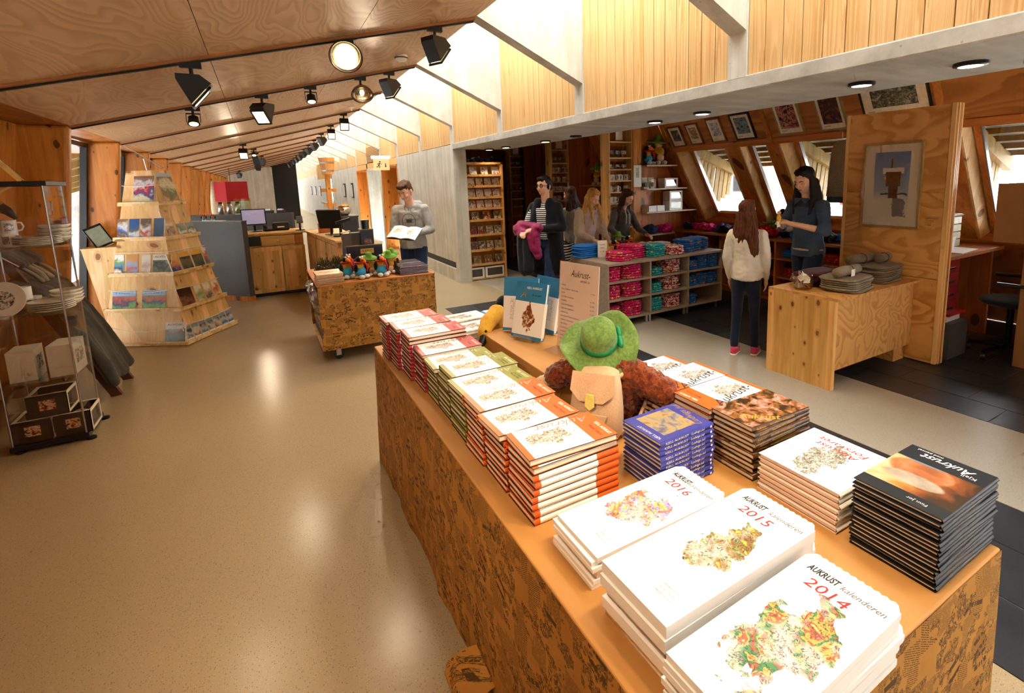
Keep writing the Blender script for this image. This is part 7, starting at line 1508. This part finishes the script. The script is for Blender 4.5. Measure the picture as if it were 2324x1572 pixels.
# ---------------------------------------------------------------- glass cabinet with crockery
u = thing('glass_cabinet', 'tall glass display cabinet with black top and base', 'display cabinet', (0,0,0)); c0, c1, d0, d1 = -1.53, -1.165, 4.44, 4.80; ZTOP = 1.735
bevel(boxp('base_plate', c0-.01, c1+.01, d0-.01, d1+.01, .015, .05, M['black'], u), .003, 1); bevel(boxp('top_plate', c0-.02, c1+.02, d0-.02, d1+.02, ZTOP-.03, ZTOP, M['black'], u), .003, 1)
for x in (c0+.005, c1-.005):
    for y in (d0+.005, d1-.005): obj('corner_post', MB().tube([(x, y, .05), (x, y, ZTOP-.03)], .006, 8), M['steel'], u); obj('foot', MB().tube([(x*.98, y, 0), (x*.98, y, .015)], .025, 12), M['black'], u)
for x in (c0, c1): boxp('glass_side', x-.002, x+.002, d0, d1, .05, ZTOP-.03, M['glass'], u)
boxp('glass_front', c0, c1, d0-.002, d0+.002, .05, ZTOP-.03, M['glass'], u); boxp('glass_back', c0, c1, d1-.002, d1+.002, .05, ZTOP-.03, M['glass'], u)
GSH = glass('shelf_glass', (.86, .93, .9, 1), .5)
for z in (.45, .885, 1.32): boxp('glass_shelf', c0+.01, c1-.01, d0+.01, d1-.01, z-.008, z, GSH, u)
PLW = plain('#e6e0cc', .2, .03)
plate_m = lathe_mesh([(0, .004), (.06, .0), (.07, .004), (.115, .016), (.118, .02), (.112, .02), (.068, .009), (0, .008)], 28, PLW, 'plate_body'); bowl_m = lathe_mesh([(0, .004), (.04, 0), (.075, .03), (.088, .05), (.084, .05), (.07, .032), (.038, .006), (0, .006)], 24, PLW, 'bowl_body')
def plates(x, y, z, n, desc, me, step, nm):
    for i in range(n): o = tag(link(nm, me, None, (x, y, z + .001 + (n-1-i)*step)), '%s cream %s, %s' % (nth(i, n), nm.replace('_', ' '), desc), nm.split('_')[-1], desc)
plates(-1.27, 4.575, 1.32, 5, 'front pile on the upper glass shelf', plate_m, .011, 'dinner_plate'); plates(-1.22, 4.72, 1.32, 4, 'rear bowl pile on the upper glass shelf', bowl_m, .026, 'bowl')
plates(-1.26, 4.575, .885, 5, 'front pile on the second glass shelf', plate_m, .013, 'dinner_plate'); plates(-1.215, 4.72, .885, 4, 'rear pile on the second glass shelf', bowl_m, .022, 'bowl')
def cmug(x, y, z, yaw, l): mug((x, y, z), yaw, l, 'cream mugs in the glass cabinet')
cmug(-1.40, 4.60, 1.405, R(20), 'upper mug with black drawing in the cabinet'); cmug(-1.40, 4.60, 1.321, R(-30), 'lower mug under the drawn one on the upper glass shelf'); cmug(-1.48, 4.64, 1.321, R(180), 'mug at the cabinet side on the upper glass shelf'); cmug(-1.48, 4.64, 1.405, R(200), 'stacked mug at the cabinet side, upper glass shelf')
cmug(-1.40, 4.64, .965, R(150), 'tilted mug with drawing on the second glass shelf'); cmug(-1.38, 4.72, .886, R(0), 'mug behind the plate on the second glass shelf')
t = thing('dinner_plate', 'cream plate with dark drawing propped upright on the second glass shelf', 'plate', (0,0,0)); t.matrix_world = Matrix.Translation((-1.46, 4.50, .995)) @ Matrix.Rotation(R(68), 4, 'X'); link('plate_body', plate_m, t); m = MB(); m.lathe([(0, .0092), (.06, .0092)], 20); obj('plate_drawing', m, photo('plate_ink', ['#e6e0cc', '#3a342c', '#e6e0cc', '#2a241e'], 30), t, fix=False); obj('wire_stand', MB().tube([(-.05, -.1, .0), (-.05, -.11, .03), (.05, -.11, .03), (.05, -.1, 0)], .003, 6), M['steel'], t)
def printbox(loc, yaw, w, d, h, label, base, prt):
    t = thing('gift_carton', label, 'box', loc, yaw, 'gift cartons in the glass cabinet'); boxp('carton_body', 0, w, 0, d, 0, h, base, t); boxp('printed_drawing', w, w+.001, d*.2, d*.8, h*.3, h*.75, prt, t); boxp('lid_line', -.0006, w+.0006, -.0006, d+.0006, h-.004, h+.0005, base, t); return t
PRB = photo('carton_ink', ['#e8e0cc', '#2c261e', '#e8e0cc', '#6a5a44'], 34)
printbox((-1.50, 4.50, .451), .05, .13, .20, .20, 'white carton on the third glass shelf at the outer side', plain('#d8d0ba', .5, .03), PRB); printbox((-1.31, 4.50, .451), -.04, .13, .22, .21, 'white carton with black drawing on the third glass shelf, room side', plain('#d8d0ba', .5, .03), PRB)
DBX = plain('#2a140c', .35, .1); DPR = photo('dark_box_flowers', ['#2a140c', '#2a140c', '#b5562a', '#e0c09a', '#2a140c'], 40)
def winbox(loc, w, d, h, label):
    t = thing('gift_box', label, 'gift box', loc, 0, 'dark window gift boxes'); boxp('box_front', 0, w, 0, .004, 0, h, DBX, t); boxp('box_base', 0, w, 0, d, 0, .004, DBX, t); boxp('box_back', 0, w, d-.004, d, 0, h, DBX, t)
    for q in ((w-.006, w, .0, d, 0, .02), (w-.006, w, 0, d, h-.02, h), (w-.006, w, 0, .02, .02, h-.02), (w-.006, w, d-.02, d, .02, h-.02)): boxp('window_frame', *q, M['cream'], t)
    for q in ((0, w, 0, .02, h-.003, h), (0, w, d-.02, d, h-.003, h), (0, .02, .02, d-.02, h-.003, h)): boxp('top_frame', *q, M['cream'], t)
    m = MB(); m.ell((w*.55, d*.5, h*.45), (w*.35, d*.36, h*.4)); remesh(m, 'wrapped_mug', fabric('#5a1f1a', '#8a5a4a', 40), t, .012, 2, .5); boxp('flower_print', w*.3, w*.7, -.001, 0, h*.3, h*.75, DPR, t); boxp('film', w-.001, w, .02, d-.02, .02, h-.02, M['acryl'], t)
winbox((-1.52, 4.45, .051), .19, .24, .15, 'dark flowered gift box at the cabinet bottom, outer side'); winbox((-1.32, 4.45, .051), .185, .24, .15, 'dark flowered gift box at the cabinet bottom, room side'); winbox((-1.44, 4.47, .202), .2, .22, .15, 'dark flowered gift box stacked on the two lower ones')
t = thing('gold_framed_picture', 'gold framed picture in clear film leaning on the cabinet top', 'picture', (0,0,0)); t.matrix_world = Matrix.Translation((-1.30, 4.60, ZTOP)) @ Matrix.Rotation(R(14), 4, 'Z') @ Matrix.Rotation(R(-34), 4, 'Y')
boxp('gold_frame', -.012, .012, -.18, .18, 0, .36, plain('#b5893a', .3, .1, .6), t); boxp('mount', .012, .014, -.15, .15, .03, .33, plain('#cdbb94', .5), t); boxp('picture_sheet', .014, .015, -.1, .1, .12, .29, photo('engraving', ['#8a8478', '#4a463e', '#b0a890'], 30), t); obj('prop_strut', MB().box(-.14, -.013, -.01, .01, 0, .012), M['board'], t)
t = thing('plush_bird_puppet', 'hanging brown plush bird with black beak beside the cabinet', 'plush toy', (-1.62, 4.95, 1.45)); m = MB(); m.smooth = True; m.tube([(-.12, 0, .28), (-.03, -.02, .22), (.07, -.03, .14), (.10, -.03, .12)], [.07, .075, .05, .04], 14); obj('head', m, fabric('#8a4e1c', '#b06a2a', 120), t); m = MB(); m.smooth = True; m.tube([(.09, -.03, .13), (.14, -.035, .09), (.17, -.035, .04)], [.036, .028, .012], 12); obj('beak', m, M['black'], t); m = MB(); m.ell((.03, -.085, .2), (.012,)*3); obj('eye', m, M['white'], t); obj('hanging_loop', MB().tube([(-.12, 0, .3), (-.12, 0, .5)], .004, 6), M['black'], t)
# wool blankets on a wooden trestle
t = thing('blanket_ladder', 'dark wooden leaning ladder behind the glass cabinet', 'ladder', (0,0,0)); LW = pine('ladder_wood', '#4a2512', '#6a3a1e', 'z', 0, False)
for q in (0, .42): obj('rail', MB().prism([(-1.14-q*.0, 0), (-1.21, 0), (-1.83, 1.45), (-1.77, 1.45)], 'y', 5.30+q, 5.345+q), LW, t)
for k in range(4): f = .18+.27*k; obj('rung', MB().tube([(-1.175-.62*f, 5.30, 1.45*f), (-1.175-.62*f, 5.76, 1.45*f)], .016, 8), LW, t)
WBK = fabric('#3e3c36', '#57544c', 260, .95, 6); WBT = fabric('#8f8a76', '#a8a28c', 260, .95, 6)
def blanket(nm, pts, ya_, yb_, mat, label, trim, r_=.035):
    t = thing('wool_blanket', label, 'blanket', (0,0,0), 0, 'wool blankets on the ladder'); m = MB(); n_ = max(3, int((yb_-ya_)/.05))
    for j in range(n_):
        y = ya_ + (yb_-ya_)*j/(n_-1); q = [Vector((x + .02*math.sin(j*1.3+i*.4), y, z)) for i, (x, z) in enumerate(pts)]
        for k in range(len(q)-1): m.caps(q[k], q[k+1], r_, r_, 8)
    remesh(m, 'woven_cloth', mat, t, .014, 4, .5, lambda p: .014*noise.noise(Vector((p.x*6, p.y*14, p.z*5))))
    b = MB(); b.tube([(x+.01, ya_-r_*.9, z-.01) for (x, z) in pts], .005, 6); obj('stitched_edge', b, trim, t)
blanket('b', [(-1.66, .98), (-1.50, .90), (-1.38, .66), (-1.27, .38), (-1.19, .14)], 5.26, 5.80, WBK, 'dark grey wool blanket draped over the ladder', M['ink'], .05); blanket('c', [(-1.86, 1.24), (-1.72, 1.27), (-1.58, 1.14)], 5.24, 5.7, WBK, 'dark grey wool blanket on the upper rung', M['cream']); blanket('d', [(-1.60, 1.13), (-1.53, 1.06), (-1.49, 1.0)], 5.28, 5.6, WBT, 'pale wool blanket corner under the upper dark one', M['ink'], .02)

# ---------------------------------------------------------------- big plush figure with hat and backpack, and a goose, on the book table
FU = fur('#3a1508', '#a04a1c', 55, 'russet_fur'); t = thing('large_plush_figure', 'large russet plush figure in green hat and beige backpack, seen from behind', 'plush toy', (1.10, 1.53, ZT), R(124))
m = MB(); m.ell((0, 0, .13), (.125, .11, .14)); m.ell((0, 0, .20), (.105, .09, .09))
for q in (-1, 1): m.caps((q*.09, .02, .205), (q*.225, .02, .15), .06, .05)
m.caps((.05, -.10, .05), (.08, -.2, .03), .045, .04); m.caps((-.05, -.10, .05), (-.08, -.2, .03), .045, .04)
remesh(m, 'furry_body', FU, t, .008, 2, .5, lambda p: .010*noise.noise(p*55) + .008*noise.noise(p*110))
FL_ = fabric('#c9a07c', '#dfbb98', 150)
for q in (-1, 1):
    m = MB(); m.smooth = True; w_ = Vector((q*.25, .02, .14)); hand(m, w_ - Vector((q*.02, 0, 0)), (q*.9, .1, -.35), (0, .3, .9), (0, -1, 0), .3, 1.0); remesh(m, 'felt_hand', FL_, t, .006, 2, .4)
m = MB(); m.smooth = True; m.ell((0, -.03, .29), (.065, .065, .06)); obj('head', m, FL_, t); m = MB(); m.smooth = True; m.tube([(0, -.08, .29), (0, -.13, .285)], [.022, .014], 10); obj('snout', m, FL_, t)
HG = fabric('#526c30', '#7a954e', 90, .9, 14, 'green_suede'); hm_ = MB(); hm_.smooth = True
rings = []
for (r_, z, wv) in ((.0, .105, 0), (.045, .103, 0), (.062, .09, 0), (.067, .06, 0), (.069, .01, 0), (.075, .0, .1), (.105, -.008, .5), (.135, -.006, 1.0), (.150, .0, 1.2), (.150, -.004, 1.2), (.10, -.014, .5), (.066, -.006, 0), (.06, .05, 0), (.0, .09, 0)):
    rings.append([(r_*math.cos(a*math.pi/24)*1.0, r_*math.sin(a*math.pi/24), z + wv*.028*math.sin(2*a*math.pi/24+.6) + wv*.010*math.sin(5*a*math.pi/24)) for a in range(48)])
hm_.loft(rings, True, False); ho = obj('hat', hm_, HG, t); HMX = Matrix.Translation((.03, .04, .315)) @ Matrix.Rotation(R(32), 4, 'Z') @ Matrix.Rotation(R(-36), 4, 'X') @ Matrix.Rotation(R(8), 4, 'Y'); ho.matrix_local = HMX
m = MB(); m.smooth = True; m.lathe([(.0695, .008), (.072, .010), (.0715, .032), (.0685, .034)], 36); o = obj('hat_band', m, plain('#0f7a48', .45), ho); m = MB(); m.smooth = True; m.ell((-.078, .02, .02), (.012, .03, .014), 10, 8); m.ell((-.08, -.025, .022), (.012, .028, .014), 10, 8); o = obj('band_bow', m, plain('#0f7a48', .4), ho)
BG = fabric('#c29a74', '#d6b28e', 200, .85, 8, 'beige_canvas'); m = MB()
# backpack sits on the back (local +y)
def bp(): 
    m = MB(); m.smooth = True; rings = []
    for z, w_, d_, y_ in ((.01, .075, .03, .15), (.03, .088, .042, .15), (.10, .086, .046, .145), (.17, .078, .042, .135), (.215, .066, .034, .122), (.225, .05, .02, .118)):
        rings.append([(w_*math.copysign(abs(math.cos(a*math.pi/10))**.5, math.cos(a*math.pi/10)), y_ + d_*math.copysign(abs(math.sin(a*math.pi/10))**.6, math.sin(a*math.pi/10)), z) for a in range(20)])
    m.loft(rings); return m
bo = obj('backpack', bp(), BG, t); bo.matrix_local = Matrix.Translation((0, -.012, 0)) @ Matrix.Scale(1.12, 4)
def flap(nm, pts, mat): m = MB(); m.add([Vector(p) for p in pts], [tuple(range(len(pts)))]); o = obj(nm, m, mat, bo, fix=False); s_ = o.modifiers.new('t', 'SOLIDIFY'); s_.thickness = .006; s_.offset = 0; return o
flap('top_flap', [(-.072, .165, .222), (.072, .165, .222), (.074, .185, .165), (.04, .193, .135), (-.04, .193, .135), (-.074, .185, .165)], BG); flap('pocket_flap', [(-.055, .199, .10), (.055, .199, .10), (.045, .202, .07), (0, .204, .055), (-.045, .202, .07)], BG)
YF = fabric('#d8bf5a', '#ead67c', 120)
for x, z0, z1 in ((0, .115, .165), (-.022, .02, .068), (.022, .02, .068)): flap('strap_tab', [(x-.013, .201, z1), (x+.013, .201, z1), (x+.015, .205, z0+.012), (x, .206, z0), (x-.015, .205, z0+.012)], YF)
for q in (-1, 1): m = MB(); m.smooth = True; m.tube([(q*.05, .12, .19), (q*.07, .06, .195), (q*.08, 0, .18)], .007, 8); obj('shoulder_strap', m, BG, bo); m = MB(); m.smooth = True; m.tube([(q*.08, .15, .03), (q*.12, .08, .05), (q*.13, .02, .09)], .006, 8); obj('side_strap', m, BG, bo)
t = thing('plush_goose', 'yellow plush bird with long neck and black beak beside the riser', 'plush toy', (0,0,0)); GY = fabric('#c08a22', '#dba83c', 150, .9, 10)
m = MB(); m.caps((1.13, 2.63, .80), (1.08, 2.59, .915), .075, .055); m.caps((1.08, 2.59, .915), (1.0, 2.52, .90), .05, .044); m.caps((1.0, 2.52, .90), (.95, 2.47, .86), .046, .034); remesh(m, 'neck_and_head', GY, t, .009, 3, .5, lambda p: .003*noise.noise(p*40))
m = MB(); m.smooth = True; m.tube([(.955, 2.465, .855), (.93, 2.44, .825), (.905, 2.415, .795)], [.024, .02, .013], 12); obj('beak', m, M['black'], t); m = MB(); m.smooth = True; m.ell((.953, 2.445, .873), (.008,)*3); obj('eye', m, M['black'], t); m = MB(); m.smooth = True; m.ell((1.18, 2.66, .81), (.09, .10, .085)); obj('body', m, PF['black'], t); m = MB(); m.smooth = True; m.ell((1.14, 2.62, .95), (.05, .05, .06)); obj('crest', m, PF['black'], t)
bpy.data.scenes.remove(TMP)
